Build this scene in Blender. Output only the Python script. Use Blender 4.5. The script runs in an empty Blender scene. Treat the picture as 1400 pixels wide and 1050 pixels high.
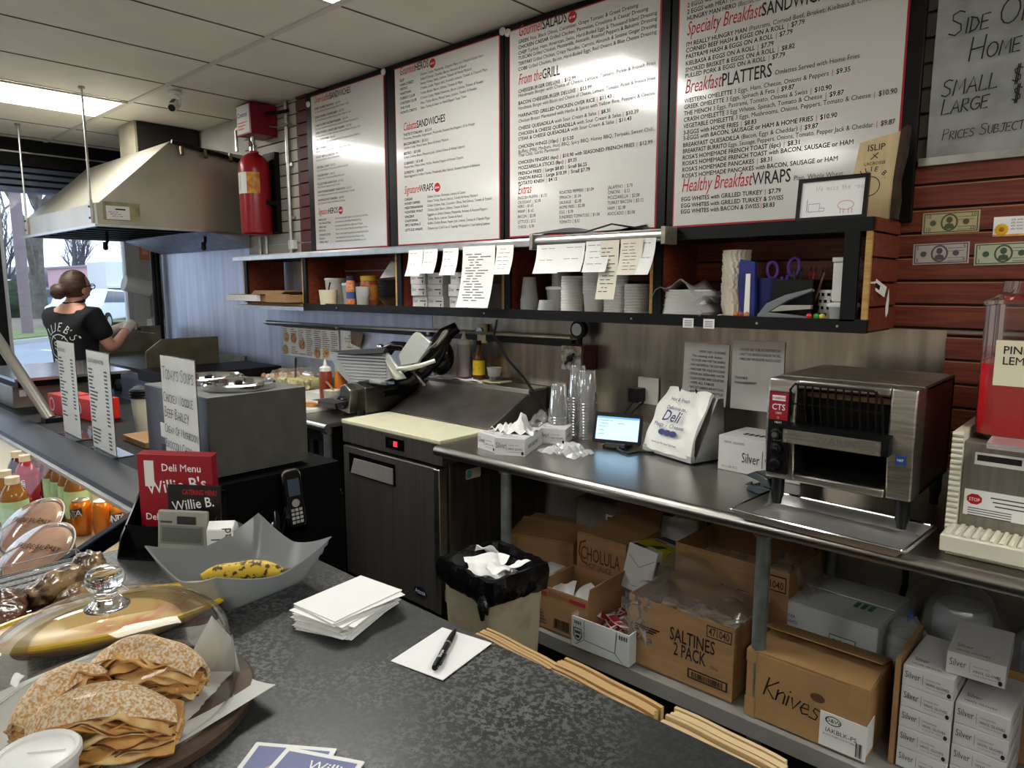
import bpy, math, random
from mathutils import Matrix, Vector, Euler, noise
random.seed(7)
SC = bpy.context.scene
COL = SC.collection
PI = math.pi

# ---------------------------------------------------------------- camera
cd = bpy.data.cameras.new('camera'); cam = bpy.data.objects.new('camera', cd); COL.objects.link(cam)
cd.sensor_width = 36.0; cd.lens = 960.0 / 1400.0 * 36.0; cd.clip_end = 400; cd.clip_start = 0.02
CAM = Vector((0, -2.62, 1.55))
_th = math.atan(134 / 960.0); _ph = math.radians(47.5)
FWD = Vector((-math.cos(_ph) * math.cos(_th), math.sin(_ph) * math.cos(_th), -math.sin(_th)))
cam.location = CAM; cam.rotation_euler = FWD.to_track_quat('-Z', 'Y').to_euler()
SC.camera = cam

# ---------------------------------------------------------------- world, exposure
SC.view_settings.view_transform = 'Standard'; SC.view_settings.look = 'None'
SC.view_settings.gamma = 1.0; SC.view_settings.use_curve_mapping = False
SC.view_settings.exposure = 0.9
W = bpy.data.worlds.new('overcast sky'); SC.world = W; W.use_nodes = True
_n = W.node_tree.nodes; _l = W.node_tree.links; _n.clear()
_o = _n.new('ShaderNodeOutputWorld'); _b = _n.new('ShaderNodeBackground'); _l.new(_b.outputs[0], _o.inputs[0])
_g = _n.new('ShaderNodeTexCoord'); _s = _n.new('ShaderNodeSeparateXYZ'); _r = _n.new('ShaderNodeValToRGB')
_l.new(_g.outputs['Generated'], _s.inputs[0]); _l.new(_s.outputs[2], _r.inputs[0]); _l.new(_r.outputs[0], _b.inputs[0])
_r.color_ramp.elements[0].position = 0.0; _r.color_ramp.elements[0].color = (0.80, 0.88, 1.0, 1)
_r.color_ramp.elements[1].position = 0.6; _r.color_ramp.elements[1].color = (0.62, 0.78, 1.0, 1)
_b.inputs[1].default_value = 1.25
LAMP = 12.0        # emission of the ceiling light diffusers

# ---------------------------------------------------------------- helpers
def C(r, g, b):
    f = lambda c: (c / 12.92 if c <= 0.04045 else ((c + 0.055) / 1.055) ** 2.4)
    return (f(r / 255), f(g / 255), f(b / 255), 1)
_MC = {}
def mat(name, col, rough=0.5, metal=0.0, var=0.0, scale=8.0, bump=0.0, bscale=None, col2=None, trans=0.0, alpha=1.0, ior=1.45, stretch=None, emit=None, spec=None, cr=(0.35, 0.65), detail=4.0, coat=0.0, sss=0.0):
    if name in _MC: return _MC[name]
    m = bpy.data.materials.new(name); m.use_nodes = True; _MC[name] = m
    n = m.node_tree.nodes; l = m.node_tree.links; p = n['Principled BSDF']
    p.inputs['Base Color'].default_value = col; p.inputs['Roughness'].default_value = rough; p.inputs['Metallic'].default_value = metal
    p.inputs['IOR'].default_value = ior
    if trans: p.inputs['Transmission Weight'].default_value = trans
    if alpha < 1: p.inputs['Alpha'].default_value = alpha
    if spec is not None: p.inputs['Specular IOR Level'].default_value = spec
    if coat: p.inputs['Coat Weight'].default_value = coat; p.inputs['Coat Roughness'].default_value = 0.1
    if emit: p.inputs['Emission Color'].default_value = emit[0]; p.inputs['Emission Strength'].default_value = emit[1]
    if col2 is None and var: col2 = tuple(c * (1 - var) for c in col[:3]) + (1,)
    if col2 is not None or bump:
        t = n.new('ShaderNodeTexCoord'); mp = n.new('ShaderNodeMapping'); l.new(t.outputs['Object'], mp.inputs[0])
        if stretch: mp.inputs['Scale'].default_value = stretch
    if col2 is not None:
        nz = n.new('ShaderNodeTexNoise'); nz.inputs['Scale'].default_value = scale; nz.inputs['Detail'].default_value = detail
        l.new(mp.outputs[0], nz.inputs[0])
        r = n.new('ShaderNodeValToRGB'); r.color_ramp.elements[0].position, r.color_ramp.elements[1].position = cr
        r.color_ramp.elements[0].color = col2; r.color_ramp.elements[1].color = col
        l.new(nz.outputs[0], r.inputs[0]); l.new(r.outputs[0], p.inputs['Base Color'])
    if bump:
        nb = n.new('ShaderNodeTexNoise'); nb.inputs['Scale'].default_value = bscale or scale; nb.inputs['Detail'].default_value = 3
        l.new(mp.outputs[0], nb.inputs[0]); bp = n.new('ShaderNodeBump'); bp.inputs['Strength'].default_value = bump; bp.inputs['Distance'].default_value = 0.01
        l.new(nb.outputs[0], bp.inputs['Height']); l.new(bp.outputs[0], p.inputs['Normal'])
    return m
def thin_glass(name, tint=(1, 1, 1, 1), rough=0.03, refl=0.5, haze=0.0, hcol=(1, 1, 1, 1)):
    """thin clear sheet: light goes straight through, mirror reflection by fresnel, some milky haze"""
    if name in _MC: return _MC[name]
    m = bpy.data.materials.new(name); m.use_nodes = True; _MC[name] = m
    n = m.node_tree.nodes; l = m.node_tree.links; n.clear()
    o = n.new('ShaderNodeOutputMaterial'); t = n.new('ShaderNodeBsdfTransparent'); t.inputs[0].default_value = tint
    g = n.new('ShaderNodeBsdfGlossy'); g.inputs['Roughness'].default_value = rough
    lw = n.new('ShaderNodeFresnel'); lw.inputs[0].default_value = 1.45
    mu = n.new('ShaderNodeMath'); mu.operation = 'MULTIPLY'; mu.inputs[1].default_value = refl * 2; l.new(lw.outputs[0], mu.inputs[0])
    mx = n.new('ShaderNodeMixShader'); l.new(mu.outputs[0], mx.inputs[0]); l.new(t.outputs[0], mx.inputs[1]); l.new(g.outputs[0], mx.inputs[2])
    last = mx
    if haze:
        d = n.new('ShaderNodeBsdfDiffuse'); d.inputs[0].default_value = hcol
        tl = n.new('ShaderNodeBsdfTranslucent'); tl.inputs[0].default_value = hcol
        dm = n.new('ShaderNodeMixShader'); dm.inputs[0].default_value = 0.4; l.new(d.outputs[0], dm.inputs[1]); l.new(tl.outputs[0], dm.inputs[2])
        m2 = n.new('ShaderNodeMixShader'); m2.inputs[0].default_value = haze; l.new(mx.outputs[0], m2.inputs[1]); l.new(dm.outputs[0], m2.inputs[2]); last = m2
    l.new(last.outputs[0], o.inputs[0]); return m

def T(x=0, y=0, z=0, rz=0, rx=0, ry=0, s=1):
    return Matrix.Translation((x, y, z)) @ Euler((rx, ry, rz), 'XYZ').to_matrix().to_4x4() @ Matrix.Scale(s, 4)
def wallM(x, y, z, tilt=0): return T(x, y, z, 0, PI / 2 + tilt)           # local xy plane stands facing -Y
def frameM(o, ux, uy):
    """plane from origin o, x axis ux, y axis uy"""
    ux = Vector(ux).normalized(); uy = Vector(uy); uy = (uy - ux * uy.dot(ux)).normalized(); uz = ux.cross(uy)
    return Matrix(((ux.x, uy.x, uz.x, o[0]), (ux.y, uy.y, uz.y, o[1]), (ux.z, uy.z, uz.z, o[2]), (0, 0, 0, 1)))

class MB:
    def __init__(s): s.v = []; s.f = []; s.mi = []; s.mats = []; s.M = Matrix.Identity(4)
    def mid(s, m):
        if m not in s.mats: s.mats.append(m)
        return s.mats.index(m)
    def add(s, vs, fs, m, M=None):
        M = s.M if M is None else s.M @ M
        b = len(s.v); s.v += [tuple(M @ Vector(v)) for v in vs]; k = s.mid(m)
        for f in fs: s.f.append(tuple(b + i for i in f)); s.mi.append(k)
        return s
    def box(s, x0, x1, y0, y1, z0, z1, m, M=None):
        return s.add([(x0, y0, z0), (x1, y0, z0), (x1, y1, z0), (x0, y1, z0), (x0, y0, z1), (x1, y0, z1), (x1, y1, z1), (x0, y1, z1)],
              [(0, 3, 2, 1), (4, 5, 6, 7), (0, 1, 5, 4), (1, 2, 6, 5), (2, 3, 7, 6), (3, 0, 4, 7)], m, M)
    def cb(s, c, d, m, M=None): return s.box(c[0] - d[0] / 2, c[0] + d[0] / 2, c[1] - d[1] / 2, c[1] + d[1] / 2, c[2] - d[2] / 2, c[2] + d[2] / 2, m, M)
    def hull8(s, p, m): return s.add(p, [(0, 3, 2, 1), (4, 5, 6, 7), (0, 1, 5, 4), (1, 2, 6, 5), (2, 3, 7, 6), (3, 0, 4, 7)], m)
    def prism(s, poly, a, b, m, M=None, ax='z'):
        n = len(poly)
        q = {'z': lambda u, v, w: (u, v, w), 'x': lambda u, v, w: (w, u, v), 'y': lambda u, v, w: (u, w, v)}[ax]
        vs = [q(u, v, a) for u, v in poly] + [q(u, v, b) for u, v in poly]
        return s.add(vs, [tuple(range(n))[::-1], tuple(range(n, 2 * n))] + [(i, (i + 1) % n, n + (i + 1) % n, n + i) for i in range(n)], m, M)
    def lathe(s, prof, m, M=None, n=24, sq=1.0):
        vs = []; fs = []; k = len(prof)
        for r, z in prof:
            for i in range(n): a = 2 * PI * i / n; vs.append((r * math.cos(a), r * math.sin(a) * sq, z))
        for j in range(k - 1):
            for i in range(n): fs.append((j * n + i, j * n + (i + 1) % n, (j + 1) * n + (i + 1) % n, (j + 1) * n + i))
        if prof[0][0] > 1e-6: fs.append(tuple(range(n))[::-1])
        if prof[-1][0] > 1e-6: fs.append(tuple((k - 1) * n + i for i in range(n)))
        return s.add(vs, fs, m, M)
    def shell(s, prof, m, M=None, n=24, sq=1.0):                          # open profile, no caps
        vs = []; fs = []; k = len(prof)
        for r, z in prof:
            for i in range(n): a = 2 * PI * i / n; vs.append((r * math.cos(a), r * math.sin(a) * sq, z))
        for j in range(k - 1):
            for i in range(n): fs.append((j * n + i, j * n + (i + 1) % n, (j + 1) * n + (i + 1) % n, (j + 1) * n + i))
        return s.add(vs, fs, m, M)
    def cyl(s, x, y, z0, z1, r, m, n=20, r2=None, M=None):
        return s.lathe([(r, z0), (r if r2 is None else r2, z1)], m, (M or Matrix.Identity(4)) @ T(x, y, 0), n)
    def tube(s, pts, r, m, n=8, closed=False, M=None):
        pts = [Vector(p) for p in pts]; k = len(pts); vs = []; fs = []
        rs = r if isinstance(r, (list, tuple)) else [r] * k
        up = None
        for i, p in enumerate(pts):
            a = pts[(i - 1) % k] if (i or closed) else p; b = pts[(i + 1) % k] if (i < k - 1 or closed) else p
            t = (b - a).normalized()
            if up is None: up = Vector((0, 0, 1)) if abs(t.z) < .9 else Vector((1, 0, 0))
            x = t.cross(up)
            if x.length < 1e-4: x = t.orthogonal()
            x.normalize(); up = x.cross(t)
            for j in range(n): q = 2 * PI * j / n; vs.append(tuple(p + (x * math.cos(q) + up * math.sin(q)) * rs[i]))
        for i in range(k if closed else k - 1):
            for j in range(n): a = i * n + j; b = i * n + (j + 1) % n; c = ((i + 1) % k) * n; fs.append((a, b, c + (j + 1) % n, c + j))
        if not closed: fs += [tuple(range(n))[::-1], tuple((k - 1) * n + j for j in range(n))]
        return s.add(vs, fs, m, M)
    def ell(s, c, r, m, n=16, k=9, M=None, f=None):
        vs = []; fs = []
        for j in range(k + 1):
            t = PI * j / k
            for i in range(n):
                a = 2 * PI * i / n; d = Vector((math.sin(t) * math.cos(a), math.sin(t) * math.sin(a), -math.cos(t)))
                q = f(d) if f else 1.0
                vs.append((c[0] + d.x * r[0] * q, c[1] + d.y * r[1] * q, c[2] + d.z * r[2] * q))
        for j in range(k):
            for i in range(n): fs.append((j * n + i, j * n + (i + 1) % n, (j + 1) * n + (i + 1) % n, (j + 1) * n + i))
        return s.add(vs, fs, m, M)
    def grid(s, fn, nu, nv, m, M=None, thick=0.0):
        vs = [tuple(fn(i / nu, j / nv)) for j in range(nv + 1) for i in range(nu + 1)]
        q = lambda i, j: j * (nu + 1) + i
        fs = [(q(i, j), q(i + 1, j), q(i + 1, j + 1), q(i, j + 1)) for j in range(nv) for i in range(nu)]
        if thick:
            b = len(vs); nn = [Vector((0, 0, 0)) for _ in vs]
            for f in fs:
                a = [Vector(vs[i]) for i in f]; no = (a[2] - a[0]).cross(a[3] - a[1])
                for i in f: nn[i] += no
            vs += [tuple(Vector(v) - nn[i].normalized() * thick) for i, v in enumerate(vs)]
            fs2 = [tuple(b + i for i in f[::-1]) for f in fs]; ed = []
            for i in range(nu): ed += [(q(i + 1, 0), q(i, 0), b + q(i, 0), b + q(i + 1, 0)), (q(i, nv), q(i + 1, nv), b + q(i + 1, nv), b + q(i, nv))]
            for j in range(nv): ed += [(q(0, j), q(0, j + 1), b + q(0, j + 1), b + q(0, j)), (q(nu, j + 1), q(nu, j), b + q(nu, j), b + q(nu, j + 1))]
            fs = fs + fs2 + ed
        return s.add(vs, fs, m, M)
    def text(s, t, size, m, M, bold=0, shear=0.0, align='L', maxw=None, sx=1.0):
        w = sum(adv(c, bold) for c in t) * size * sx
        if maxw and w > maxw: sx *= maxw / w; w = maxw
        x = 0 if align == 'L' else (-w / 2 if align == 'C' else -w)
        for c in t:
            vs, fs, _a = glyph(c, bold)
            if fs: s.add([((vx + shear * vy) * size * sx + x, vy * size, 0) for vx, vy in vs], fs, m, M)
            x += adv(c, bold) * size * sx
        return x
    def hand(s, t, size, m, M, w=0.004, gap=0.25, slant=0.0, cap=1.0):
        """handwriting: single-stroke letters drawn as flat ribbons"""
        x = 0.0; base = size; first = True
        for c in t:
            if c == ' ': x += 0.5 * base; first = True; continue
            size = base * (cap if first else 1.0); first = False
            st, wd = STROKES.get(c, STROKES['-'])
            for pl in st:
                P = [Vector((x + (px + slant * py) * size, py * size, 0)) for px, py in pl]
                s.ribbon(P, w, m, M)
            x += (wd + gap) * size
        return x
    def ribbon(s, P, w, m, M):
        vs = []; fs = []
        for i, p in enumerate(P):
            a = P[max(i - 1, 0)]; b = P[min(i + 1, len(P) - 1)]; d = (b - a)
            d = d.normalized() if d.length > 0 else Vector((1, 0, 0)); nn = Vector((-d.y, d.x, 0)) * w / 2
            e = d * w * .3 * (-1 if i == 0 else (1 if i == len(P) - 1 else 0))
            vs += [tuple(p + nn + e), tuple(p - nn + e)]
        for i in range(len(P) - 1): fs.append((2 * i, 2 * i + 1, 2 * i + 3, 2 * i + 2))
        return s.add(vs, fs, m, M)
    def build(s, name, parent=None, bev=0.0, ang=38, loc=None, seg=2, solid=0.0, sub=0):
        me = bpy.data.meshes.new(name); me.from_pydata(s.v, [], s.f)
        for m in s.mats: me.materials.append(m)
        me.polygons.foreach_set('material_index', s.mi); me.polygons.foreach_set('use_smooth', [True] * len(s.f))
        me.set_sharp_from_angle(angle=math.radians(ang)); me.update()
        o = bpy.data.objects.new(name, me); COL.objects.link(o)
        if parent is not None: o.parent = parent
        if loc: o.location = loc
        if solid: q = o.modifiers.new('solid', 'SOLIDIFY'); q.thickness = solid; q.offset = 0
        if sub: q = o.modifiers.new('sub', 'SUBSURF'); q.levels = sub; q.render_levels = sub
        if bev: q = o.modifiers.new('bevel', 'BEVEL'); q.width = bev; q.segments = seg; q.limit_method = 'ANGLE'; q.angle_limit = math.radians(40)
        return o
def tag(o, label, cat, group=None):
    o['label'] = label; o['category'] = cat
    if group: o['group'] = group
    return o
def thing(name, label, cat, loc=(0, 0, 0), rz=0.0, group=None, rx=0.0, ry=0.0):
    o = bpy.data.objects.new(name, None); COL.objects.link(o); o.empty_display_size = 0.05
    o.location = loc; o.rotation_euler = (rx, ry, rz); return tag(o, label, cat, group)
def struct(o): o['kind'] = 'structure'; return o
_KIDS = {}
def dup(o, loc=None, rz=None, label=None, group=None, parent=None):
    c = o.copy(); COL.objects.link(c)
    if parent is not None: c.parent = parent
    if loc is not None: c.location = loc
    if rz is not None: c.rotation_euler = (o.rotation_euler[0], o.rotation_euler[1], rz)
    if label: c['label'] = label
    if group: c['group'] = group
    for k in [q for q in list(COL.objects) if q.parent == o]: dup(k, parent=c)
    return c

# glyph outlines of the built-in font, read once
CH = "".join(chr(i) for i in range(33, 127)) + "’"
_GL = {}; _AD = {}
def _load_glyphs():
    tmp = []
    for bold in (0, 1):
        for c in CH:
            cu = bpy.data.curves.new('g', 'FONT'); cu.body = c; cu.size = 1; cu.resolution_u = 2; cu.offset = (0.011 if c not in 'MmWw' else 0.0) * bold
            a = bpy.data.objects.new('g', cu); COL.objects.link(a)
            c2 = bpy.data.curves.new('g', 'FONT'); c2.body = '|' + c + '|'; c2.resolution_u = 1; c2.offset = 0.011 * bold
            b = bpy.data.objects.new('g', c2); COL.objects.link(b); tmp.append((c, bold, a, b))
    c2 = bpy.data.curves.new('g', 'FONT'); c2.body = '||'; c2.resolution_u = 1
    z = bpy.data.objects.new('g', c2); COL.objects.link(z)
    bpy.context.view_layer.update(); dg = bpy.context.evaluated_depsgraph_get()
    base = z.evaluated_get(dg).dimensions.x
    for c, bold, a, b in tmp:
        me = bpy.data.meshes.new_from_object(a.evaluated_get(dg))
        _GL[(c, bold)] = ([(v.co.x, v.co.y) for v in me.vertices], [tuple(p.vertices) for p in me.polygons])
        _AD[(c, bold)] = b.evaluated_get(dg).dimensions.x - base - (0.0 if not bold else -0.0)
        bpy.data.meshes.remove(me)
    for _c, _b2, a, b in tmp:
        for q in (a, b): d = q.data; bpy.data.objects.remove(q); bpy.data.curves.remove(d)
    bpy.data.objects.remove(z)
_load_glyphs()
def glyph(c, bold):
    if c == ' ' or (c, bold) not in _GL: return ((), (), .3)
    return _GL[(c, bold)] + (_AD[(c, bold)],)
def adv(c, bold): return 0.28 if c == ' ' else _AD.get((c, bold), 0.4)

def arc(cx, cy, rx, ry, a0, a1, n=7): return [(cx + rx * math.cos(math.radians(a0 + (a1 - a0) * i / n)), cy + ry * math.sin(math.radians(a0 + (a1 - a0) * i / n))) for i in range(n + 1)]
STROKES = {
 'A': ([[(0, 0), (.3, 1), (.6, 0)], [(.1, .38), (.5, .4)]], .6), 'B': ([[(0, 0), (.02, 1)], [(0, 1), (.35, .95), (.4, .75), (.05, .53), (.45, .45), (.48, .15), (0, 0)]], .48),
 'C': ([arc(.35, .5, .35, .5, 55, 300)], .55), 'D': ([[(.05, 0), (.05, 1)], [(-.03, 1), (.35, .85), (.52, .5), (.35, .12), (-.02, 0)]], .52),
 'E': ([[(.45, 1), (0, .97), (0, 0), (.45, .02)], [(0, .5), (.36, .53)]], .45), 'F': ([[(0, 0), (.02, 1), (.45, 1.02)], [(0, .52), (.38, .55)]], .42),
 'G': ([arc(.35, .5, .35, .5, 55, 330) + [(.62, .45), (.35, .45)]], .62), 'H': ([[(0, 0), (.02, 1)], [(.5, 0), (.52, 1)], [(0, .48), (.52, .52)]], .52),
 'I': ([[(.05, 0), (.05, 1)]], .1), 'J': ([[(.4, 1), (.38, .2), (.2, 0), (0, .15)], [(.15, 1), (.55, 1)]], .5), 'K': ([[(0, 0), (.02, 1)], [(.5, 1), (.03, .45), (.5, 0)]], .5),
 'L': ([[(.03, 1), (0, 0), (.45, .04)]], .42), 'M': ([[(0, 0), (.08, 1), (.33, .35), (.6, 1), (.66, 0)]], .66), 'N': ([[(0, 0), (.04, 1), (.48, 0), (.52, 1)]], .52),
 'O': ([arc(.33, .5, .33, .5, 90, 450, 12)], .66), 'P': ([[(0, 0), (.03, 1), (.4, .95), (.44, .65), (.02, .48)]], .45), 'Q': ([arc(.33, .5, .33, .5, 90, 450, 12), [(.4, .2), (.65, -.1)]], .66),
 'R': ([[(0, 0), (.03, 1), (.4, .95), (.42, .65), (.03, .5), (.48, 0)]], .48), 'S': ([[(.5, .9), (.3, 1), (.06, .88), (.08, .66), (.42, .42), (.46, .16), (.25, 0), (0, .12)]], .5),
 'T': ([[(.25, 0), (.26, 1)], [(-.05, 1), (.58, 1.02)]], .5), 'U': ([[(0, 1), (.02, .2), (.22, 0), (.44, .2), (.47, 1)]], .48), 'V': ([[(0, 1), (.25, 0), (.52, 1)]], .52),
 'W': ([[(0, 1), (.15, 0), (.33, .7), (.5, 0), (.68, 1)]], .68), 'Y': ([[(0, 1), (.25, .5)], [(.52, 1), (.12, -.1)]], .5), "'": ([[(.05, 1), (.0, .8)]], .08), '-': ([[(0, .5), (.3, .5)]], .3),
 '$': ([[(.45, .85), (.25, .95), (.05, .8), (.1, .6), (.4, .42), (.42, .18), (.2, .05), (0, .18)], [(.18, -.1), (.2, 1.12)], [(.28, -.1), (.3, 1.12)]], .46),
 'n': ([[(0, .6), (.03, 0), (.05, .4), (.25, .6), (.38, .45), (.4, 0)]], .4), 'i': ([[(.05, .55), (.06, 0)], [(.05, .78), (.07, .82)]], .12), 'v': ([[(0, .55), (.18, 0), (.4, .58)]], .4),
 'e': ([[(.02, .3), (.36, .36), (.3, .58), (.1, .56), (0, .25), (.15, 0), (.4, .1)]], .4), 's': ([[(.35, .55), (.12, .6), (.08, .42), (.33, .25), (.3, .03), (0, .03)]], .36),
 't': ([[(.15, .9), (.13, .1), (.3, 0)], [(0, .6), (.32, .62)]], .3), 'a': ([arc(.2, .28, .2, .28, 30, 390, 9) + [(.4, 0)]], .4), 'o': ([arc(.2, .28, .2, .28, 90, 450, 9)], .4), 'c': ([arc(.2, .28, .2, .28, 50, 300)], .34), 'd': ([arc(.2, .28, .2, .28, 30, 390, 9), [(.4, 1), (.4, 0)]], .42),
 'r': ([[(0, .58), (.03, 0), (.05, .4), (.28, .58)]], .28), 'm': ([[(0, .6), (.03, 0), (.05, .4), (.18, .6), (.27, .4), (.28, 0), (.3, .4), (.42, .6), (.5, .4), (.52, 0)]], .52), 'l': ([[(.05, 1), (.06, 0)]], .1), 'h': ([[(.02, 1), (.03, 0), (.06, .4), (.25, .58), (.36, .4), (.38, 0)]], .38),
 '.': ([[(.03, 0), (.06, .04)]], .08),
}
def lump(sc, amp, seed=0.0): return lambda d: 1 + amp * noise.noise(Vector((d.x * sc + seed, d.y * sc, d.z * sc - seed)))
def ring(n, r=1.0): return [(r * math.cos(2 * PI * i / n), r * math.sin(2 * PI * i / n)) for i in range(n)]
def rrect(w, h, r, n=4):
    out = []
    for cx, cy, a in ((w / 2 - r, h / 2 - r, 0), (-w / 2 + r, h / 2 - r, 90), (-w / 2 + r, -h / 2 + r, 180), (w / 2 - r, -h / 2 + r, 270)):
        out += [(cx + r * math.cos(math.radians(a + 90 * i / n)), cy + r * math.sin(math.radians(a + 90 * i / n))) for i in range(n + 1)]
    return out

# ---------------------------------------------------------------- materials
def steel(name, col=C(182, 180, 174), rough=0.3, st=(1, 1, 40), bump=0.05, var=0.2, sc=3, metal=1.0):
    return mat(name, col, rough, metal, var=var, scale=sc, bump=bump, bscale=60, stretch=st)
STEEL = steel('brushed steel'); STEELV = steel('wall steel', C(178, 168, 156), 0.26, (6, 6, .5), 0.04, .35, 4, .9)
STEELB = steel('grill wall steel', C(196, 203, 222), 0.42, (5, 5, .4), 0.03, .22, 3, .6)  # bluish base colour holds the window's reflection
STEELH = steel('hood steel', C(180, 175, 160), 0.36, (1, 1, 1), 0.02, .25, 2, .75)
DSTEEL = steel('dark steel', C(92, 90, 90), 0.36, (1, 1, 30), 0.04, .3, 2)
CHROME = mat('chrome', C(205, 205, 205), 0.12, 1.0); ALU = mat('aluminium', C(190, 190, 186), 0.32, 1.0, var=.15, scale=20)
BLACK = mat('black plastic', C(13, 13, 15), 0.38, spec=.3); MATTE = mat('matte black', C(14, 13, 13), 0.6, var=.2, spec=.2); GLOSSB = mat('gloss black', C(8, 8, 10), 0.18, spec=.35)
WHITE = mat('white plastic', C(222, 222, 216), 0.4); PAPER = mat('paper', C(226, 227, 224), 0.75, var=.05, scale=15); PAPERB = mat('bright paper', C(238, 239, 238), 0.7)
INK = mat('black ink', C(22, 20, 22), 0.6); GREYINK = mat('grey print', C(70, 70, 72), 0.7); RED = mat('signal red', C(178, 22, 34), 0.4); REDINK = mat('red print', C(186, 30, 44), 0.5)
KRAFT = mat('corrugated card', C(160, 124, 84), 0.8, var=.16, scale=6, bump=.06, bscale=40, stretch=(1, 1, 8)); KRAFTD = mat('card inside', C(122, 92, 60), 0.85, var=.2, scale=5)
KRAFTW = mat('white card', C(206, 207, 206), 0.7, var=.06, scale=6); WOODE = mat('raw wood edge', C(190, 150, 88), 0.6, var=.3, scale=10, stretch=(1, 1, 12))
CLEAR = thin_glass('clear plastic', (.97, .98, .98, 1), .08, .5, .06); ACRYL = thin_glass('acrylic', (.97, .98, 1, 1), .03, .5, .03); GLASS = thin_glass('window glass', (.96, .98, 1, 1), .01, .5)
FILM = thin_glass('cling film', (.98, .98, .98, 1), .14, .4, .10)
SIGNG = thin_glass('sign acrylic', (.98, .99, 1, 1), .03, .12, .02)
# ================================================================ SETTING
def m_floor():
    return mat('floor tile', C(46, 42, 40), 0.45, var=.5, scale=5)
b = MB(); b.box(-7.3, 3.4, -2.4, 0.5, -0.1, 0, m_floor()); b.box(-7.3, 3.4, -6.4, -2.4, -0.1, 0, mat('pale bounce tile', C(176, 170, 160), .4, var=.15, scale=4)); struct(b.build('floor'))  # customer half, out of view, made pale to bounce light upward
CEIL = mat('ceiling tile', C(222, 218, 206), 0.85, var=.08, scale=2.5); TBAR = mat('ceiling runner', C(196, 192, 182), 0.5); SEAM = mat('tile seam', C(92, 86, 76), 0.9)
b = MB(); b.box(-7.2, 3.4, -6.4, 0.5, 2.78, 2.9, CEIL); ceil = struct(b.build('ceiling'))
GX = [-4.02 + .61 * k for k in range(-5, 13)]; GY = [-.71, -1.93, -3.15, -4.37, -5.59]
b = MB()
for y in GY: b.box(-7.2, 3.4, y - .014, y + .014, 2.772, 2.781, TBAR)
for x in GX:
    b.box(x - .004, x + .004, -6.4, 0, 2.7765, 2.781, SEAM)
for y in GY: b.box(-7.2, 3.4, y + .014, y + .019, 2.776, 2.781, SEAM)
g = b.build('ceiling_grid', ceil)
PLASTER = mat('painted wall', C(168, 166, 160), 0.7, var=.12, scale=3)
b = MB(); b.box(-6.72, 3.4, 0, .12, 0, 2.78, PLASTER); struct(b.build('wall_back'))
WHITEW = mat('white painted wall', C(200, 200, 198), 0.6, var=.05)
DARKW = mat('shop wall', C(206, 200, 190), 0.8)
b = MB(); b.box(3.4, 3.5, -6.4, .12, 0, 2.9, DARKW); struct(b.build('wall_right'))
b = MB(); b.box(-7.3, 3.5, -6.5, -6.4, 0, 2.9, DARKW); struct(b.build('wall_front'))
# window wall: sill, header, pier
b = MB(); b.box(-7.42, -7.3, -6.4, .5, 0, .28, WHITEW); b.box(-7.42, -7.3, -6.4, .5, 2.4, 2.9, MATTE)
b.box(-7.42, -7.3, -.06, .5, .28, 2.4, WHITEW);
struct(b.build('wall_left'))
b = MB(); b.box(-7.3, -6.72, .44, .5, 0, 2.78, WHITEW); b.box(-6.76, -6.72, .121, .44, 0, 2.78, WHITEW); struct(b.build('wall_recess'))
FRAMEW = mat('window frame', C(190, 192, 196), 0.45)
def window(name, y0, y1, fm, fw):
    b = MB(); x0, x1 = -7.40, -7.30
    b.box(x0, x1, y0, y0 + fw, .28, 2.4, fm); b.box(x0, x1, y1 - fw, y1, .28, 2.4, fm)
    b.box(x0, x1, y0 + fw, y1 - fw, .28, .28 + fw, fm); b.box(x0, x1, y0 + fw, y1 - fw, 2.4 - fw, 2.4, fm)
    o = struct(b.build(name, bev=.004)); p = MB(); p.box(-7.352, -7.346, y0 + fw, y1 - fw, .28 + fw, 2.4 - fw, GLASS); p.build('window_pane', o)
window('window_1', -1.10, -.06, FRAMEW, .045); window('window_2', -3.2, -1.24, MATTE, .05); window('window_3', -6.3, -3.32, MATTE, .05)
b = MB(); b.box(-7.4, -7.22, -1.24, -1.10, 0, 2.4, MATTE); b.box(-7.4, -7.22, -3.32, -3.2, 0, 2.4, MATTE); struct(b.build('trim_1'))
# roller shutter housing over the window
t = thing('roller_shutter', 'dark slatted shutter housing with bluish slats above the front window', 'shutter', (-7.3, -2.6, 2.3))
b = MB(); b.box(.005, .10, -3.6, 2.9, .26, .475, MATTE); b.build('housing', t)
b = MB(); SL = mat('shutter slat', C(96, 104, 122), 0.4, .6, var=.3)
for i in range(4): b.prism([(.0, .26 - .055 * i), (.055, .25 - .055 * i), (.06, .215 - .055 * i), (.0, .205 - .055 * i)], -3.6, 2.6, SL, None, 'y')
b.build('shutter_slats', t)
b = MB(); b.box(.085, .115, -3.6, 2.9, .36, .372, ALU); b.build('guide_rail', t)

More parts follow.
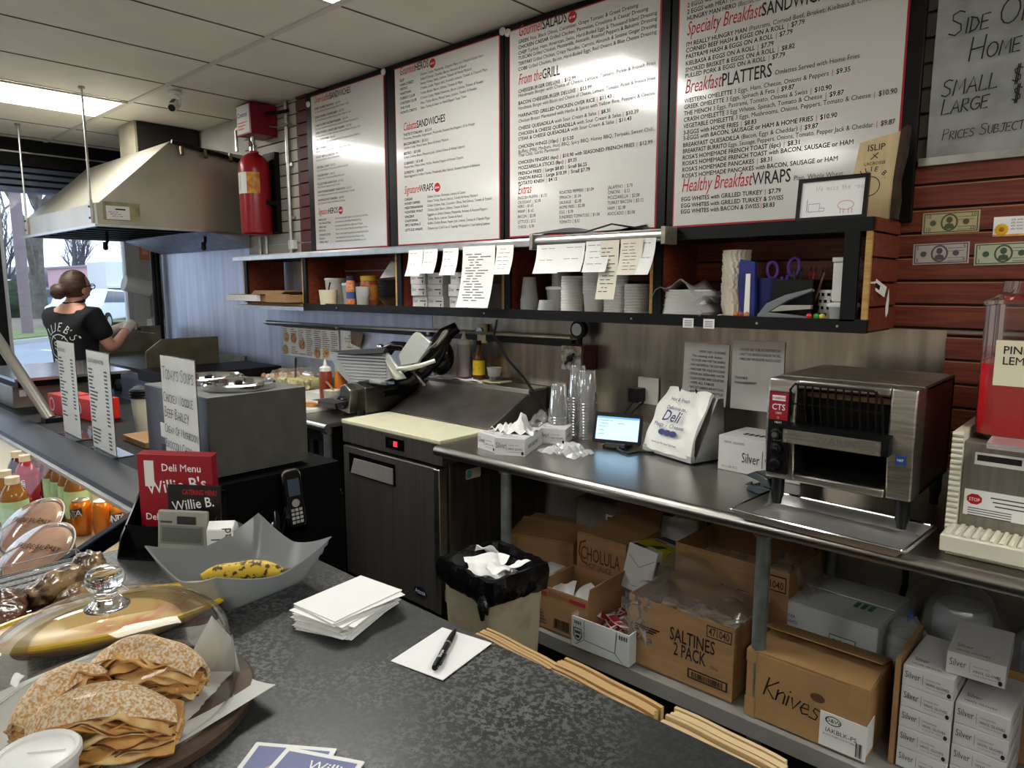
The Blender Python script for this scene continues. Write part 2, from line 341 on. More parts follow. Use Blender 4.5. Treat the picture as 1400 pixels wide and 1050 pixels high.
# slat walls
REDW = mat('red slat wood', C(124, 58, 36), 0.45, col2=C(92, 38, 24), scale=5, bump=.05, bscale=18, stretch=(1.2, 8, 22)); SLOT = mat('slat groove', C(52, 28, 20), 0.8)
OFFW = mat('white slat board', C(176, 172, 160), 0.5, var=.15, scale=3); DGREY = mat('grey slat board', C(74, 68, 62), 0.6, var=.15); BRK = mat('dark red board', C(84, 34, 34), 0.6, var=.15, scale=6)
def slat(b, x0, x1, z0, z1, m, mg, y=0.0, step=.0762, th=.016, gap=.009):
    b.box(x0, x1, y - .004, y, z0, z1, mg); z = z0
    while z < z1 - .01:
        t = min(z + step, z1); b.box(x0, x1, y - th, y - .003, z + gap, t, m); z += step
LIP = mat('groove lip', C(166, 118, 74), .5)
def lips(b, x0, x1, z0, z1, y=0.0, step=.0762, th=.016):
    z = z0 + step
    while z < z1 - .01: b.box(x0, x1, y - th - .0005, y - th + .004, z - .003, z, LIP); z += step
b = MB(); slat(b, -.495, 3.0, .93, 1.4, REDW, SLOT); lips(b, -.495, 3.0, .93, 1.4); slat(b, -3.9, 3.0, 1.41, 1.93, REDW, SLOT); lips(b, -.66, 3.0, 1.41, 1.93); struct(b.build('trim_2'))
b = MB(); slat(b, -.69, 3.0, 1.935, 2.775, DGREY, SLOT); struct(b.build('trim_3'))
b = MB(); slat(b, -5.05, -4.30, 1.76, 2.775, OFFW, mat('dark gap', C(40, 36, 32), .9), th=.014); struct(b.build('trim_4'))
b = MB(); slat(b, -4.30, -4.17, 1.76, 2.775, BRK, SLOT, th=.03); struct(b.build('trim_5'))
# stainless wall sheets
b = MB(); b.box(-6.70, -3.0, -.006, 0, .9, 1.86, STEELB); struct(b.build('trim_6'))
b = MB(); b.box(-2.995, -.495, -.006, 0, .93, 1.408, STEELV); struct(b.build('trim_7'))

# ceiling lights
def light_panel(x0, y0, label, vis=True):
    t = thing('ceiling_light', label, 'ceiling light', (x0 + .305, y0 + .61, 2.772), 0, 'fluorescent ceiling panels')
    b = MB(); b.box(-.30, .30, -.60, -.57, -.006, .004, TBAR); b.box(-.30, .30, .57, .60, -.006, .004, TBAR); b.box(-.30, -.275, -.57, .57, -.006, .004, TBAR); b.box(.275, .30, -.57, .57, -.006, .004, TBAR); b.build('frame', t)
    b = MB(); b.box(-.275, .275, -.57, .57, -.003, .002, mat('light diffuser', (1, 1, 1, 1), .5, emit=((1.0, .985, .93, 1), LAMP))); b.build('diffuser', t)
light_panel(GX[2] - .003, -1.93, 'bright fluorescent ceiling panel left of the steel range hood')
light_panel(-2.80, -1.93, 'ceiling light panel at the top edge above the soup boards')
for x in (-2.8, .86):
    light_panel(x, -4.37 - .61, 'ceiling light panel over the customer side, ' + ('nearer the front windows' if x < 0 else 'farther from the front windows'))
light_panel(.86, -1.93, 'ceiling light panel above the right hand end of the counter')
light_panel(-6.46, -4.98, 'ceiling light panel near the front door')
# ================================================================ MENU BOARDS
PANEL = mat('menu panel', C(206, 205, 200), 0.24, coat=.7, var=.03, scale=4, bump=.02, bscale=150); FRAMEB = mat('board frame', C(11, 10, 11), 0.4, spec=.25)
def rich(b, s, size, x, z, y, sx, xmax=9):
    tot = sum(sum(adv(c, 1 - i % 2) for c in seg) for i, seg in enumerate(s.split('^'))) * size * sx + s.count('|') * size * .24
    if x + tot > xmax: sx *= (xmax - x) / tot
    for i, seg in enumerate(s.split('^')):
        bold = 1 - i % 2
        for j, q in enumerate(seg.split('|')):
            if j: x += b.text('|', size, REDINK, wallM(x + size * .12, y, z), 0, sx=sx) + size * .24
            x += b.text(q, size * (1 if bold else 1.0), INK if bold else GREYINK, wallM(x, y, z), bold, sx=sx)
def menu_board(label, fx0, fx1, x0, x1, z0, z1, heads, rows, big=1.2):
    t = thing('menu_board', label, 'menu board', ((x0 + x1) / 2, 0, z0), 0, 'wall menu boards')
    ox, oz = (x0 + x1) / 2, z0
    b = MB(); b.box(fx0 - ox, fx1 - ox, -.038, -.017, z0 - .035 - oz, min(z1 + .045, 2.768) - oz, FRAMEB); b.build('frame', t, bev=.003)
    b = MB(); b.box(x0 - .006 - ox, x1 + .006 - ox, -.0395, -.037, -.006, z1 + .006 - oz, RED); b.build('red_border', t)
    b = MB(); b.box(x0 - ox, x1 - ox, -.042, -.039, 0, z1 - oz, PANEL); pan_ = b.build('panel', t)
    b = MB(); b.M = T(-ox, 0, -oz)
    for (x, z, red, blk, extra, size, badge) in heads:
        w = b.text(red, size * 1.25, REDINK, wallM(x, -.0432, z), 0, shear=.28, sx=.54)
        w2 = b.text(blk, size * 1.1, INK, wallM(x + w + .002, -.0432, z), 1, sx=.66)
        if extra: b.text(extra, size * .40, GREYINK, wallM(x + w + w2 + .012, -.0432, z + .002), 0, sx=.85)
        if badge:
            c = (x + w + w2 + .032, z + .012)
            b.add([(c[0] + .024 * u, -.0431, c[1] + .024 * v) for u, v in ring(20)], [tuple(range(20))], RED)
            b.text(badge, .013, PAPERB, wallM(c[0], -.0436, c[1] - .005), 1, align='C', sx=.9)
    for (x, z, s, size, sx) in rows: rich(b, s, size, x, z, -.0432, sx * big, x1 - .012)
    b.build('lettering', pan_); return t
# board 1
X1 = -4.055
Z1 = [2.65, 2.598, 2.547, 2.501, 2.459, 2.408, 2.356, 2.292, 2.241, 2.189, 2.139, 2.088]
N1 = ['OVER-STUFFED PASTRAMI ^| $15.99', 'OVER-STUFFED CORNED BEEF ^| $15.99', 'OVER-STUFFED PASTRAMI REUBEN ^| $15.99', 'OVER-STUFFED CORNED BEEF REUBEN ^| $15.99', 'THE GODFATHER ^| $14.55', 'NEW YORKER ^| $15.25', 'ROAST BEEF & CHEDDAR MELT ^| $15.25', 'MEATBALL PARM ^| $14.25', 'CHICKEN PARM ^| $14.55', 'PULLED PORK SANDWICH ^| $14.55', 'SLOW SMOKED BRISKET SANDWICH ^| $15.25', 'NASHVILLE HOT CHICKEN ^| $14.45']
D1 = ['^Our House Smoked Pastrami with Spicy Brown Mustard on Rye', '^Our House Brined Corned Beef with Spicy Brown Mustard on Rye', '^Our House Smoked Pastrami with Swiss, Sauerkraut & Russian Dressing on Rye', '^Our House Brined Corned Beef with Swiss, Sauerkraut & Russian Dressing on Rye', '^Fresh Ham, Salami, Soppressata, Roasted Peppers, Provolone, Lettuce & Balsamic', '^Hot Pastrami, Corned Beef, Roasted Red Peppers, Oil & Vinegar', '^Roast Beef, Cheddar, Onions & Horseradish', '^House Made Meatballs, Tomato Sauce & Melted Mozzarella', '^Chicken Cutlet, Tomato Sauce & Melted Mozzarella', '^Pulled Pork on a Sweet Roll with Cole Slaw', '^Smoked Brisket on a Sweet Roll with Caramelized Onions & Cheddar', '^Spicy Cutlet with Cheddar with Pickles & Cole Slaw']
r1 = [(X1, z, s, .019, .8) for z, s in zip(Z1, N1)] + [(X1, z - .019, s, .0175, .68) for z, s in zip(Z1, D1)]
for z, n, d in zip([1.965, 1.943, 1.919, 1.897, 1.87, 1.846, 1.824], ['FRENCH DIP', 'THE MANHATTAN', 'TEXAS MELT', 'OFF STYLE', 'CHICKEN CUTLET', 'TUSCAN', 'TURKEY MELT'],
                   ['Slow Roasted Roast Beef Topped w/ Swiss Made Au Jus with Swiss', 'Slow Roasted Roast Beef, Melted Mozzarella & Gravy', 'Slow Roasted Roast Beef, Bacon, BBQ Sauce & Cheddar', 'Chicken Cutlet, Prosciutto, Mozzarella, Roasted Peppers & Pesto', 'Chicken Cutlet, Melted Mozzarella, Bacon, Smoked Gouda & Ranch', 'House Roasted Turkey with Spicy Brown Mustard on Rye', 'House Brined Corned Beef with Spicy Brown Mustard on Rye']):
    r1 += [(X1 - .003, z, n, .0175, .78), (-3.868, z, '^' + d, .017, .62)]
menu_board('leftmost menu board of sandwiches on the wall beside the red extinguisher', -4.165, -3.325, -4.095, -3.352, 1.784, 2.735,
    [(X1, 2.69, 'Over-Stuffed', 'SANDWICHES', '', .048, None), (X1 - .003, 2.004, 'Signature', 'HEROS', '', .046, '$15.59')], r1)
# board 2
r2 = []
for z, n, d in zip([2.662, 2.638, 2.616, 2.592, 2.567, 2.542, 2.517, 2.492], ['ISLIP', 'MAIN STREET', 'METRO', 'WHITMAN', 'TURKEY CLUB', 'CHICKEN CLUB', 'THE MOE', 'MONTE CRISTO'],
    ['Chicken Cutlet, Mozzarella, Chipotle Mayo on a Toasted Garlic Hero', 'Grilled Chicken, Cheddar, Bacon, Avocado & Ranch', 'Honey Turkey, Swiss, Lettuce, Tomato & Honey Mustard', 'Chicken Cutlet, Pepper Jack, Avocado, Lettuce, Tomato & Chipotle Mayo', 'Turkey Breast, Bacon, Lettuce, Tomato & Mayo', 'Chicken Cutlet, Melted American, Bacon, Lettuce, Tomato & Russian', 'Ham, Turkey Bacon, Melted Swiss, Lettuce, Tomato & Russian', 'Ham, Turkey & Swiss on Hand-Dipped Texas Toast']):
    r2 += [(-3.2, z, n, .0195, .84), (-3.027, z, '^' + d, .0195, .72)]
for z, n, d in zip([2.371, 2.321, 2.271, 2.218, 2.168], ['TASTE IT ITALIAN | $12.15', 'BACON BISON | $13.51', 'BISTRO | $13.45', 'CUBANO | $13.45', 'SUPREMO | $14.55'],
    ['Prosciutto, Mortadella, Soppressata, Mozzarella, Roasted Red Peppers, Oil & Vinegar', 'Chicken Cutlet, Melted Swiss, Bacon & Honey Mustard', 'Grilled Chicken, Bacon, Monterey Jack, Grilled Onions & Honey Chipotle', 'Virginia Ham, Melted Swiss, Pickles, Roasted Peppers & Honey Chipotle', 'Baked Eggplant or Grilled Chicken, Mozzarella, Baby Spinach, Roasted Peppers & Balsamic']):
    r2 += [(-3.178, z, n, .02, .84), (-3.178, z - .02, '^' + d, .019, .72)]
for z, n, d in zip([2.023, 2.0, 1.976, 1.953, 1.928, 1.905, 1.882, 1.855], ['CAESAR', 'HONEY DIPPER', 'MEDITERRANEAN', 'MONTREK POINT', 'VINCENT', 'CALIFORNIA', 'SPICY BUFFALO', 'LETTUCE WRAPS'],
    ['Grilled Chicken, Parmesan, Lettuce & Caesar', 'Honey Turkey, Bacon, Lettuce, Tomato & Honey Mustard', 'Grilled Chicken, Feta, Cucumber, Olives, Red Onions, Tomato & Tzatziki', 'Chicken Salad, Bacon, Lettuce, Tomato & Ranch', 'Eggplant or Grilled Chicken, Mozzarella, Romano & Roasted Peppers', 'Turkey, Bacon, Lettuce, Tomato & Ranch', 'Buffalo Chicken Breast, Pepper Jack, Lettuce, Tomato & Chipotle Mayo', 'Choose your Cold Cuts & Toppings Wrapped in Crisp Iceberg Lettuce']):
    r2 += [(-3.18, z, n, .0195, .84), (-2.985, z, '^' + d, .0195, .7)]
menu_board('menu board of heros, sandwiches and wraps, second from the red extinguisher', -3.32, -2.42, -3.243, -2.449, 1.784, 2.735,
    [(-3.2, 2.695, 'Gourmet', 'HEROS', '', .05, '$13.51'), (-3.179, 2.4, 'Ciabatta', 'SANDWICHES', '', .05, None), (-3.181, 2.06, 'Signature', 'WRAPS', '', .05, '$13.45')], r2)
# board 3
X3 = -2.321
r3 = []
for z, s in zip([2.645 + .025, 2.645, 2.62, 2.598, 2.573, 2.548], ['GREEK ^Feta, Black Olives, Cucumber, Grape Tomato & Greek Dressing', 'CHICKEN CAESAR ^Grilled Chicken, Parmesan, Croutons & Caesar Dressing', 'CHEF ^Turkey, Ham, American, Swiss, Hard-Boiled Eggs & Thousand Island Dressing', 'TUSCAN ^Grilled Chicken, Mozzarella, Avocado, Roasted Peppers & Balsamic Dressing', 'TERIYAKI ^Grilled Chicken, Crispy Noodles, Carrots, Almonds & Sesame Ginger Dressing', 'COBB ^Grilled Chicken, Bacon, Hard-Boiled Eggs, Red Onions & Blue Cheese Dressing']): r3.append((X3, z, s, .0225, .76))
for z, s in zip([2.45, 2.431, 2.396, 2.373, 2.339, 2.315, 2.282, 2.256, 2.233, 2.197, 2.176, 2.159, 2.125, 2.1, 2.074, 2.051, 2.028],
    ['CHEESEBURGER DELUXE | $12.99', '^Handmade Burger with Choice of Cheese, Lettuce, Tomato, Pickle & French Fries', 'BACON CHEESEBURGER DELUXE | $13.99', '^Handmade Burger with Bacon and Choice of Cheese, Lettuce, Tomato, Pickle & French Fries', 'MARINATED GRILLED CHICKEN OVER RICE | $11.43', '^Chicken Breast Marinated with Herbs & Spices with Yellow Rice, Peppers & Onions', 'CHEESE QUESADILLA ^with Sour Cream & Salsa^ | $8.31', 'CHICKEN & CHEESE QUESADILLA ^with Sour Cream & Salsa^ | $10.39', 'STEAK & CHEESE QUESADILLA ^with Sour Cream & Salsa^ | $11.43', 'CHICKEN WINGS (10pc) | $15.50', '^Buffalo (Mild, Medium, Hot) BBQ, Spicy BBQ, Honey BBQ, Teriyaki, Sweet Chili,', '^Thai Chili, Garlic Parmesan', 'CHICKEN FINGERS (6pc) | $10.90 with SEASONED FRENCH FRIES | $12.99', 'MOZZARELLA STICKS (8pc) | $9.35', 'FRENCH FRIES | Large $8.83 | Small $6.25', 'ONION RINGS | Large $10.39 | Small $7.79', 'POTATO KNISH | $4.15']): r3.append((X3, z, s, .0225, .78))
for x, zs, ss in ((-2.324, [1.961, 1.94, 1.921, 1.898, 1.874, 1.849, 1.825], ['ENGLISH MUFFIN | $1.55', 'CROISSANT | $2.08', 'HERO | $1.62', 'WRAP | $1.62', 'BACON | $2.08', 'LETTUCE | $.52', 'CHEESE | $.78']),
                  (-2.068, [1.965, 1.942, 1.92, 1.899, 1.877, 1.855, 1.833], ['ROASTED PEPPERS | $1.04', 'SPINACH | $1.04', 'SAUSAGE | $2.08', 'HOME FRIES | $2.08', 'EGG | $.78', 'SUNDRIED TOMATOES | $1.04', 'TOMATO | $.52']),
                  (-1.80, [1.963, 1.942, 1.92, 1.898, 1.875, 1.852], ['JALAPENO | $.78', 'ONIONS | $.52', 'MOZZARELLA | $2.08', 'TURKEY BACON | $3.12', 'HAM | $2.08', 'AVOCADO | $2.08'])):
    for z, s in zip(zs, ss): r3.append((x, z, '^' + s, .0205, .62))
menu_board('menu board of salads and grill dishes above the black steel ticket rail', -2.415, -1.52, -2.375, -1.567, 1.79, 2.735,
    [(X3, 2.70, 'Gourmet', 'SALADS', '', .056, '$11.43'), (X3, 2.486, 'From the', 'GRILL', '', .056, None), (-2.324, 1.986, 'Extras', '', '', .05, None)], r3, 1.3)
# board 4
X4 = -1.446
r4 = []
for z, s in zip([2.611, 2.587, 2.563, 2.468, 2.446, 2.423, 2.398, 2.374, 2.352, 2.259, 2.236, 2.212, 2.188, 2.164, 2.139, 2.118, 2.092, 2.069, 2.045, 2.022, 1.998, 1.974, 1.884, 1.859, 1.836],
    ['2 EGGS with HAM on a ROLL | $6.75', '2 EGGS with MEAT ^(Bacon, Sausage, Ham)^ | $7.79', 'HUNGRY MAN HERO ^(Bacon, Sausage, Ham)', "I'M REALLY HUNGRY MAN ^(Pastrami, Corned Beef, Brisket, Kielbasa & Cheese)", 'CORNED BEEF HASH & EGGS ON A ROLL | $7.79', 'PASTRAMI HASH & EGGS ON A ROLL | $7.79', 'KIELBASA & EGGS ON A ROLL | $7.79', 'SMOKED BRISKET & EGGS ON A ROLL | $8.82', 'PULLED PORK & EGGS ON A ROLL | $7.79',
     'WESTERN OMELETTE ^3 Eggs, Ham, Cheese, Onions & Peppers^ | $9.35', 'GREEK OMELETTE ^3 Eggs, Spinach & Feta^ | $9.87', 'THE MENCH ^3 Eggs, Pastrami, Tomato, Onions & Swiss^ | $10.90', 'CRASH OMELETTE ^3 Egg Whites, Spinach, Tomato & Cheese^ | $9.87', 'VEGETABLE OMELETTE ^3 Eggs, Mushrooms, Onions, Peppers, Tomato & Cheese^ | $10.90', '3-EGGS with HOME FRIES | $8.83', '3-EGGS with BACON, SAUSAGE or HAM & HOME FRIES | $10.90', 'BREAKFAST QUESADILLA ^(Bacon, Eggs & Cheddar)^ | $9.87', 'BREAKFAST BURRITO ^Eggs, Sausage, Peppers, Onions, Tomato, Pepper Jack & Cheddar^ | $9.87', "ROSA'S HOMEMADE FRENCH TOAST (6pc) | $8.31", "ROSA'S HOMEMADE FRENCH TOAST with BACON, SAUSAGE or HAM", "ROSA'S HOMEMADE PANCAKES | $8.31", "ROSA'S HOMEMADE PANCAKES with BACON, SAUSAGE or HAM",
     'EGG WHITES with GRILLED TURKEY | $7.79', 'EGG WHITES with GRILLED TURKEY & SWISS', 'EGG WHITES with BACON & SWISS|$8.83']): r4.append((X4, z, s, .0232, .8))
menu_board('rightmost menu board of breakfast dishes beside the handwritten home fries sign', -1.515, -.618, -1.478, -.672, 1.79, 2.735,
    [(X4, 2.508, 'Specialty Breakfast', 'SANDWICHES', '', .058, None), (X4, 2.294, 'Breakfast', 'PLATTERS', 'Omlettes Served with Home Fries', .06, None), (X4, 1.92, 'Healthy Breakfast', 'WRAPS', 'Plain, Whole Wheat', .06, None)], r4, 1.12)
# grommets at the boards' top corners
for x, z, l in ((-4.13, 2.70, 'round white hook at the top corner of the leftmost menu board'), (-3.345, 2.745, 'round white hook at the top between the first two menu boards'), (-2.425, 2.75, 'round white hook above the soup deli sign beside the salads board'), (-2.39, 2.735, 'round white hook at the top of the salads menu board')):
    b = MB(); b.lathe([(.018, 0), (.018, .006), (.012, .009), (.012, .012), (.005, .012), (.005, .006), (0, .006)], WHITE, T(0, 0, 0, 0, PI / 2)); o = b.build('board_hook', loc=(x, -.038, z)); tag(o, l, 'hook', 'board hooks')

# handwritten home fries sheet
t = thing('paper_sign', 'large grey paper sign for home fries handwritten in black marker', 'sign', (-.59, -.022, 1.94))
b = MB(); b.grid(lambda u, v: (u * .9, -.004 - .006 * math.sin(v * 6 + u * 3), v * .82), 8, 10, mat('tracing paper', C(150, 152, 150), .8, col2=C(128, 130, 128), scale=9), thick=.0008); b.build('sheet', t)
b = MB()
for s, x, z, h, w, cp in (('SIDE OF', .036, .366, .043, .0042, 1.6), ('HOME FRIES', .096, .284, .040, .0042, 1.65), ('SMALL', .03, .19, .044, .004, 1.1), ('$', .21, .200, .045, .0036, 1), ('$', .214, .146, .043, .0036, 1), ('LARGE', .034, .137, .037, .004, 1.2), ('PRICES SUBJECT TO CHANGE', .042, .06, .024, .0026, 1.35)):
    b.hand(s, h, INK, wallM(x, -.0125, z) @ Matrix.Rotation(.03, 4, 'Z'), w, .14, .12, cp)
b.build('handwriting', t)
b = MB(); b.box(-.02, .9, -.012, .004, -.012, .012, ALU); b.build('bottom_rail', t)

# ================================================================ WALL SHELF
SHB = mat('shelf black', C(15, 15, 18), 0.5, spec=.25, var=.2, scale=12)
t = thing('cubby_shelf', 'long black open wall shelf with cubbies under the menu boards', 'shelf', (-2.6, 0, 1.42))
ox, oz = -2.6, 1.42
def sb(x0, x1, y0, y1, z0, z1, m, b): return b.box(x0 - ox, x1 - ox, y0, y1, z0 - oz, z1 - oz, m)
b = MB(); sb(-4.59, -.68, -.285, -.018, 1.425, 1.441, WOODE, b); b.build('bottom_board', t)
b = MB(); sb(-3.86, -.655, -.30, -.285, 1.405, 1.447, SHB, b)
for x in (-3.5, -2.3, -1.5, -1.0, -.74): b.cyl(x - ox, 0, 0, .003, .004, ALU, 8, M=T(0, -.30, 1.425 - oz, 0, PI / 2))
b.build('front_strip', t)
b = MB(); sb(-4.75, -3.84, -.31, -.018, 1.40, 1.423, ALU, b); b.build('lower_tray', t)
b = MB(); sb(-4.59, -1.40, -.30, -.018, 1.715, 1.735, SHB, b); sb(-1.40, -.655, -.30, -.018, 1.715, 1.757, SHB, b); b.build('top_board', t)
for x in (-4.586, -3.85, -2.94, -2.175, -1.41):
    b = MB(); sb(x, x + .035, -.299, -.284, 1.441, 1.715, SHB, b); sb(x - .004, x + .03, -.284, -.018, 1.441, 1.715, REDW, b); sb(x - .014, x, -.298, -.27, 1.441, 1.715, WOODE, b); b.build('divider', t)
b = MB(); sb(-.735, -.69, -.30, -.284, 1.441, 1.715, SHB, b); b.build('end_post', t)
b = MB(); b.M = T(-ox, 0, -oz)
b.M = b.M @ Matrix(((0, 0, -1, -.668), (1, 0, 0, 0), (0, 1, 0, 0), (0, 0, 0, 1)))
z = 1.405
while z < 1.757:
    t1 = min(z + .0762, 1.757); b.box(-.284, -.018, z + .007, t1, -.018, 0, REDW); b.box(-.284, -.018, z, z + .007, -.006, 0, SLOT); z += .0762
b.box(-.298, -.284, 1.405, 1.757, -.012, .005, WOODE); b.build('side_panel', t)
# front rails that hold order slips
t = thing('ticket_rail', 'long plain aluminium rail along the top of the shelf left half', 'ticket rail', (-3.28, -.33, 1.72))
b = MB(); b.box(-1.36, 1.32, -.012, .028, .0, .03, ALU); b.box(-1.36, 1.32, -.02, -.012, -.006, .024, ALU); b.build('rail', t, bev=.003)
b = MB(); b.box(1.325, 1.345, -.024, .028, -.008, .034, CHROME); b.build('end_cap', t)
t = thing('ticket_rail', 'shorter round steel ticket rail holding slips over the white lids', 'ticket rail', (-1.63, -.36, 1.71))
b = MB(); b.tube([(-.3, 0, .02), (.3, 0, .02)], .022, ALU, 12); b.box(-.3, .3, 0, .055, .03, .044, ALU); b.build('rail', t)
for x in (-.318, .302): b = MB(); b.box(x, x + .018, -.03, .055, -.012, .05, mat('cast bracket', C(170, 165, 150), .4, .7, var=.3, scale=30)); b.build('end_bracket', t, bev=.002)
# order slips
def slip(label, x, w, z0, z1, y=-.352, curl=.03, lines=6, hand=False, cat='order slip', m=None):
    t = thing('order_slip', label, cat, (x, y, z1), 0, 'paper slips in the ticket rails')
    h = z1 - z0; f = lambda u, v: (u * w, -.004 - curl * (1 - v) ** 2, (v - 1) * h)
    b = MB(); b.grid(f, 2, 8, m or PAPER, thick=.0006); pp_ = b.build('paper', t)
    b = MB()
    for i in range(lines):
        v = .88 - .8 * i / max(lines, 1) - .02
        u0 = random.uniform(.08, .25); u1 = random.uniform(.5, .9)
        for a, c in ((u0, (u0 + u1) / 2 - .04), ((u0 + u1) / 2 + .03, u1)):
            p = [f(a, v), f(c, v), f(c, v + .014), f(a, v + .014)]; b.add([(q[0], q[1] - .0012, q[2]) for q in p], [(0, 1, 2, 3)], GREYINK)
    b.build('print', pp_)
slip('first paper slip from the left in the ticket rail', -2.77, .11, 1.598, 1.725, lines=2)
slip('second paper slip from the left, short and folded up', -2.655, .10, 1.61, 1.725, lines=2)
slip('third paper slip from the left, beside the long lined sheet', -2.515, .105, 1.60, 1.725, lines=3)
slip('long lined order sheet hanging from the ticket rail, curling at the bottom', -2.38, .205, 1.455, 1.728, curl=.05, lines=18)
slip('narrow handwritten slip right of the long lined sheet', -2.165, .10, 1.60, 1.726, lines=6)
slip('wide paper slip at the left end of the round ticket rail', -1.905, .13, 1.60, 1.715, y=-.385, lines=2)
slip('wide blank paper slip second on the round ticket rail', -1.775, .115, 1.605, 1.715, y=-.386, lines=2)
slip('handwritten slip on the round rail before the long receipt', -1.655, .11, 1.602, 1.72, y=-.385, lines=4)
CRM = mat('receipt paper', C(216, 212, 196), .7)
slip('long narrow cream receipt hanging lowest from the round rail', -1.585, .085, 1.50, 1.72, y=-.39, lines=12, m=CRM)
slip('printed cream receipt second from the right end of the round rail', -1.495, .095, 1.59, 1.722, y=-.386, lines=9, m=CRM)
slip('curled slip at the right end of the round rail', -1.405, .055, 1.59, 1.722, y=-.38, curl=.05, lines=2)
# folded black sheet lying on the shelf over the round rail
b = MB()
b.grid(lambda u, v: (-.27 + u * .50 + .03 * v, -.05 + v * .19, .012 + .045 * abs(math.sin(u * 5 + v)) * (.4 + v) * .6), 14, 6, GLOSSB, thick=.002)
b.grid(lambda u, v: (-.30 + u * .44, -.06 + v * .2 + .05 * u, .022 + .05 * abs(math.sin(u * 3.2 + 1.2)) * (.3 + .7 * v)), 12, 6, BLACK, thick=.002)
b.tube([(-.34, -.06, .01), (-.2, -.05, .035), (0, -.06, .03), (.12, -.05, .055), (.25, -.03, .03)], .004, BLACK, 6)
tag(b.build('folded_sheet', loc=(-1.74, -.22, 1.737)), 'crumpled black plastic sheet on the shelf top below the salads board', 'plastic sheet')
# ================================================================ WALL FIXTURES
# range hood
t = thing('range_hood', 'large stainless canopy range hood with sloped front over the grill', 'range hood', (-5.86, -.5, 1.93))
ox, oy, oz = -5.86, -.5, 1.93
b = MB(); b.M = T(-ox, -oy, -oz)
b.prism([(-.02, 1.965), (-1.03, 1.965), (-1.03, 2.07), (-.56, 2.515), (-.02, 2.49)], -6.70, -5.017, STEELH, None, 'x'); b.build('canopy', t, bev=.004)
b = MB(); b.M = T(-ox, -oy, -oz)
for a in ((-6.715, -5.0, -1.045, -1.028, 1.932, 2.072), (-5.02, -5.002, -1.04, -.02, 1.932, 1.968), (-6.715, -6.698, -1.04, -.02, 1.932, 2.07)): b.box(*a, STEELH)
b.box(-6.74, -5.0, -1.058, -1.04, 1.925, 1.94, ALU); b.box(-5.005, -4.995, -1.05, -.02, 1.925, 1.94, ALU); b.build('skirt', t)
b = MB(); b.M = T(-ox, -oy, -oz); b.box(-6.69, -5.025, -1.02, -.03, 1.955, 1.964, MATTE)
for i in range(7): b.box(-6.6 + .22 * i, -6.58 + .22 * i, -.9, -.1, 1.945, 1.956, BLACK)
b.build('dark_underside', t)  # black plate stands in for the dark of the open hood
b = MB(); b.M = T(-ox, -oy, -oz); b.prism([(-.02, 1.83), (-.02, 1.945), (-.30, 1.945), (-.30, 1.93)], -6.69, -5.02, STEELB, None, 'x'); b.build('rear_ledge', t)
DUCT = mat('duct metal', C(176, 170, 148), .5, .35, var=.25, scale=5)
b = MB(); b.M = T(-ox, -oy, -oz); b.box(-6.09, -5.77, -.5, -.485, 2.45, 2.775, DUCT); db_ = b.build('exhaust_duct', t); b = MB(); b.M = T(-ox, -oy, -oz); b.box(-6.085, -5.765, -.484, -.03, 2.45, 2.775, mat('shaded duct', C(30, 27, 24), .7, var=.3)); b.build('duct_body', db_)  # duct sides coloured near black in place of shade
for x in (-5.07, -6.56):
    b = MB(); b.M = T(-ox, -oy, -oz); b.tube([(x, -1.052, 2.775), (x, -1.052, 1.98)], .0075, ALU, 8); b.cyl(x, -1.0, 0, .014, .02, ALU, 8, M=T(0, -1.052 + 1.0, 2.765)); b.box(x - .014, x + .014, -1.062, -1.046, 1.95, 2.09, ALU)
    for z in (1.98, 2.05): b.cyl(0, 0, 0, .006, .007, BLACK, 8, M=T(x, -1.062, z, 0, PI / 2))
    b.build('hanging_rod', t)
b = MB(); b.M = T(-ox, -oy, -oz); b.box(-5.016, -5.013, -1.0, -.78, 1.965, 2.085, mat('old tape', C(160, 150, 112), .6, var=.4, scale=14)); b.box(-5.0135, -5.011, -.985, -.845, 1.975, 2.06, PAPER)
MX = frameM((-5.0105, -.97, 2.0), (0, 1, 0), (0, 0, 1))
b.box(-5.011, -5.010, -.93, -.87, 2.035, 2.044, INK)
for i, (y0, y1) in enumerate(((-.97, -.87), (-.96, -.86), (-.95, -.88))): b.hand('amt co sem d r'[:9 + i], .010, GREYINK, frameM((-5.0102, y0, 2.018 - .013 * i), (0, 1, 0), (0, 0, 1)), .0014)
b.build('inspection_sticker', t)
# fire suppression line along the hood top
b = MB(); b.tube([(-4.985, -.56, 2.51), (-4.985, -.3, 2.475), (-4.985, -.04, 2.44)], .014, BLACK, 8)
for y in (-.50, -.34, -.16): b.tube([(-4.975, y, 2.485), (-4.975, y, 2.45), (-4.965, y, 2.43)], .014, mat('dull brass', C(120, 108, 80), .4, .8), 8)
tag(b.build('suppression_pipe'), 'black pipe with small brass nozzles along the top of the hood', 'pipe')
for x, y, l in ((-5.75, -.75, 'left'), (-5.25, -.25, 'right')):
    b = MB(); b.tube([(0, 0, 0), (0, 0, -.07), (.01, -.02, -.11)], .011, BLACK, 8); b.lathe([(.015, 0), (.018, -.05), (.008, -.06)][::-1], BLACK, T(.01, -.02, -.08), 10)
    tag(b.build('spray_nozzle', loc=(x, y, 1.95)), 'black spray nozzle hanging below the hood, nearer the window' if l == 'left' else 'black spray nozzle hanging below the hood near its wall ledge', 'nozzle', 'hood spray nozzles')
